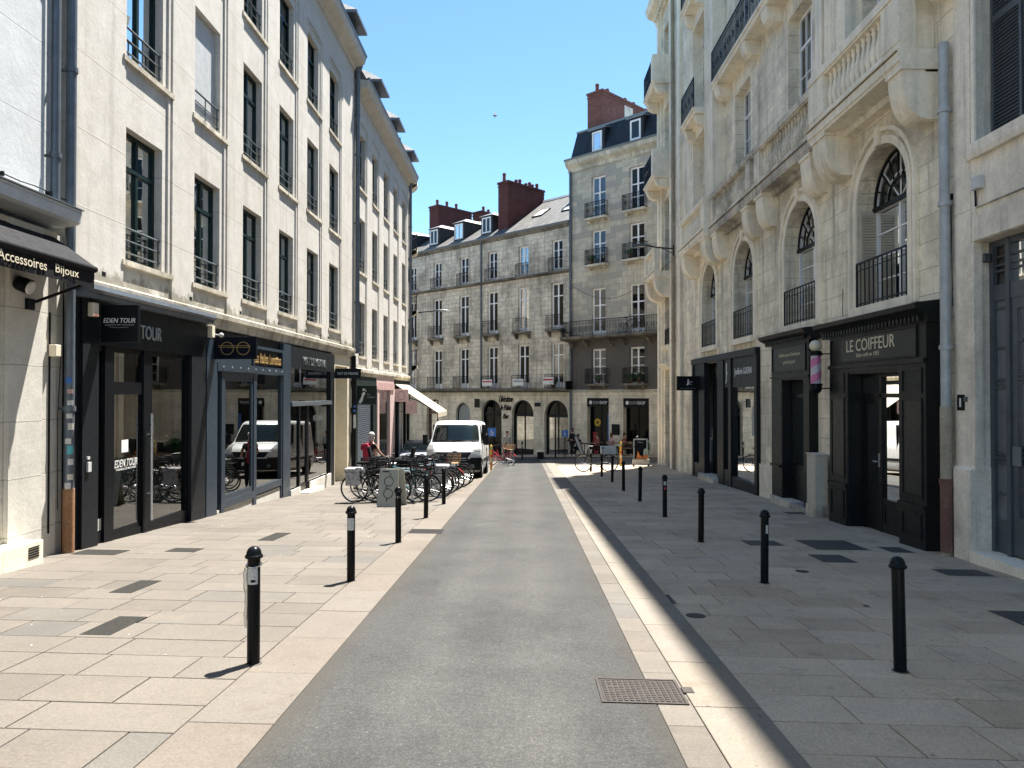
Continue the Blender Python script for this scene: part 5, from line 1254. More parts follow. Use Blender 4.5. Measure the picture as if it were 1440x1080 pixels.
tag(recentre(m.build('pipe_shoe', 'rust_red', None, True)), 'rusty red cast iron shoe around the foot of the pale downpipe', 'pipe')
downpipe('long stone-coloured downpipe beside the hanging emblem sign', RF, 31.45, .1, G(6.3, 31.4), 19.2, .075, 'pipe_beige', (1.0, 4.0, 7.5, 11, 15))

# ------------------------------------------------------------------ right edge: rendered house with the steel gate
Hn = thing('rendered_house', 'grey rendered house with louvred shutters above a steel gate at the right edge', 'building', (6.4, 7, -.4))
m = MB(); wall(m, RF, 1.5, 11.1, -2, 12, [(7.25, 10.65, -1, 3.95), (7.2, 10.65, 5.35, 8.3)], 0, .3); shell(m, RF, 1.5, 11.1, -2, 12, 0, 9); m.build('wall', 'render_right', Hn, fix=False)
m = MB(); m.box(RF, 10.66, 11.0, .72, 12, 0, .025).box(RF, 10.6, 10.665, .7, 3.95, -.1, .02); m.build('pilaster', 'render_right', Hn)
m = MB(); m.box(RF, 10.63, 11.05, -1, .70, -.29, .07).prism(RF, [(-.29, .70), (.07, .70), (.03, .74), (-.29, .74)], 10.63, 11.05); m.build('plinth', 'render_right', Hn)
m = MB(); m.prism(RF, [(-.1, 5.12), (.07, 5.12), (.09, 5.2), (.09, 5.33), (-.1, 5.36)], 7.0, 10.7); m.box(RF, 1.5, 10.62, 3.96, 4.3, 0, .03).box(RF, 1.5, 10.66, 8.3, 8.6, 0, .05).box(RF, 10.55, 10.63, 4.3, 8.3, 0, .03); m.build('sill', 'render_right', Hn)
m = MB(); m.box(RF, 1.5, 11.05, 4.42, 4.435, 0, .0265); m.build('render_joint', 'stone_dirty', Hn)
corbel(Hn, RF, 10.75, 11.3, 8.6, .5, .85, 'console')
m = MB(); m.box(RF, 7.25, 10.64, 5.37, 8.29, -.4, -.31); wp = m.build('window', 'room_dark', Hn)
for a, b in ((9.95, 10.6), (9.25, 9.9), (8.55, 9.2), (7.85, 8.5)):
    m = MB(); m.box(RF, a, a + .05, 5.4, 8.25, -.28, -.24).box(RF, b - .05, b, 5.4, 8.25, -.28, -.24).box(RF, a + .05, b - .05, 5.4, 5.48, -.28, -.24).box(RF, a + .05, b - .05, 7.05, 7.15, -.28, -.24)
    z = 5.5
    while z < 8.2: m.prism(RF, [(-.275, z + .035), (-.265, z + .04), (-.245, z + .005), (-.255, z)], a + .05, b - .05); z += .052
    m.build('shutter', 'gate_blue', wp)
gt = thing('steel_gate', 'blue-grey steel gate with glazed panels and bars in the right house', 'gate', RF.P(9, -.4, -.27))
m = MB(); q = -.29
m.box(RF, 10.56, 10.64, -.45, 3.94, q, q + .07).box(RF, 10.20, 10.28, -.45, 3.94, q, q + .08).box(RF, 7.26, 10.56, 3.10, 3.32, q, q + .06).box(RF, 7.26, 10.56, 3.86, 3.94, q, q + .06).box(RF, 8.9, 8.98, -.45, 3.94, q, q + .08)
for z in (2.98, 2.42, 1.92, 1.86, 1.98, .88, .82, .94, .38, -.0): m.box(RF, 10.28, 10.56, z, z + .03, q, q + .045)
for z in (3.58, 3.50, 3.70): m.box(RF, 9., 10.2, z, z + .025, q, q + .045); m.box(RF, 10.28, 10.56, z, z + .025, q, q + .045)
for u in (9.9, 9.55, 9.25): m.box(RF, u, u + .03, 3.32, 3.86, q, q + .045)
m.box(RF, 10.28, 10.56, -.45, -.0, q, q + .03); m.build('frame', 'gate_blue', gt)
m = MB(); m.box(RF, 10.28, 10.56, 0, 3.1, q, q + .015); m.build('panel', 'gate_panel', gt)
m = MB(); m.box(RF, 8.99, 10.19, -.4, .12, q, q + .05).box(RF, 10.08, 10.19, .12, 3.1, q, q + .05).box(RF, 8.99, 9.1, .12, 3.1, q, q + .05).box(RF, 9.1, 10.08, 2.95, 3.1, q, q + .05); lf = m.build('leaf', 'gate_blue', gt)
m = MB()
for u in (9.95, 9.8, 9.6): m.box(RF, u, u + .025, .12, 2.95, q + .02, q + .045)
for z in (2.5, 1.98, 1.92, 2.04, .92, .98, .5): m.box(RF, 9.1, 10.08, z, z + .025, q + .02, q + .045)
m.build('bar', 'gate_blue', lf); pane(lf, RF, 9.1, 10.08, .12, 2.95, q + .01); pane(lf, RF, 9., 10.2, 3.32, 3.86, q + .01)
m = MB(); m.box(RF, 10.0, 10.17, .82, 1.08, q + .05, q + .07); m.build('lock_plate', 'gate_panel', lf)
m = MB(); m.box(RF, 7.26, 8.89, -.4, 3.1, q, q + .05); m.build('leaf', 'gate_blue', gt)
m = MB(); m.hexa([Vector((x, y, z)) for z in (-.8, -.43) for x, y in ((6.75, 7), (6.3, 7), (6.3, 10.62), (6.75, 10.62))]); m.build('threshold', 'stone_smooth', gt)
m = MB(); m.box(RF, 7.26, 10.63, -1, 4.4, -.34, -.32); m.build('backing', 'room_dark', gt)
hn = thing('house_number_plate', 'small black enamel house number plate with a white 1', 'number plate', RF.P(10.95, 1.6, .03))
m = MB(); m.box(RF, 10.83, 11.0, 1.55, 1.78, .026, .04); m.build('plate', 'black', hn); text('1', 'numeral', 'letter_white', hn, RF, 10.895, 10.935, 1.6, 1.73, .041, .004, rtl=True)
m = MB(); m.box(RF, 10.76, 10.82, 1.68, 1.75, .0, .05); m.build('fixing', 'iron_grey', hn)
jb = thing('junction_box', 'small grey junction box on the render below the louvred shutters', 'junction box', RF.P(10.45, 4.6, .05))
m = MB(); m.box(RF, 10.36, 10.54, 4.66, 4.84, 0, .1); m.build('box', 'plastic_white', jb, bevel=.01); m = MB(); m.tube([RF.P(10.52, 4.66, .04), RF.P(10.53, 4.55, .03), RF.P(10.53, 4.44, .03)], .014, 6); m.build('cable', 'iron', jb)
jb = thing('intercom_light', 'little grey light box high on the gate reveal', 'light', (6.5, 10.62, 3.6))
m = MB(); m.box(Fr(6.5, 10.64, 1, 0, 0, -1), 0, .1, 3.66, 3.78, 0, .08); m.build('box', 'iron_grey', jb, bevel=.008)
m = MB(); m.tube([RF.P(11.18, 4.75, .02), RF.P(11.16, 3.9, .03), RF.P(11.28, 3.5, .04), RF.P(11.18, 3.1, .02), RF.P(11.2, 2.9, .02)], .009, 5); m.tube([RF.P(11.15, 4.7, .02), RF.P(11.13, 3.1, .02)], .006, 5); m.box(RF, 11.12, 11.2, 4.7, 4.78, 0, .04)
m.build('cable', 'iron', Hn)
m = MB()
for u, z in ((14.95, 3.9), (12.2, 4.2)): m.tube([RF.P(u, z, .01), RF.P(u + .02, z - .55, .01)], .006, 4)
m.build('wall_cable', 'iron', Rb)
# ------------------------------------------------------------------ far end: the two houses across the square
Fb = thing('stone_house', 'long weathered stone house with white windows and ground floor arches across the square', 'building', FF.P(-8, -2.5, 0))
fc = [-18.7, -15.75, -12.8, -9.9, -7.0, -4.1, -1.2]
acs = [-13.05, -10.0, -7.1, -4.18, -1.3]
holes = []
for c in fc:
    holes += [(c - .5, c + .5, 2.14, 4.98), (c - .5, c + .5, 5.86, 8.74), (c - .45, c + .45, 9.46, 11.45)]
hb = [(c - .98, c + .98, -3.2, 1.36, True, .35) for c in acs if c != -10.0] + [(-10.75, -9.25, -1.2, 1.12, True, .3)]
m = MB(); wall(m, FF, -22, -.04, 1.95, 12.35, holes, 0, .24); shell(m, FF, -22, -.04, -3.5, 12.35, 0, 9); m.build('wall', 'stone_far', Fb, fix=False)
m = MB(); wall(m, FF, -22, -.04, -3.5, 1.95, hb, 0, .3); m.build('ground_floor', 'stone_far_smooth', Fb, fix=False)
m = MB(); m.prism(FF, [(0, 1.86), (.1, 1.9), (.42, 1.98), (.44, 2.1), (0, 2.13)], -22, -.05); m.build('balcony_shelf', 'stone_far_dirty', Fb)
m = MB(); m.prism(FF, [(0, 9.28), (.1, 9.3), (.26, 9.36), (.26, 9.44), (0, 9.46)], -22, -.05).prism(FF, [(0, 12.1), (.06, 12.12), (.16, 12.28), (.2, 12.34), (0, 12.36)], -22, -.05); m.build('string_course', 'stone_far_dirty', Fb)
m = MB(); m.prism(FF, [(.02, 12.36), (.24, 12.3), (.3, 12.42), (.28, 12.46), (.05, 12.44)], -22, -.05); m.build('gutter', 'zinc', Fb)
m = MB(); m.prism(FF, [(.2, 12.42), (-4.3, 15.5), (-9, 12.42)], -8.0, -.04); m.build('roof', 'slate_old', Fb)
m = MB(); m.prism(FF, [(.2, 12.42), (-4.3, 15.2), (-9, 12.42)], -22, -8.0); m.build('roof', 'slate_old', Fb)
m = MB(); m.prism(FF, [(-4.15, 15.44), (-4.3, 15.62), (-4.45, 15.44)], -8.0, -.04); m.build('ridge_cap', 'zinc_roof', Fb)
rr = random.Random(5)
for i, c in enumerate(fc):
    for j, (z0, z1, hw) in enumerate(((2.14, 4.98, .5), (5.86, 8.74, .5), (9.46, 11.45, .45))):
        cu = rr.choice([None, ('curtain', 'half'), ('curtain_grey', 'full'), ('curtain', 'sides'), ('curtain', 'sides')])
        w_ = casement(Fb, FF, c - hw, c + hw, z0, z1, -.2, 'frame_white', transom=.72 if j < 2 else None, cols=2, rows=1 if j < 2 else 3, fw=.105, bar=.04, gl='glass_far', curtain=cu, low=.25 if j == 0 else .12)
        if j == 0: railing(w_, FF, c - .72, c + .72, 2.11, 2.98, .36, n=13, ret=0)
        elif j == 1:
            railing(w_, FF, c - .62, c + .62, 5.82, 6.7, .36, n=11, ret=0)
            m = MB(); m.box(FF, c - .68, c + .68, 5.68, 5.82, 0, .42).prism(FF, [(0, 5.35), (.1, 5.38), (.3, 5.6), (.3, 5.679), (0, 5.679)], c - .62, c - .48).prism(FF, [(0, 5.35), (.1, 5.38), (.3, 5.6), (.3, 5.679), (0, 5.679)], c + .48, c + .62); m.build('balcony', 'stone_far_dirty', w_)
        else: railing(w_, FF, c - .55, c + .55, 9.45, 10.3, .2, n=10, ret=0)
# arch fillings
for i, c in enumerate(acs):
    if c == -10.0:
        m = MB(); m.ring(FF, c, .37, -.25, .75, .68, .06, 18, 0, PI); m.box(FF, c - .75, c - .68, -1.2, .37, -.25, -.19).box(FF, c + .68, c + .75, -1.2, .37, -.25, -.19); f_ = m.build('arched_window', 'shop_dark', Fb)
        m = MB(); m.poly([FF.P(c - .7, -1.2, -.24), FF.P(c + .7, -1.2, -.24)] + [FF.P(c + .7 * math.cos(PI * k / 14), .37 + .7 * math.sin(PI * k / 14), -.24) for k in range(15)]); m.build('blind', 'curtain_grey', f_); continue
    r = .97; sp = .38; gz = G(FF.P(c, 0, 0).x, FF.P(c, 0, 0).y) - .05
    m = MB(); m.ring(FF, c, sp, -.3, r, r - .09, .1, 20, 0, PI); m.box(FF, c - r, c - r + .09, gz, sp, -.3, -.2).box(FF, c + r - .09, c + r, gz, sp, -.3, -.2).box(FF, c - r + .09, c + r - .09, sp - .1, sp + .08, -.3, -.2).box(FF, c - .03, c + .03, sp + .08, sp + r - .08, -.29, -.22)
    m.box(FF, c - .03, c + .03, gz, sp - .1, -.29, -.22)
    if i != 4: m.box(FF, c - r + .09, c + r - .09, gz, gz + .75, -.29, -.23)
    f_ = m.build('arched_door', 'shop_navy' if i else 'rust_red', Fb)
    m = MB(); m.poly([FF.P(c + (r - .08) * math.cos(PI * k / 14), sp + (r - .08) * math.sin(PI * k / 14), -.26) for k in range(15)]); m.quad(FF.P(c - r, gz, -.26), FF.P(c + r, gz, -.26), FF.P(c + r, sp, -.26), FF.P(c - r, sp, -.26)); m.build('pane', 'glass_far', f_)
    room(Fb, FF, c - 1.1, c + 1.1, gz, 1.4, -.35, 3, 'room_dark')
m = MB()
for k in range(12):
    u = -21.3 + 1.75 * k; m.box(FF, u, u + .014, 1.3, 1.86, 0, .004)
m.build('stone_joint', 'stone_far_dirty', Fb)
def fsign(lines, u0, zs, hs, ws):
    t = thing('bar_lettering', 'dark cut-out script lettering over three lines between the bar arches', 'sign', FF.P(u0, -.2, 0))
    for s, z, h, w in zip(lines, zs, hs, ws): text(s, 'lettering', 'shop_navy', t, FF, u0 - w / 2, u0 + w / 2, z, z + h, .004, .05, italic=.35)
fsign(('Libération', 'le Palais', 'Bar'), -5.68, (1.22, .68, .10), (.42, .36, .34), (1.25, 1.0, .55))
def board(label, c, w_, h, mats, words, u, v0):
    t = thing('sale_board', label, 'board', FF.P(u, v0, .42), 'boards tied to the far balcony railings')
    m = MB(); m.box(FF, u - w_ / 2, u + w_ / 2, v0, v0 + h, .39, .41); m.build('panel', 'letter_white', t)
    m = MB(); m.box(FF, u - w_ / 2 + .04, u + w_ / 2 - .04, v0 + h * .55, v0 + h * .8, .411, .414); m.build('stripe', mats, t)
board('white board with a red stripe on the railing above the left bar arch', 0, .95, .42, 'sticker_red', '', -7.1, 2.3)
board('white board with a grey stripe on the railing above the middle bar arch', 0, .95, .42, 'letter_grey', '', -4.2, 2.3)
board('white board with a red stripe under a potted plant above the right bar arch', 0, .9, .45, 'sticker_red', '', -1.6, 2.35)
def leaves(mb, c, r, n, s=.05, seed=1, flat=1.):
    q = random.Random(seed); c = Vector(c)
    for k in range(n):
        d = Vector((q.gauss(0, 1), q.gauss(0, 1), q.gauss(0, 1))).normalized() * r * q.random() ** .4; d.z *= flat
        a = Vector((q.gauss(0, 1), q.gauss(0, 1), q.gauss(0, 1))).normalized(); b = a.orthogonal().normalized(); l = s * q.uniform(.6, 1.3)
        p = c + d; mb.poly([p - a * l, p + b * l * .45, p + a * l, p - b * l * .45])
def pot_plant(label, p, r, h, seed, n=120, group='potted plants', s=.06):
    t = thing('potted_plant', label, 'plant', p, group); m = MB(); m.lathe(p, [(r * .55, 0), (r * .75, h), (r * .8, h), (r * .8, h * 1.1)], 12); m.build('pot', 'terracotta', t, True)
    m = MB(); leaves(m, Vector(p) + Vector((0, 0, h + r * 1.1)), r * 1.7, n, s, seed)
    for k in range(6): a = k; m.tube([Vector(p) + Vector((0, 0, h)), Vector(p) + Vector((r * math.cos(a), r * math.sin(a), h + r * 1.6))], .008, 4)
    m.build('foliage', 'leaf', t, fix=False)
pot_plant('small green plant in a pot on the balcony shelf above the right bar arch', FF.P(-1.3, 2.13, .22), .16, .18, 3)

# chimneys: brick stacks with rows of pots
def chimney(label, u0, u1, w0, w1, z0, z1, pots, mat='brick_dark', strip=None, slope=0.):
    t = thing('chimney_stack', label, 'chimney', FF.P(u0, z0, w0), 'brick chimney stacks of the far houses')
    m = MB(); m.box(FF, u0, u1, z0, z1, w1, w0); m.build('stack', mat, t)
    m = MB(); m.box(FF, u0 - .06, u1 + .06, z1, z1 + .14, w1 - .06, w0 + .06).box(FF, u0 - .03, u1 + .03, z1 - .2, z1 - .12, w1 - .03, w0 + .03); m.build('cap', mat, t)
    if strip: m = MB(); m.box(FF, u1, u1 + .01, z0, z1 - .22, strip[1], strip[0]); m.build('render_patch', 'render_right', t)
    for f, hh in pots:
        p = FF.P((u0 + u1) / 2, z1 + .14, w0 + (w1 - w0) * f); m = MB(); m.lathe(p, [(.13, 0), (.11, hh * .7), (.14, hh * .75), (.12, hh)], 10); m.build('pot', 'terracotta', t, True)
chimney('tall dark brick chimney stack rising between the dormers and the skylight roof', -7.15, -6.2, -.7, -4.4, 12.6, 16.2, [(.03, .62), (.35, .4), (.45, .5), (.62, .35), (.72, .5), (.8, .4), (.93, .55)])
chimney('wide dark brick chimney stack at the left end of the far roof', -16.9, -15.8, -2.6, -6.2, 12.4, 16.6, [(.1, .55), (.38, .6), (.66, .6)])
chimney('small low brick chimney with one pot behind the left dormers', -14.6, -13.6, -5.2, -6.6, 13.4, 16.2, [(.5, .55), (.9, .4)])
chimney('small square brick chimney at the right end of the skylight roof', -2.75, -1.95, -3.3, -4.4, 14.2, 16.9, [(.45, .6)])
for i, u in enumerate((-17.3, -13.9, -11.1, -8.2)):
    t = FF; nm = MB(); z = 12.95; hw = .58; w0 = -.62
    nm.box(FF, u - hw, u + hw, z - .1, z + 1.25, w0 - 2.2, w0); d = nm.build('dormer', 'slate_new', Fb)
    nm = MB(); e = z + 1.25; q = [FF.P(u - hw - .1, e, w0 + .14), FF.P(u + hw + .1, e, w0 + .14), FF.P(u + hw + .1, e, w0 - 2.4), FF.P(u - hw - .1, e, w0 - 2.4)]; a = FF.P(u, e + .38, w0 - .7); b = FF.P(u, e + .38, w0 - 2.4)
    nm.poly([q[0], q[1], a]).poly([q[1], q[2], b, a]).poly([q[3], q[0], a, b]).poly([q[2], q[3], b]).poly(q); nm.build('dormer_roof', 'zinc_roof', d)
    casement(d, FF, u - .44, u + .44, z + .05, z + 1.15, w0 + .01, 'frame_white', cols=2, fw=.09, name='dormer_window')
def skylight(u, w):
    n = MB(); k = (15.5 - 12.42) / 4.5; f = lambda uu, ww, d: FF.P(uu, 12.42 + k * (.2 - ww) + d, ww)
    n.hexa([f(u - .45, w, .0), f(u + .45, w, .0), f(u + .45, w - .95, .0), f(u - .45, w - .95, 0), f(u - .45, w, .09), f(u + .45, w, .09), f(u + .45, w - .95, .09), f(u - .45, w - .95, .09)]); o = n.build('skylight', 'shop_grey', Fb)
    n = MB(); n.quad(f(u - .36, w - .08, .095), f(u + .36, w - .08, .095), f(u + .36, w - .87, .095), f(u - .36, w - .87, .095)); n.build('pane', 'curtain', o)
skylight(-4.4, -1.6); skylight(-1.7, -1.5)
downpipe('thin downpipe down the middle of the far stone house', FF, -8.05, .09, 2.15, 12.35, .06, 'pipe_grey', (5, 9))

# sushi shop house
Sb = thing('tall_stone_house', 'tall yellowish stone house with slate mansard above the sushi shop', 'building', FF.P(3.5, -2.2, 0))
sc_ = [(1.55, 2.6), (4.29, 5.33), (7.2, 8.2)]
holes = []
for a, b in sc_: holes += [(a, b, 12.26, 14.78), (a, b, 9.46, 11.56), (a, b, 5.28, 8.08)]
m = MB(); wall(m, FF, 0, 10, 5.1, 15.9, holes, .03, .26); shell(m, FF, 0, 10, -3.5, 15.9, .03, 9); m.build('wall', 'stone_sushi', Sb, fix=False)
m = MB(); wall(m, FF, 0, 10, 1.95, 5.1, [(a, b, 2.36, 4.45) for a, b in sc_], .04, .27); m.build('first_floor', 'stone_sushi_dark', Sb, fix=False)
m = MB(); wall(m, FF, 0, 10, -3.5, 1.95, [(1.2, 2.83, -3.2, 1.52), (3.86, 5.62, -3.2, 1.52)], .05, .5); m.build('ground_floor', 'stone_far_smooth', Sb, fix=False)
m = MB(); m.prism(FF, [(.02, 15.35), (.1, 15.37), (.14, 15.55), (.4, 15.78), (.46, 16.0), (.02, 16.06)], -.2, 10); m.build('cornice', 'cornice_pale', Sb)
m = MB(); m.prism(FF, [(.03, 1.85), (.1, 1.88), (.14, 1.98), (.03, 2.03)], 0, 10); m.build('string_course', 'cornice_pale', Sb)
m = MB(); m.prism(FF, [(.42, 16.07), (.1, 16.2), (-.55, 17.95), (-4.5, 19.3), (-9, 17.9), (-9, 16.07)], .0, 10); m.build('mansard_roof', 'slate_new', Sb)
m = MB(); m.prism(FF, [(.46, 16.0), (.5, 16.12), (.12, 16.24), (.1, 16.2), (.42, 16.075)], -.25, 10).prism(FF, [(-.5, 17.9), (-.48, 18.02), (-.7, 18.06), (-.66, 17.98)], -.02, 10); m.build('gutter', 'zinc', Sb)
m = MB(); m.prism(FF, [(-.62, 18.06), (-4.5, 19.4), (-8.5, 18.06)], .05, 9.9); m.build('upper_roof', 'zinc_roof', Sb)
for u in (2.0, 4.75, 7.6):
    nm = MB(); nm.box(FF, u - .52, u + .52, 16.15, 17.55, -1.0, .02); d = nm.build('dormer', 'slate_new', Sb)
    nm = MB(); nm.hexa([FF.P(u - .62, 17.55, .12), FF.P(u + .62, 17.55, .12), FF.P(u + .62, 17.85, -1.2), FF.P(u - .62, 17.85, -1.2), FF.P(u - .62, 17.62, .12), FF.P(u + .62, 17.62, .12), FF.P(u + .62, 17.92, -1.2), FF.P(u - .62, 17.92, -1.2)]); nm.build('dormer_roof', 'zinc_roof', d)
    casement(d, FF, u - .36, u + .36, 16.3, 17.45, .025, 'frame_white', cols=1, fw=.1, name='dormer_window')
for i, (a, b) in enumerate(sc_):
    for j, (z0, z1) in enumerate(((2.36, 4.45), (5.28, 8.08), (9.46, 11.56), (12.26, 14.78))):
        w_ = casement(Sb, FF, a, b, z0, z1, -.17, 'frame_white', transom=.62 if j else None, cols=2, rows=2 if j else 4, fw=.105, bar=.04, gl='glass_far', curtain=random.Random(i + j * 3).choice([None, None, ('curtain', 'sides')]), low=.15 if j == 1 else 0)
        if j != 1:
            c = (a + b) / 2; railing(w_, FF, c - .72, c + .72, z0 + .0, z0 + .9, .42, n=13, ret=.04, ornate=True)
            m = MB(); m.box(FF, c - .78, c + .78, z0 - .12, z0, .03, .48).box(FF, c - .6, c - .5, z0 - .3, z0 - .12, .03, .3).box(FF, c + .5, c + .6, z0 - .3, z0 - .12, .03, .3); m.build('balcony', 'stone_far_dirty' if j == 0 else 'cornice_pale', w_)
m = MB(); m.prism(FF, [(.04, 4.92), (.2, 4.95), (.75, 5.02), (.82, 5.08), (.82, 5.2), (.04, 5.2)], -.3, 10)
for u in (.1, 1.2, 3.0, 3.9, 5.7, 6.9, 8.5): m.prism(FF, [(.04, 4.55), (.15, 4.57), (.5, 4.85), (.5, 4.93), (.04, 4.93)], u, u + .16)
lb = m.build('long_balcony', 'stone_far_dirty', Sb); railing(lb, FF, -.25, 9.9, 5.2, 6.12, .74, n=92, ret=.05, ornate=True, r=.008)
pot_plant('trailing plants in a pot on the second balcony of the sushi house', FF.P(1.8, 9.5, .3), .16, .16, 11, 200)
pot_plant('bushy plant in a pot on the balcony right of the trailing plants', FF.P(4.6, 9.5, .3), .17, .16, 12, 220)
pot_plant('leafy plant on the dark first floor balcony at the left', FF.P(2.3, 2.38, .3), .15, .16, 13, 160)
pot_plant('tall leafy plant on the dark first floor balcony at the right, before its left sash', FF.P(4.6, 2.38, .3), .16, .2, 14, 220)
pot_plant('round leafy plant on the dark first floor balcony at the right, before its right sash', FF.P(5.15, 2.38, .3), .16, .2, 15, 200)
chimney('long red brick chimney with a grey strip and seven pots on the slate mansard', .45, 1.6, -1.0, -8.9, 17.2, 20.3, [(.03, .55), (.16, .55), (.40, .5), (.52, .5), (.70, .45), (.80, .45), (.90, .45)], 'brick', (-3.3, -4.2))
downpipe('grey downpipe at the seam between the two far houses', FF, .0, .14, G(*FF.P(0, 0)[:2]), 15.4, .085, 'pipe_grey', (2, 5, 9, 13))
for i, (a, b, lab) in enumerate(((1.2, 2.83, 'left black sushi shop opening with its poster window'), (3.86, 5.62, 'right black sushi shop opening with dark doorway'))):
    t = thing('shopfront', lab, 'shopfront', FF.P((a + b) / 2, -2.1, 0)); q = -.35
    m = MB(); m.box(FF, a + .003, b - .003, 1.0, 1.515, -.1, .04); m.build('fascia', 'black', t)
    text('SUSHI', 'lettering', 'letter_grey', t, FF, a + .45, a + .98, 1.16, 1.34, .042, .01); text('SHOP', 'lettering', 'letter_white', t, FF, a + 1.0, a + 1.5, 1.16, 1.34, .042, .01)
    m = MB(); m.ring(FF, a + .28, 1.25, .042, .11, .02, .01, 18); m.build('logo_disc', 'letter_white', t)
    room(t, FF, a, b, -2.4, 1.0, q, 3.5, 'room_dark')
    m = MB(); m.box(FF, a + .003, a + .08, -2.4, 1, q, q + .08).box(FF, b - .08, b - .003, -2.4, 1, q, q + .08).box(FF, a + .08, b - .08, -2.4, -1.9 if not i else -2.2, q, q + .07).box(FF, a + .8, a + .86, -2.3, 1, q, q + .06); f_ = m.build('frame', 'black', t); pane(f_, FF, a + .08, b - .08, -2.2, 1, q + .03, 'glass_far')
    m = MB()
    if i == 0:
        m.ring(FF, a + .55, .05, q + .06, .24, .08, .01, 16); m.build('window_disc', 'yellow', t)
        m = MB()
        for k in range(14): rr2 = random.Random(k); m.box(FF, a + .12 + rr2.random() * .2, a + .42 + rr2.random() * .2, -1.9 + k * .1, -1.84 + k * .1, q + .06, q + .07)
        m.build('window_print', 'sticker_red', t)
        m = MB(); m.box(FF, a + 1.3, a + 1.5, -1.8, .6, q + .06, q + .07); m.build('window_band', 'sticker_blue', t)
    else:
        for k in range(6): m.box(FF, a + 1.0, a + 1.6, -1.6 + k * .32, -1.58 + k * .32, -1.6, -1.2)
        m.build('shelf', 'steel', t)
t = thing('menu_board', 'black square menu board on the wall between the two sushi openings', 'board', FF.P(3.35, -.5, .06)); m = MB(); m.box(FF, 3.06, 3.62, -.62, .0, .052, .09); m.build('panel', 'black', t); m = MB(); m.box(FF, 3.1, 3.58, -.58, -.04, .091, .094); m.build('sheet', 'shop_dark', t)
t = thing('street_sign', 'small dark blue street name plaque between the bar arches', 'sign', FF.P(-2.9, .7, .02)); m = MB(); m.box(FF, -3.1, -2.6, .95, 1.2, .003, .03); m.build('plate', 'sign_navy', t)
t = thing('hanging_sign', 'black square hanging sign at the seam of the two far houses', 'sign', FF.P(.3, 2.1, .3)); F = Fr(*FF.P(.1, 0, .1)[:2], -.6845, -.729, -.729, .6845)
m = MB(); m.box(F, .05, .65, 2.05, 2.6, -.05, .05); m.build('panel', 'black', t); m = MB(); m.tube([F.P(-.1, 2.5, 0), F.P(.3, 2.5, 0)], .02, 6); m.build('bracket', 'iron', t)
t = thing('hanging_sign', 'black square hanging sign above the leftmost bar arch', 'sign', FF.P(-8.2, .9, .3)); F = Fr(*FF.P(-8.3, 0, .1)[:2], .7, -.7, -.7, -.7)
m = MB(); m.box(F, .0, .5, .75, 1.4, .3, .38); m.build('panel', 'black', t); m = MB(); m.tube([F.P(.25, 1.2, 0), F.P(.25, 1.2, .33)], .02, 6); m.build('bracket', 'iron', t)

# ------------------------------------------------------------------ wall street lamps
def lamp(label, base, d, L, z):
    d = Vector(d).normalized(); b = Vector(base); t = thing('street_lamp', label, 'street lamp', (b.x, b.y, z), 'wall-mounted street lamps'); b.z = z
    m = MB(); m.tube([b + Vector((0, 0, -.3)), b + Vector((0, 0, .15))], .035, 8); m.tube([b, b + d * L * .5 + Vector((0, 0, .06)), b + d * (L - .4) + Vector((0, 0, .12))], .028, 8); m.tube([b + Vector((0, 0, -.22)), b + d * .5 + Vector((0, 0, .03))], .016, 6); m.build('arm', 'iron', t, True)
    e = b + d * (L - .1) + Vector((0, 0, .12)); s = Vector((d.y, -d.x, 0)); m = MB(); n = 14
    rows = []
    for k in range(9):
        f = k / 8; x = -.42 + .84 * f; wd = .15 * math.sin(PI * min(1, max(.02, f * .97 + .02))) ** .6; h = .085 * math.sin(PI * min(1, f * .95 + .03)) ** .5
        rows.append([e + d * x + s * wd * math.cos(2 * PI * j / n) + Vector((0, 0, h * max(-.35, math.sin(2 * PI * j / n)))) for j in range(n)])
    base_ = len(m.v)
    for r_ in rows: m.v += r_
    for k in range(8):
        for j in range(n): m.f.append((k * n + j, k * n + (j + 1) % n, (k + 1) * n + (j + 1) % n, (k + 1) * n + j))
    m.f.append(tuple(range(n))); m.f.append(tuple(range(8 * n, 9 * n))); m.build('head', 'iron_grey', t, True)
    m = MB(); m.ball(e + Vector((0, 0, -.02)), .1, 10, (1.6, 1, .35)); m.build('lens', 'plastic_white', t, True)
lamp('street lamp on a long arm from the balcony building on the right', (6.3, 31.4, 0), (-1, 0, 0), 1.45, 7.93)
lamp('street lamp on the rounded corner block at the left', (-6.45, 42.6, 0), (1, .0, 0), 1.75, 6.45)
lamp('street lamp on the seam of the two far houses', FF.P(.05, 0, .15), (-.6845, -.729, 0), 1.5, 5.75)
m = MB(); k = 24
m.tube([Vector((6.3, 31.6, 7.5)) * (1 - i / k) + Vector((2.9, 45.4, 8.4)) * (i / k) + Vector((0, 0, -1.2 * math.sin(PI * i / k))) for i in range(k + 1)], .012, 4)
tag(recentre(m.build('overhead_cable', 'iron', None)), 'thin dark cable slung across the street to the far houses', 'cable')
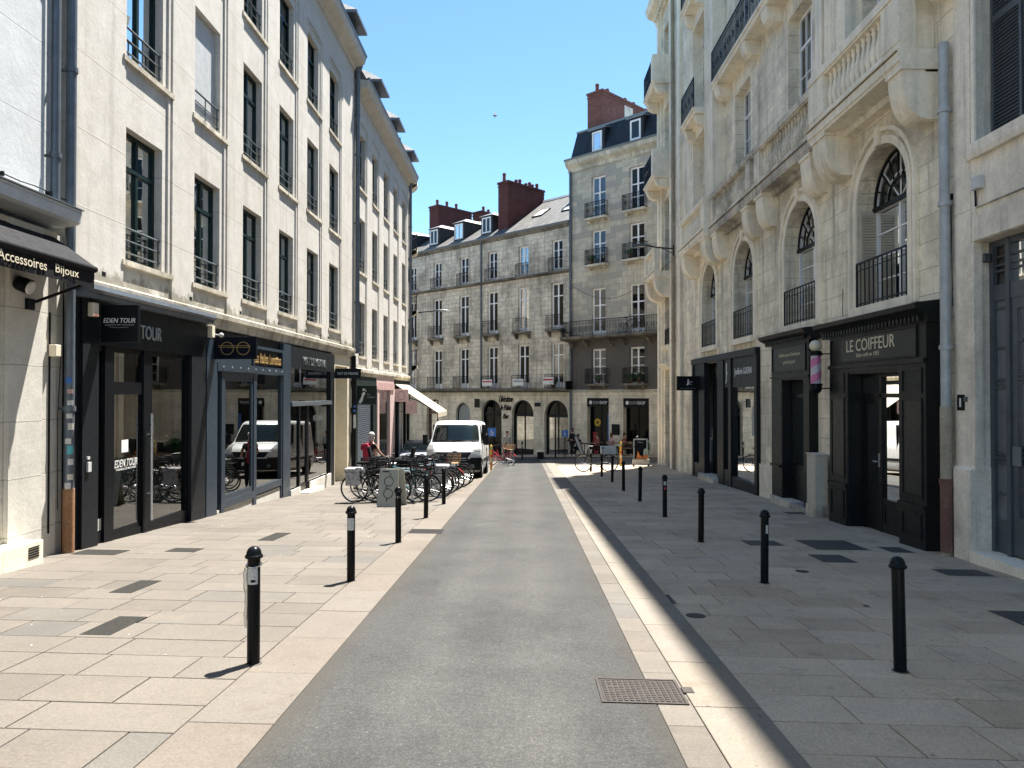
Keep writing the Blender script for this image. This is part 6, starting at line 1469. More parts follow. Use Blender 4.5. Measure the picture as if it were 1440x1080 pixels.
# neighbouring masses that close the side streets
m = MB(); nb = Fr(20, 50, -.6, -1, -1, 0); m.box(WF, 14, 26, -3, 17, 24, 48); o = m.build('side_street_house', 'stone_far', None); tag(recentre(o), 'stone house down the side street behind the balcony building', 'building')
m = MB(); m.box(WF, -34, -22, -3, 14, 46, 62); o = m.build('side_street_house', 'stone_far', None); tag(recentre(o), 'stone house down the side street behind the rounded corner block', 'building')
for y0, y1, x, h, lb_ in ((-16, 1.4, 6.5, 14, 'rendered house behind the camera on the right'), ):
    m = MB(); m.box(WF, x, x + 8, -2, h, y0, y1); o = m.build('neighbour_house', 'render_right', None); tag(recentre(o), lb_, 'building')
m = MB(); m.box(WF, -14.5, -6.5, -2, 14.5, -16, 1.9); o = m.build('neighbour_house', 'render_white', None); tag(recentre(o), 'white rendered house behind the camera on the left', 'building')
# ------------------------------------------------------------------ bollards
def bollard_proto(mat, name='bollard'):
    t = thing(name, 'x', 'bollard'); m = MB()
    m.lathe((0, 0, -.12), [(.047, 0), (.047, .92)], 20); m.build('post', mat, t, True)
    m = MB(); m.lathe((0, 0, .785), [(.047, 0), (.063, .006), (.067, .014), (.066, .024), (.056, .034), (.054, .046), (.049, .064), (.038, .080), (.021, .091), (.004, .095)], 20); m.build('cap', mat, t, True)
    m = MB(); m.lathe((0, 0, -.02), [(.064, 0), (.062, .022), (.05, .026)], 18); m.build('mortar_ring', 'cover', t, True)
    return t
bA = bollard_proto('bollard'); bB = bollard_proto('bollard_green')
def band(t, z0, z1, a0, a1, mat, name='sticker', r=.0482):
    m = MB(); n = 8
    for k in range(n):
        p, q = a0 + (a1 - a0) * k / n, a0 + (a1 - a0) * (k + 1) / n
        m.quad(*[(r * math.cos(a), r * math.sin(a), z) for a, z in ((p, z0), (q, z0), (q, z1), (p, z1))])
    o = m.build(name, mat, None, fix=False); o.parent = t; return o
bl = [(-2.04, 5.55, 'black bollard with a white label and clear plastic sleeve, nearest on the left'), (-2.03, 8.63, 'black bollard with a scuffed grey sticker, second on the left'),
      (-1.99, 11.63, 'plain black bollard third from the front on the left'), (-2.0, 14.95, 'black bollard before the front wheels of the parked bicycles, fourth on the left'), (-1.95, 17.8, 'black bollard beside the last parked bicycle, fifth on the left')]
br_ = [(2.89, 5.77, 'dark green bollard nearest the camera in the right shade'), (2.88, 8.97, 'dark green bollard with a small white sticker, second on the right'), (2.87, 12.14, 'dark bollard third from the front on the right'),
       (2.91, 15.46, 'dark bollard with a white and red sticker, fourth on the right'), (2.89, 18.66, 'dark bollard fifth from the front on the right'), (2.89, 21.74, 'dark bollard in front of the yellow painted one'),
       (2.95, 25.05, 'dark bollard under the right end of the white bicycle box'), (2.89, 27.89, 'dark bollard under the left end of the white bicycle box')]
made = []
first = [True, True]
for i, (x, y, lab) in enumerate(bl + br_):
    right = i >= len(bl); src = bB if right and i < len(bl) + 2 else bA; k = 1 if src is bB else 0
    loc = (x, y, G(x, y))
    if first[k]: t = src; t.location = loc; first[k] = False; t['label'] = lab; t['group'] = 'bollards along the two kerbs'
    else: t = dup(src, loc, random.uniform(0, 6), lab, 'bollards along the two kerbs')
    t.rotation_euler = (random.uniform(-.018, .018), random.uniform(-.016, .016), 0); made.append(t)
band(made[0], .60, .73, -2.4, -.6, 'sticker'); band(made[0], .615, .635, -1.7, -1.0, 'black', 'print', .0486)
m = MB(); m.tube([(-.052 - .006 * math.sin(k), -.015, .72 - .05 * k) for k in range(10)], [.012, .018, .014, .02, .013, .017, .012, .015, .01, .006], 6); m.tube([(.056 * math.cos(a * .4), .056 * math.sin(a * .4), .74 + .012 * math.sin(a * .4)) for a in range(16)], .006, 5, True)
o = m.build('plastic_sleeve', 'plastic_clear', None, True); o.parent = made[0]
band(made[1], .60, .74, -2.5, -.5, 'sticker'); band(made[2], .70, .735, 0, 6.28, 'steel', 'ring_band'); band(made[6], .6, .7, -1.6, -.9, 'sticker'); band(made[8], .66, .74, -2.2, -1.0, 'sticker'); band(made[8], .57, .62, -2.0, -1.2, 'sticker_red')
# yellow painted one
yb = dup(bA, (4.45, 34.4, G(4.45, 34.4)), 0, 'yellow and orange painted bollard beyond the white bicycle box', 'bollards along the two kerbs')
for ch in yb.children: ch.data = ch.data.copy(); ch.data.materials[0] = M['yellow']
yb.scale = (1, 1, 1.3)
for z, q in ((.12, 'orange'), (.3, 'sticker'), (.45, 'sticker_red'), (.62, 'orange'), (.74, 'sticker_teal')): band(yb, z, z + .09, -2.9, -.3, q)
yb2 = dup(yb, (-1.52, 33.4, G(-1.5, 33.4)), 0, 'yellow painted bollard between the white van and the red bicycles', 'bollards along the two kerbs')
fb = [(-1.05, 42.0, 'tall black bollard in front of the standing man'), (-.16, 44.2, 'black bollard in front of the middle bar arch'), (-1.62, 30.6, 'black bollard beside the rear of the white van'), (2.75, 30.9, 'black post at the wheel of the upright bicycle')]
for x, y, lab in fb: t = dup(bA, (x, y, G(x, y)), 0, lab, 'bollards along the two kerbs'); t.scale = (1, 1, 1.25)
def pole(label, x, y, h, r=.04, name='post', cat='post'):
    t = thing(name, label, cat, (x, y, G(x, y))); m = MB(); m.lathe((x, y, G(x, y) - .05), [(r, 0), (r, h), (r * .5, h + .03)], 10); m.build('pole', 'bollard', t, True); return t
pole('thin tall dark post before the right bar arch', 1.86, 45.0, 2.9, .045)
for lab, x, y in (('blue disabled parking sign on a post by the right bar arch', 2.45, 45.4), ('blue disabled parking sign behind the white van', -1.62, 36.5)):
    t = pole(lab, x, y, 1.7 if x > 0 else 2.2, .03, 'parking_sign', 'sign'); F = CF(y - .03); z = G(x, y) + (1.25 if x > 0 else 1.5)
    m = MB(); m.box(F, x - .2, x + .2, z, z + .42, 0, .012); m.build('panel', 'blue', t)
    m = MB(); m.ring(F, x - .01, z + .15, .013, .09, .065, .004, 14, -2.6, 1.2); m.box(F, x - .05, x - .02, z + .15, z + .34, .013, .017).box(F, x - .02, x + .07, z + .2, z + .225, .013, .017); m.build('symbol', 'letter_white', t)
bn = thing('litter_bin', 'short black box bin with a pale lid on the shaded far pavement', 'bin', (.95, 44.85, G(.95, 44.85))); z = G(.95, 44.85)
m = MB(); m.box(WF, .75, 1.15, z, z + .42, 44.65, 45.05); m.build('body', 'black', bn, bevel=.02); m = MB(); m.box(WF, .72, 1.18, z + .42, z + .5, 44.62, 45.08); m.build('lid', 'stone_smooth', bn)

# ------------------------------------------------------------------ bicycles
def bicycle(name, label, frame='bike_black', basket=None, rack=True, guards=True, child_seat=False, r=.335, group=None, step=False, lightbar='bike_black'):
    t = thing(name, label, 'bicycle', (0, 0, 0), group)
    for wx in (-.53, .53):
        c = Vector((wx, 0, r)); ci = [c + Vector((r * math.cos(a), 0, r * math.sin(a))) for a in [2 * PI * k / 36 for k in range(36)]]
        m = MB(); m.tube([c + (p - c) * .955 for p in ci], .021, 8, True); w = m.build('wheel', 'rubber', t, True)
        m = MB(); m.tube([c + (p - c) * .905 for p in ci], .009, 6, True)
        for k in range(20):
            a = 2 * PI * k / 20; m.tube([c + Vector((.02 * math.cos(a + 1), .022 if k % 2 else -.022, .02 * math.sin(a + 1))), c + Vector((r * .9 * math.cos(a), 0, r * .9 * math.sin(a)))], .0022, 3, cap=False)
        m.tube([c + Vector((0, -.045, 0)), c + Vector((0, .045, 0))], .02, 8); m.build('rim', 'steel', w, True)
    bb = Vector((-.10, 0, .29)); st = Vector((-.24, 0, .82)); ht = Vector((.36, 0, .86)); hb = Vector((.40, 0, .64)); rw = Vector((-.53, 0, r)); fw = Vector((.53, 0, r))
    m = MB(); m.tube([bb, st], .021, 8)
    if step: m.tube([hb, Vector((.15, 0, .36)), bb], .022, 8)
    else: m.tube([hb, bb], .025, 8); m.tube([st + (bb - st) * .1, ht], .021, 8)
    m.tube([ht + Vector((-.015, 0, .06)), hb], .02, 8)
    for s in (-1, 1):
        o = Vector((0, s * .05, 0)); m.tube([st + (bb - st) * .12, rw + o], .009, 6).tube([bb + o * .6, rw + o], .011, 6).tube([hb, hb + Vector((.01, s * .05, -.05)), fw + o], .013, 6)
    m.build('frame', frame, t, True)
    m = MB(); m.tube([ht + Vector((-.02, 0, .05)), ht + Vector((-.05, 0, .17))], .013, 8)
    h = ht + Vector((-.05, 0, .17)); m.tube([h + Vector((-.16, -.29, .03)), h + Vector((-.03, -.24, .04)), h + Vector((.04, -.1, .0)), h + Vector((.04, .1, .0)), h + Vector((-.03, .24, .04)), h + Vector((-.16, .29, .03))], .012, 8)
    m.tube([h + Vector((-.16, -.29, .03)), h + Vector((-.06, -.26, .04))], .018, 8).tube([h + Vector((-.16, .29, .03)), h + Vector((-.06, .26, .04))], .018, 8); m.tube([h + Vector((.02, -.18, .0)), h + Vector((.14, -.1, -.08)), hb + Vector((.06, 0, .05))], .004, 4); m.build('handlebar', lightbar, t, True)
    m = MB(); m.tube([st, st + Vector((-.045, 0, .14))], .013, 8); m.hexa([Vector(p) + st + Vector((-.05, 0, .14)) for p in ((-.15, -.08, 0), (.14, -.02, .0), (.14, .02, .0), (-.15, .08, 0), (-.16, -.085, .05), (.15, -.018, .045), (.15, .018, .045), (-.16, .085, .05))]); m.build('saddle', 'rubber', t)
    m = MB(); m.ring(WF2, bb.x, bb.z, -.05, .095, .075, .006, 20); m.tube([bb + Vector((0, -.07, 0)), bb + Vector((0, .07, 0))], .014, 8)
    for s in (-1, 1): m.tube([bb + Vector((0, s * .07, 0)), bb + Vector((s * .11, s * .08, -.12 * s))], .009, 6); m.box(WF, bb.x + s * .11 - .045, bb.x + s * .11 + .045, bb.z - .12 * s - .012, bb.z - .12 * s + .012, min(s * .08, s * .16), max(s * .08, s * .16))
    m.tube([bb + Vector((0, -.05, .09)), rw + Vector((0, -.05, .04))], .005, 4).tube([bb + Vector((0, -.05, -.09)), rw + Vector((0, -.05, -.04))], .005, 4); m.build('crank', 'bike_silver', t, True)
    if guards:
        for c, a0, a1 in ((rw, .35, 2.9), (fw, .5, 2.6)):
            m = MB()
            for k in range(12):
                p, q = a0 + (a1 - a0) * k / 12, a0 + (a1 - a0) * (k + 1) / 12; R_ = r + .028
                m.quad(c + Vector((R_ * math.cos(p), -.028, R_ * math.sin(p))), c + Vector((R_ * math.cos(p), .028, R_ * math.sin(p))), c + Vector((R_ * math.cos(q), .028, R_ * math.sin(q))), c + Vector((R_ * math.cos(q), -.028, R_ * math.sin(q))))
            m.build('mudguard', frame, t, fix=False)
    if rack:
        m = MB(); z = .76
        for y in (-.06, 0, .06): m.tube([(-.32, y, z), (-.78, y, z)], .006, 5)
        m.tube([(-.78, -.06, z), (-.78, .06, z)], .006, 5)
        for y in (-.07, .07): m.tube([(-.6, y, z), rw + Vector((0, y, 0))], .006, 5).tube([(-.4, y, z), rw + Vector((.0, y, .02))], .005, 5)
        m.build('rack', 'iron', t, True)
    if basket:
        m = MB(); x0, x1, z0, z1 = .40, .72, .84, 1.08
        for k in range(6):
            z = z0 + (z1 - z0) * k / 5; e = .02 * k / 5
            m.tube([(x0 - e, -.16 - e, z), (x1 + e, -.16 - e, z), (x1 + e, .16 + e, z), (x0 - e, .16 + e, z)], .005, 4, True)
        for k in range(9):
            f = k / 8; m.tube([(x0 + (x1 - x0) * f, -.16, z0), (x0 + (x1 - x0) * f, -.18, z1)], .004, 4).tube([(x0 + (x1 - x0) * f, .16, z0), (x0 + (x1 - x0) * f, .18, z1)], .004, 4).tube([(x1, -.16 + .32 * f, z0), (x1 + .02, -.18 + .36 * f, z1)], .004, 4)
        m.box(WF, x0, x1, z0 - .008, z0, -.16, .16); m.build('basket', basket, t, True)
    if child_seat:
        m = MB(); m.box(WF, -.72, -.40, .84, .9, -.15, .15).hexa([Vector(p) for p in ((-.78, -.16, .86), (-.70, -.16, .86), (-.70, .16, .86), (-.78, .16, .86), (-.88, -.13, 1.34), (-.82, -.13, 1.34), (-.82, .13, 1.34), (-.88, .13, 1.34))]).box(WF, -.72, -.42, .9, 1.02, -.17, -.14).box(WF, -.72, -.42, .9, 1.02, .14, .17); m.build('child_seat', 'van_black', t, bevel=.02)
    return t
WF2 = Fr(0, 0, 1, 0, 0, 1)
gB = 'bicycles parked side by side at the racks'
protos = [bicycle('bicycle', 'dark bicycle with grey patterned panniers at the front left of the row', guards=True, group=gB, r=.35),
          bicycle('bicycle', 'b', 'bike_teal', 'iron', group=gB), bicycle('bicycle', 'c', 'bike_black', 'bike_black', group=gB, step=True), bicycle('bicycle', 'd', 'bike_black', None, False, False, group=gB), bicycle('bicycle', 'e', 'bike_black', None, True, True, True, group=gB), bicycle('bicycle', 'f', 'bike_red', 'wood', group=gB, step=True)]
# panniers on the first one
m = MB()
for y in (-.16, .09): m.box(WF, -.72, -.36, .44, .78, y, y + .07)
m.box(WF, -.74, -.34, .77, .86, -.15, .15); o = m.build('pannier', 'cloth_pattern', None, bevel=.03); o.parent = protos[0]
rows_ = [(-3.66, 18.15, 0, 0, 'dark bicycle with grey patterned panniers at the front left of the row'),
         (-2.95, 18.45, 1, PI, 'teal framed bicycle with a wire basket, nearest behind the sandwich board'),
         (-3.45, 18.95, 2, PI, 'black step-through bicycle with a black basket just behind the board'),
         (-2.75, 19.35, 3, 0, 'bare black bicycle without mudguards in the front of the row'),
         (-3.35, 19.85, 4, 0, 'black bicycle carrying a child seat in the left of the row'),
         (-2.8, 20.3, 0, PI, 'dark bicycle with patterned panniers facing left in mid-row'),
         (-3.5, 20.9, 1, 0, 'teal framed bicycle with a wire basket deeper in the row'),
         (-2.85, 21.4, 2, 0, 'black step-through bicycle with a basket deeper in the row'),
         (-2.65, 22.0, 5, 0, 'dark red bicycle with a wicker basket before the van bumper'),
         (-3.3, 22.6, 3, PI, 'bare black bicycle deep in the row near the van mirror'),
         (-2.55, 23.3, 2, 0, 'black step-through bicycle at the rear of the row'),
         (-3.2, 18.3, 2, 0, 'black step-through bicycle with a black basket close behind the board'),
         (-3.75, 19.4, 4, PI, 'black bicycle carrying a child seat nearest the shop fronts'),
         (-2.7, 20.75, 1, PI, 'teal framed bicycle facing left in mid-row'),
         (-3.2, 21.2, 0, 0, 'dark bicycle with patterned panniers facing right in mid-row'),
         (-3.7, 21.7, 2, PI, 'black step-through bicycle near the woman with the red backpack'),
         (-2.9, 22.9, 1, 0, 'teal framed bicycle with a wire basket near the back of the row'),
         (-2.52, 24.2, 0, 0, 'dark bicycle with its front wheel standing out before the van, last of the row')]
usedp = set()
for i, (x, y, k, rz, lab) in enumerate(rows_):
    rz2 = rz + random.uniform(-.12, .12); lean = random.uniform(-.09, .09); loc = (x, y, G(x, y) - .005)
    if k not in usedp: t = protos[k]; usedp.add(k); t.location = loc; t.rotation_euler = (lean, 0, rz2); t['label'] = lab
    else: t = dup(protos[k], loc, rz2, lab, gB, lean)
ub = bicycle('bicycle', 'silver and black city bicycle leaning upright in the sunny patch at the right kerb', 'bike_black', None, True, True, lightbar='bike_silver', r=.36, step=True)
ub.location = (2.95, 30.6, G(2.95, 30.6)); ub.rotation_euler = (.06, 0, PI - .05)
rb_ = dup(protos[5], (-1.2, 37.6, G(-1.2, 37.6)), -.5, 'red bicycle parked behind the white van', 'red bicycles behind the van')
rb2 = dup(protos[5], (-1.5, 39.4, G(-1.5, 39.4)), -.3, 'second red bicycle standing farther behind the white van', 'red bicycles behind the van')
p = FF.P(4.6, 5.2, .42); hb_ = dup(protos[3], p, math.atan2(-.6845, .729), 'dark bicycle stored on the long iron balcony of the far house', None)
for ch in hb_.children:
    if ch.name.startswith('frame'): ch.data = ch.data.copy(); ch.data.materials[0] = M['bike_black']
m = MB()
# hoops the bicycles are locked to
hg = 'steel bicycle hoops under the parked row'
for i, (x, y, lb_) in enumerate(((-3.2, 18.7, 'steel bicycle hoop under the nearest bicycles'), (-3.1, 20.1, 'steel bicycle hoop in the middle of the parked row'), (-3.0, 21.7, 'steel bicycle hoop under the far part of the parked row'), (-2.9, 23.0, 'steel bicycle hoop nearest the van'))):
    z = G(x, y); m = MB(); m.tube([(x - .35, y, z - .05), (x - .35, y, z + .65), (x - .27, y, z + .74), (x + .27, y, z + .74), (x + .35, y, z + .65), (x + .35, y, z - .05)], .022, 8)
    tag(recentre(m.build('bike_rack', 'steel', None, True)), lb_, 'bike rack', hg)
wb = thing('delivery_box', 'white riveted plastic box lying across the tops of two bollards', 'box', (3.0, 26.4, -.3)); z = G(2.9, 27) + .93
m = MB(); m.box(CF(26.4), 2.70, 3.24, z, z + .27, -.16, .16); m.build('body', 'plastic_white', wb, bevel=.02)
m = MB(); m.box(CF(26.4), 3.0, 3.008, z + .005, z + .265, .16, .166).box(CF(26.4), 2.86, 2.864, z + .02, z + .25, .16, .166); m.build('seam', 'iron_grey', wb)
m = MB()
for k in range(5): m.box(CF(26.4), 2.73, 2.77, z + .03 + .03 * k, z + .04 + .03 * k, .16, .166)
m.box(CF(26.4), 2.73, 2.79, z + .19, z + .25, .16, .167); m.build('latch', 'iron', wb)

# ------------------------------------------------------------------ sandwich boards
ab = thing('sandwich_board', 'sage green sandwich board with drawn spectacles in front of the bicycles', 'sandwich board', (-3.1, 17.2, G(-3.1, 17.2)))
g0 = G(-3.1, 17.2); x0, x1 = -3.42, -2.93
def slant(y0, y1, z0, z1, x0, x1, th, mb): mb.hexa([(x0, y0, z0), (x1, y0, z0), (x1 - .03, y1, z1), (x0 + .03, y1, z1), (x0, y0 + th, z0), (x1, y0 + th, z0), (x1 - .03, y1 + th, z1), (x0 + .03, y1 + th, z1)])
m = MB(); slant(17.05, 17.3, g0, g0 + .86, x0, x1, .025, m); m.build('front_panel', 'board_sage', ab)
m = MB(); slant(17.62, 17.35, g0 - .02, g0 + .86, x0 + .12, x1 + .12, .025, m); m.build('rear_panel', 'board_sage', ab)
f = lambda x, z: (x, 17.05 + .25 * (z / .86) - .008, g0 + z)
m = MB()
for cz in (.31, .58): m.tube([f(-3.17 + .105 * math.cos(2 * PI * k / 24), cz + .105 * math.sin(2 * PI * k / 24)) for k in range(24)], .006, 5, True)
m.tube([f(-3.2, .2), f(-3.2, .13)], .006, 5).tube([f(-3.19, .415), f(-3.24, .445), f(-3.19, .475)], .006, 5).tube([f(-3.15, .69), f(-3.13, .76)], .006, 5); m.build('drawing', 'black', ab, True)
m = MB(); m.hexa([f(-3.32, .79), f(-3.17, .79), f(-3.17, .815), f(-3.32, .815)] + [Vector(f(a, b)) - Vector((0, .004, 0)) for a, b in ((-3.32, .79), (-3.17, .79), (-3.17, .815), (-3.32, .815))]); m.build('brand_strip', 'black', ab)
mb_ = thing('sandwich_board', 'wheeled chalkboard menu with a bright fruit picture at its foot outside the sushi shop', 'sandwich board', (5.35, 34.2, G(5.35, 34.2))); g0 = G(5.35, 34.2); F = CF(34.2)
m = MB(); m.box(F, 5.0, 5.05, g0 + .25, g0 + 1.25, -.02, .03).box(F, 5.6, 5.65, g0 + .25, g0 + 1.25, -.02, .03).box(F, 5.05, 5.6, g0 + 1.2, g0 + 1.25, -.02, .03).box(F, 5.05, 5.6, g0 + .25, g0 + .3, -.02, .03); m.build('frame', 'steel', mb_)
m = MB(); m.box(F, 5.05, 5.6, g0 + .3, g0 + 1.2, -.01, .01); m.build('chalkboard', 'black', mb_)
m = MB(); m.box(F, 4.95, 5.72, g0 + .1, g0 + .32, .05, .2); m.build('base_box', 'cabinet', mb_)
m = MB(); m.plate(F, [(5.1, g0 + .32), (5.45, g0 + .32), (5.4, g0 + .45), (5.28, g0 + .5), (5.2, g0 + .7), (5.15, g0 + .45)], .06, .09); m.ring(F, 5.55, g0 + .42, .1, .11, .0, .02, 14); m.build('fruit_print', 'orange', mb_)
m = MB(); m.plate(F, [(5.45, g0 + .34), (5.68, g0 + .34), (5.68, g0 + .75), (5.6, g0 + .82), (5.5, g0 + .8), (5.45, g0 + .7)], .05, .06); m.build('picture', 'poster_green', mb_)
m = MB()
for x in (4.99, 5.68): m.tube([(x, 34.05, g0 + .05), (x, 34.11, g0 + .05)], .05, 10); m.tube([(x, 34.08, g0 + .05), (x, 34.08, g0 + .2)], .01, 5)
m.build('wheel', 'rubber', mb_, True)
text('Menu', 'lettering', 'letter_grey', mb_, F, 5.2, 5.45, g0 + 1.06, g0 + 1.13, .012, .003)
ls = thing('leaning_board', 'dark slanted advertising board leaning beside the black-clad passer-by', 'board', (3.2, 45.6, G(3.2, 45.6))); g0 = G(3.2, 45.6)
m = MB(); m.hexa([(3.0, 45.5, g0 + 1.3), (3.2, 45.5, g0 + 1.35), (3.75, 45.5, g0), (3.45, 45.5, g0), (3.0, 45.56, g0 + 1.3), (3.2, 45.56, g0 + 1.35), (3.75, 45.56, g0), (3.45, 45.56, g0)]); m.build('panel', 'gate_blue', ls)
m = MB(); m.hexa([(3.06, 45.49, g0 + 1.2), (3.18, 45.49, g0 + 1.24), (3.6, 45.49, g0 + .15), (3.46, 45.49, g0 + .15), (3.06, 45.5, g0 + 1.2), (3.18, 45.5, g0 + 1.24), (3.6, 45.5, g0 + .15), (3.46, 45.5, g0 + .15)]); m.build('print', 'sticker', ls)

# ------------------------------------------------------------------ the white van and a car behind it
def lerp(t, z):
    for a, b in zip(t, t[1:]):
        if z <= b[0]: f = (z - a[0]) / (b[0] - a[0]) if b[0] > a[0] else 0; return [a[i] + (b[i] - a[i]) * f for i in range(1, len(a))]
    return list(t[-1][1:])
class Body:
    """closed shell from levels (z, front y, half width); rear at L; corner rounding q"""
    def __init__(s, levels, L, q=.26, p=3.2): s.lv = levels; s.L = L; s.q = q; s.p = p
    def S(s, t, z, off=0.):
        yf, hw = lerp(s.lv, z); x = t * (hw + off); return Vector((x, yf - off + s.q * abs(t) ** s.p, z))
    def side(s, sg, y, z, off=0.):
        yf, hw = lerp(s.lv, z); return Vector((sg * (hw + off), y, z))
    def shell(s, mb):
        N = 20; rings = []
        for z, yf, hw in s.lv:
            r = [s.S(-1 + 2 * k / N, z) for k in range(N + 1)]
            for f in (.12, .3, .5, .7, .9): r.append(Vector((hw, yf + s.q + (s.L - .12 - yf - s.q) * f, z)))
            r += [Vector((hw, s.L - .1, z)), Vector((hw - .1, s.L, z)), Vector((0, s.L + .02, z)), Vector((-hw + .1, s.L, z)), Vector((-hw, s.L - .1, z))]
            for f in (.9, .7, .5, .3, .12): r.append(Vector((-hw, yf + s.q + (s.L - .12 - yf - s.q) * f, z)))
            rings.append(r)
        n = len(rings[0]); b = len(mb.v)
        for r in rings: mb.v += r
        for i in range(len(rings) - 1):
            for k in range(n): k2 = (k + 1) % n; mb.f.append((b + i * n + k, b + i * n + k2, b + (i + 1) * n + k2, b + (i + 1) * n + k))
        mb.f.append(tuple(b + k for k in reversed(range(n)))); mb.f.append(tuple(b + (len(rings) - 1) * n + k for k in range(n))); return mb
    def patch(s, mb, t0, t1, z0, z1, off, n=14, m=8, rnd=0., t2=None, t3=None):
        b = len(mb.v); t2 = t0 if t2 is None else t2; t3 = t1 if t3 is None else t3
        for j in range(m + 1):
            f = j / m; z = z0 + (z1 - z0) * f; a = t0 + (t2 - t0) * f; c = t1 + (t3 - t1) * f
            e = rnd * (abs(2 * f - 1) ** 6); a, c = a + e, c - e
            for i in range(n + 1): mb.v.append(s.S(a + (c - a) * i / n, z, off))
        for j in range(m):
            for i in range(n): q = b + j * (n + 1) + i; mb.f.append((q, q + 1, q + n + 2, q + n + 1))
        return mb
    def sidepatch(s, mb, sg, pts, off):
        mb.poly([s.side(sg, y, z, off) for y, z in pts]); return mb
V = Body([(.26, .12, .88), (.32, .03, .95), (.5, -.02, .985), (.72, 0, .99), (.86, .02, .99), (1.0, .05, .985), (1.10, .12, .98), (1.18, .26, .97), (1.25, .44, .955), (1.31, .62, .94), (1.35, .72, .93), (1.5, .83, .905), (1.7, .98, .88), (1.9, 1.14, .855), (2.02, 1.26, .835), (2.09, 1.38, .81), (2.13, 1.55, .77), (2.155, 1.85, .70), (2.165, 2.3, .55)], 4.95)
vn = thing('van', 'white panel van with black bumper parked facing the camera behind the bicycles', 'van', (0, 0, 0))
m = V.shell(MB()); bd = m.build('body', 'van_white', vn, True)
m = MB(); V.patch(m, -.93, .93, 1.365, 2.0, .006, 18, 10, .05, -.9, .9); ws = m.build('windscreen', 'glass_car', vn, True, fix=False)
m = MB(); V.patch(m, -.965, .965, 1.335, 2.03, .003, 18, 10, .05, -.935, .935); m.build('windscreen_seal', 'van_black', vn, True, fix=False)
m = MB(); m.tube([V.S(.75, 1.372, .02), V.S(.2, 1.44, .022), V.S(-.1, 1.40, .02)], .012, 5).tube([V.S(.0, 1.372, .02), V.S(-.5, 1.43, .022), V.S(-.8, 1.40, .02)], .012, 5); m.build('wiper', 'rubber', vn)
m = MB(); V.patch(m, -1, 1, .27, .80, .012, 24, 6); 
for sg in (-1, 1): V.sidepatch(m, sg, [(.2, .27), (.52, .27), (.52, .7), (.2, .8)], .013)
m.build('bumper', 'van_black', vn, True, fix=False)
m = MB(); V.patch(m, -.52, .52, .80, 1.0, .012, 14, 4, 0, -.66, .66); m.build('grille', 'black', vn, True, fix=False)
m = MB(); V.patch(m, -.60, -.52, .76, 1.02, .018, 3, 4, 0, -.74, -.66); V.patch(m, .52, .60, .76, 1.02, .018, 3, 4, 0, .66, .74); V.patch(m, -.6, .6, .755, .80, .018, 14, 2); V.patch(m, -.74, .74, 1.0, 1.035, .018, 14, 2); m.build('grille_surround', 'van_white', vn, True, fix=False)
m = MB()
for z in (.90, .95):
    q = [V.S(-.15, z - .03, .03), V.S(0, z + .03, .035), V.S(.15, z - .03, .03)]; m.tube(q, .014, 6)
m.build('chevron_emblem', 'chrome', vn)
for sg in (-1, 1):
    m = MB(); a, b, c, d = (sg * .66, sg * .98, sg * .80, sg * .975); lo, hi = (a, b) if sg > 0 else (b, a); l2, h2 = (c, d) if sg > 0 else (d, c); V.patch(m, lo, hi, 1.03, 1.27, .010, 6, 6, 0, l2, h2); hl = m.build('headlight', 'plastic_white', vn, True, fix=False)
    m = MB(); V.patch(m, lo, hi, 1.025, 1.275, .018, 6, 6, 0, l2, h2); m.build('lens', 'glass_head', hl, True, fix=False)
    m = MB(); V.sidepatch(m, sg, [(1.0, 1.36), (1.75, 1.36), (1.75, 1.95), (1.42, 1.95)], .006); m.build('side_window', 'black', vn, fix=False)
    m = MB()
    for y in (.95, 1.95, 3.2): m.box(Fr(0, 0, 0, 1, sg, 0), y, y + .012, .45, 2.0 if y > 1 else 1.35, lerp(V.lv, 1.0)[1] - .10, lerp(V.lv, 1.0)[1] + .001)
    m.box(Fr(0, 0, 0, 1, sg, 0), 1.45, 4.6, .62, .72, .9, 1.0); m.build('door_seam', 'van_black', vn)
    m = MB(); x = sg * .95; m.tube([(x, .98, 1.30), (sg * 1.08, .94, 1.36)], .025, 6); m.box(WF, min(sg * 1.05, sg * 1.22), max(sg * 1.05, sg * 1.22), 1.24, 1.62, .88, 1.02); m.build('mirror', 'van_black', vn, bevel=.03)
    for wy in (.86, 4.0):
        c = Vector((sg * .9, wy, .33)); m = MB(); m.tube([c - Vector((.11, 0, 0)), c + Vector((.09, 0, 0))], [.33, .33], 28); w = m.build('wheel', 'rubber', vn, True); m = MB(); m.tube([c + Vector((sg * .0925, 0, 0)), c + Vector((sg * .105, 0, 0))], [.2, .18], 20); m.build('rim', 'plastic_white', w, True)
        m = MB(); F_ = Fr(0, 0, 0, 1, sg, 0); m.ring(F_, wy, .33, .965, .40, .0, .035, 22, -.3, PI + .3); m.build('wheel_arch', 'black', vn)
m = MB(); V.patch(m, -.26, .26, .50, .62, .03, 6, 2); m.build('number_plate', 'letter_white', vn, True, fix=False)
for sg in (-1, 1): m = MB(); m.ring(Fr(0, 0, 1, 0, 0, -1), sg * .7, .5, -.02 - .0, .07, .0, .03, 14); m.build('fog_lamp', 'iron_grey', vn)
m = MB(); V.patch(m, -.55, .55, .45, .47, .02, 8, 1); m.box(WF, -.8, .8, .2, .3, .5, 4.6); m.build('underside', 'van_black', vn)
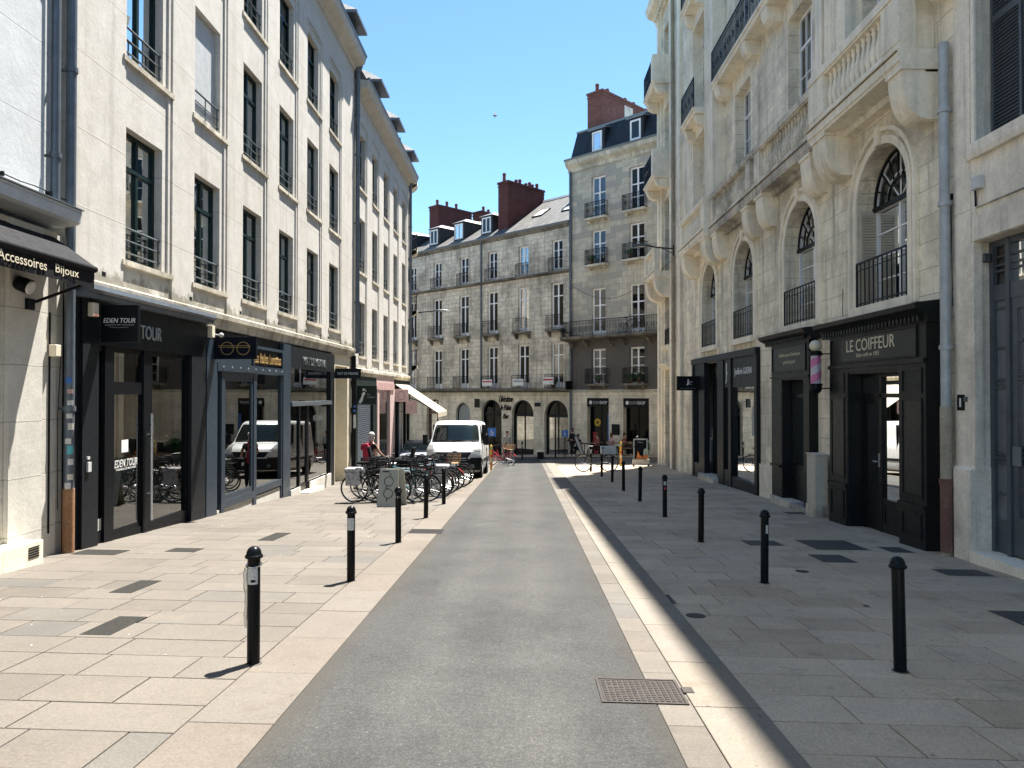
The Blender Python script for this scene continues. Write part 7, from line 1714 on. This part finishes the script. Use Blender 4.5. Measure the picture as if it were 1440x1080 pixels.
m = MB(); m.tube([V.S(-.9 + 1.8 * k / 14, 1.305 - .02 * abs(-.9 + 1.8 * k / 14), .002) for k in range(15)], .006, 4).tube([V.S(-.93, 1.02, .004), V.S(-.9, 1.28, .003)], .005, 4).tube([V.S(.93, 1.02, .004), V.S(.9, 1.28, .003)], .005, 4); m.build('bonnet_seam', 'van_black', vn)
m = MB(); V.patch(m, -.28, .28, 1.16, 1.2, .004, 8, 2); m.build('hood_marking', 'letter_grey', vn, True, fix=False)
# cab interior seen through the glass: dashboard and seats
m = MB(); m.box(WF, -.8, .8, 1.1, 1.38, 1.0, 1.4).box(WF, -.7, -.2, 1.0, 1.85, 1.9, 2.05).box(WF, .2, .7, 1.0, 1.85, 1.9, 2.05)
m.build('cab_interior', 'curtain_grey', vn)
m = MB(); m.hexa([Vector(p) for p in ((-.5, 1.05, 1.385), (.1, 1.0, 1.385), (.12, 1.3, 1.39), (-.48, 1.35, 1.39), (-.5, 1.05, 1.40), (.1, 1.0, 1.40), (.12, 1.3, 1.41), (-.48, 1.35, 1.41))]); m.build('paper', 'letter_white', vn)
vn.scale = (1.04, 1.04, 1.03); vn.location = (-2.66, 27.3, G(-2.6, 28)); vn.rotation_euler = (-.05, 0, -.012)
C_ = Body([(.2, .1, .72), (.3, .0, .80), (.5, -.02, .84), (.7, .05, .85), (.82, .35, .84), (.9, .85, .82), (.95, 1.05, .80), (1.15, 1.35, .74), (1.32, 1.62, .68), (1.42, 1.95, .60), (1.45, 2.4, .48)], 3.9, .3, 3)
cr = thing('car', 'pale silver hatchback parked behind and left of the white van', 'car'); C_.shell(MB()).build('body', 'car_silver', cr, True)
m = MB(); C_.patch(m, -.9, .9, .97, 1.34, .008, 12, 6, .05); m.build('windscreen', 'glass_car', cr, True, fix=False)
for sg in (-1, 1):
    m = MB(); lo, hi = sorted((sg * .6, sg * .97)); C_.patch(m, lo, hi, .58, .74, .012, 5, 4); m.build('headlight', 'glass_head', cr, True, fix=False)
    m = MB(); C_.sidepatch(m, sg, [(1.3, .97), (3.2, .97), (2.9, 1.33), (1.8, 1.33)], .008); m.build('side_window', 'black', cr, fix=False)
    for wy in (.75, 3.15): c = Vector((sg * .76, wy, .29)); m = MB(); m.tube([c - Vector((.09, 0, 0)), c + Vector((.09, 0, 0))], [.29, .29], 20); m.build('wheel', 'rubber', cr, True)
m = MB(); C_.patch(m, -.5, .5, .3, .45, .012, 8, 2); m.build('grille', 'black', cr, True, fix=False)
cr.location = (-5.1, 35.0, G(-5, 36)); cr.rotation_euler = (-.05, 0, .1)

# ------------------------------------------------------------------ people
def skin(name, chains, mat, parent, sub=2, root=0):
    """chains: lists of (point, radius) sharing exact points at joints -> one skinned surface"""
    vs, es, rs = [], [], []; key = {}
    for ch in chains:
        prev = None
        for p, r in ch:
            k = tuple(round(c, 4) for c in p)
            if k not in key: key[k] = len(vs); vs.append(p); rs.append(r)
            i = key[k]
            if prev is not None and prev != i: es.append((prev, i))
            prev = i
    me = bpy.data.meshes.new(name); me.from_pydata([Vector(v) for v in vs], es, []); o = bpy.data.objects.new(name, me); COL.objects.link(o)
    sk = o.modifiers.new('skin', 'SKIN'); sk.use_smooth_shade = True
    if not me.skin_vertices: 
        bm = bmesh.new(); bm.from_mesh(me); bm.verts.layers.skin.verify(); bm.to_mesh(me); bm.free()
    for i, v in enumerate(me.skin_vertices[0].data): v.radius = (rs[i], rs[i]); v.use_root = (i == root)
    sb = o.modifiers.new('sub', 'SUBSURF'); sb.levels = sub; sb.render_levels = sub
    dg = bpy.context.evaluated_depsgraph_get(); me2 = bpy.data.meshes.new_from_object(o.evaluated_get(dg)); bpy.data.objects.remove(o)
    for p in me2.polygons: p.use_smooth = True
    me2.materials.clear(); me2.materials.append(M[mat]); o = bpy.data.objects.new(name, me2); COL.objects.link(o); o.parent = parent; return o
def person(label, loc, rz, top, legs, hair, pose='stand', group=None, shoes='cloth_black', skirt=False, long_sleeve=False, h=1.0):
    """faces +y in its own space"""
    t = thing('person', label, 'person', (0, 0, 0), group); S_ = h
    def P(x, y, z): return (x * S_, y * S_, z * S_)
    sit = pose == 'sit'; hz = .52 if sit else .93
    pel = P(0, 0, hz); sp = P(0, .0 if not sit else .02, hz + .22); chest = P(0, .01, hz + .40); nk = P(0, .0, hz + .54); hd = P(0, .03, hz + .63); hd2 = P(0, .03, hz + .74)
    body = [[(pel, .12), (sp, .115), (chest, .135), (nk, .052), (hd, .075), (hd2, .078)], [(hd, .075), (P(0, .115, hz + .655), .016)]]
    arms = []; sleeves = []
    for s in (-1, 1):
        sh = P(s * .17, 0, hz + .46); 
        if sit: el = P(s * .25, .1, hz + .2); wr = P(s * .16, .36, hz + .26)
        elif pose == 'walk': el = P(s * .24, -.06 * s, hz + .19); wr = P(s * .25, .10 - .10 * s, hz - .05)
        elif pose == 'bars': el = P(s * .24, .12, hz + .22); wr = P(s * .2, .34, hz + .12)
        else: el = P(s * .23, -.03, hz + .19); wr = P(s * .25, .08, hz - .05)
        d = Vector(wr) - Vector(el); d.normalize(); w = Vector(wr); pm = w + d * .07
        arms.append([(chest, .135), (sh, .058), (el, .042), (wr, .028), (tuple(pm), .03)])
        side = Vector((0, 1, 0)) if abs(d.y) < .7 else Vector((1, 0, 0)); nn = d.cross(side).normalized()
        for k, (o_, L_) in enumerate(((-.026, .07), (-.009, .082), (.009, .08), (.026, .062))):
            b = pm + side * o_; arms.append([(tuple(pm), .03), (tuple(b + d * .03), .0095), (tuple(b + d * L_ - nn * .015 * s), .0075)])
        arms.append([(wr, .028), (tuple(w + d * .035 + side * .035), .011), (tuple(w + d * .075 + side * .05), .009)])
        m_ = [(chest, .16), (sh, .074), (tuple((Vector(sh) + Vector(el)) / 2), .062)]
        if long_sleeve: m_ += [(el, .055), (tuple(Vector(wr) - d * .03), .042)]
        sleeves.append(m_)
    lg = []; tr = []; feet = []
    for s in (-1, 1):
        hp = P(s * .09, 0, hz - .03)
        if sit: kn = P(s * .13, .42, hz - .0); an = P(s * .13, .42, .09)
        elif pose == 'walk': kn = P(s * .1, .12 if s > 0 else -.02, .50); an = P(s * .1, .2 if s > 0 else -.22, .09 if s > 0 else .13)
        else: kn = P(s * .10, .02, .50); an = P(s * .11, -.01, .09)
        toe = (an[0] + s * .02, an[1] + .15 * S_, an[2] - .045 * S_)
        lg.append([(pel, .12), (hp, .09), (kn, .056), (an, .036), (toe, .032)]); tr.append([(pel, .135), (hp, .105), (kn, .072), (tuple(Vector(an) + Vector((0, 0, .03))), .055)])
        feet.append([(tuple(Vector(an) + Vector((0, -.03, -.02))), .046), (tuple(Vector(an) + Vector((0, .06, -.04))), .042), (toe, .04)])
    skin('body', body + arms + lg, 'skin', t)
    skin('top', [[(pel, .14), (sp, .135), (chest, .158), (tuple(Vector(nk) - Vector((0, 0, .03))), .07)]] + sleeves, top, t)
    if skirt: m = MB(); m.lathe((0, 0, hz - .5), [(.24, 0), (.2, .25), (.15, .5), (.13, .56)], 16); m.build('skirt', legs, None, True).parent = t
    else: skin('trousers', tr, legs, t)
    for f in feet: skin('shoe', [f], shoes, t)
    m = MB(); c = Vector(hd2) + Vector((0, -.018, .035)); m.ball(c, .098, 14, (.92, 1.02, 1.0)); m.ball(Vector(hd) + Vector((0, -.045, .02)), .082, 12, (.95, .8, 1.0)); o = m.build('hair', hair, None, True); o.parent = t
    t.location = loc; t.rotation_euler = (0, 0, rz); return t
pz = person('woman seen from behind in black top by the shutter, grey hair', (-4.62, 22.2, G(-4.6, 22.2)), -.55, 'cloth_black', 'cloth_black', 'hair_grey', 'bars', h=.97)
bk = thing('backpack', 'large crimson backpack hanging slanted on the grey-haired woman', 'bag', (0, 0, 0)); m = MB()
m.hexa([Vector(p) for p in ((-.13, -.30, 0), (.2, -.28, -.06), (.2, -.14, -.06), (-.13, -.14, 0), (-.2, -.27, .5), (.1, -.29, .55), (.1, -.14, .55), (-.2, -.14, .5))]); m.build('bag', 'cloth_red', None, bevel=.05).parent = bk
m = MB(); m.hexa([Vector(p) for p in ((-.2, -.34, .36), (.1, -.34, .40), (.1, -.27, .40), (-.2, -.27, .36), (-.2, -.33, .56), (.08, -.33, .6), (.08, -.14, .6), (-.2, -.14, .56))]); m.build('flap', 'cloth_red', None, bevel=.04).parent = bk
m = MB()
for x in (-.13, .09): m.tube([(x, -.15, .5), (x, -.04, .62), (x, .12, .5), (x, .14, .25), (x, -.1, .1)], .018, 6)
m.build('strap', 'cloth_red', None, True).parent = bk
bk.scale = (.85, .85, .92); bk.location = (-4.62, 22.2, G(-4.6, 22.2) + .87); bk.rotation_euler = (0, 0, -.55)
person('man standing in a pale grey sweater and black trousers between the bar arches', (-1.05, 44.0, G(-1, 44)), PI + .3, 'cloth_grey', 'cloth_black', 'hair_brown', 'stand', long_sleeve=True)
person('passer-by in dark clothes and white shoes by the slanted board', (2.95, 45.9, G(3, 46)), .9, 'cloth_black', 'cloth_black', 'hair_brown', 'walk', shoes='letter_white', long_sleeve=True)
seat_pts = [(3.02, 1.35, 0.5, 'cloth_rust', 'seated diner with dark hair in a rust top at the sushi terrace', 1.9), (4.05, 1.45, -.4, 'cloth_pink', 'seated diner in a pink top turned sideways at the sushi terrace', -1.1), (1.7, 1.5, 0., 'cloth_black', 'seated diner in black half hidden behind the upright bicycle', 2.4), (4.6, 1.0, 0, 'cloth_rust', 'seated diner in a dark red top close to the sushi doorway', -2.0)]
def chair_proto():
    t = thing('terrace_chair', 'x', 'chair'); m = MB(); m.box(WF, -.21, .21, .43, .46, -.2, .2); m.build('seat', 'wood', t, bevel=.008)
    for x in (-.19, .19):
        for y in (-.18, .18): m = MB(); m.tube([(x, y, .43), (x * 1.08, y * 1.1, 0)], .012, 6); m.build('leg', 'iron', t)
    m = MB(); m.tube([(-.19, -.19, .45), (-.19, -.24, .85), (.19, -.24, .85), (.19, -.19, .45)], .012, 6); m.box(WF, -.18, .18, .68, .82, -.24, -.22); m.build('backrest', 'wood', t); return t
def table_proto():
    t = thing('terrace_table', 'x', 'table'); m = MB(); m.lathe((0, 0, .72), [(.32, 0), (.33, .01), (.33, .025)], 24); m.build('tabletop', 'shop_dark', t); m = MB(); m.lathe((0, 0, 0), [(.2, 0), (.2, .02), (.025, .04), (.025, .72)], 12); m.build('pedestal', 'iron', t, True); return t
cp, tp = chair_proto(), table_proto()
tabs = [(3.5, 1.55, 'round dark table between the rust and pink diners'), (2.1, 1.4, 'round dark table behind the upright bicycle'), (5.0, 1.7, 'round dark table right of the pink diner')]
for i, (u, w, lab) in enumerate(tabs):
    p = FF.P(u, 0, w); p.z = G(p.x, p.y) + .05 if w < 2.1 else G(p.x, p.y)
    if i == 0: tp.location = p; tp['label'] = lab; tp['group'] = 'terrace tables of the sushi shop'
    else: dup(tp, p, 0, lab, 'terrace tables of the sushi shop')
gch = 'terrace chairs of the sushi shop'
for i, (u, w, _, top, lab, rz) in enumerate(seat_pts):
    p = FF.P(u, 0, w); p.z = G(p.x, p.y) + .05; clab = 'terrace chair under the ' + lab.replace('seated ', '')
    clab = ' '.join(clab.split()[:15])
    if i == 0: cp.location = p; cp.rotation_euler = (0, 0, rz); cp['label'] = clab; cp['group'] = gch
    else: dup(cp, p, rz, clab, gch)
    q = Vector((p.x, p.y, p.z - .03)); person(lab, q, rz, top, 'cloth_black', 'hair_brown', 'sit', 'diners at the sushi terrace')
for u, w, rz, lab in ((5.45, 1.9, 2.0, 'empty terrace chair at the right-hand table'), (1.2, 1.6, .3, 'empty terrace chair left of the table behind the bicycle')):
    p = FF.P(u, 0, w); p.z = G(p.x, p.y) + .05; dup(cp, p, rz, lab, gch)
pb = pot_plant('large dark bush in a planter at the right end of the sushi terrace', Vector((6.35, 40.4, G(6.35, 40.4))), .28, .35, 31, 700, s=.08)
sc2 = thing('scooter', 'black motor scooter with a round mirror at the edge of the balcony building', 'scooter', (6.1, 38.6, G(6.1, 38.6))); g0 = G(6.1, 38.6); Q = Vector((6.1, 38.6, g0))
for y in (-.55, .55):
    m = MB(); m.tube([Q + Vector((-.05, y, .24)), Q + Vector((.05, y, .24))], .23, 18); m.build('wheel', 'rubber', sc2, True)
m = MB(); m.hexa([Q + Vector(p) for p in ((-.16, -.1, .3), (.16, -.1, .3), (.16, .65, .35), (-.16, .65, .35), (-.13, -.15, .68), (.13, -.15, .68), (.12, .72, .78), (-.12, .72, .78))]); m.hexa([Q + Vector(p) for p in ((-.2, -.45, .3), (.2, -.45, .3), (.2, -.38, .3), (-.2, -.38, .3), (-.17, -.36, .95), (.17, -.36, .95), (.17, -.3, .95), (-.17, -.3, .95))]); m.box(WF, Q.x - .15, Q.x + .15, g0 + .26, g0 + .32, Q.y - .4, Q.y + .1); m.build('body', 'black', sc2, bevel=.04)
m = MB(); m.tube([Q + Vector((-.32, -.25, 1.03)), Q + Vector((0, -.32, 1.0)), Q + Vector((.32, -.25, 1.03))], .018, 6).tube([Q + Vector((-.25, -.28, 1.02)), Q + Vector((-.3, -.3, 1.22))], .01, 5); m.ball(Q + Vector((-.3, -.3, 1.27)), .06, 10, (1, .3, 1)); m.build('handlebar', 'chrome', sc2, True)
# a bird high in the sky
bird = thing('bird', 'tiny dark bird gliding in the blue sky above the far roofs', 'bird', (-1.6, 40, 17)); o = Vector((-1.6, 40, 16.9))
m = MB(); m.tube([o + Vector((-.14, 0, 0)), o, o + Vector((.12, 0, .01))], [.015, .05, .02], 6).poly([o + Vector((-.03, 0, .02)), o + Vector((.05, 0, .02)), o + Vector((.0, .1, .2)), o + Vector((-.08, .12, .26))]).poly([o + Vector((-.03, 0, .0)), o + Vector((.05, 0, .0)), o + Vector((.02, -.1, -.12)), o + Vector((-.05, -.12, -.18))]); m.build('body', 'iron_grey', bird)
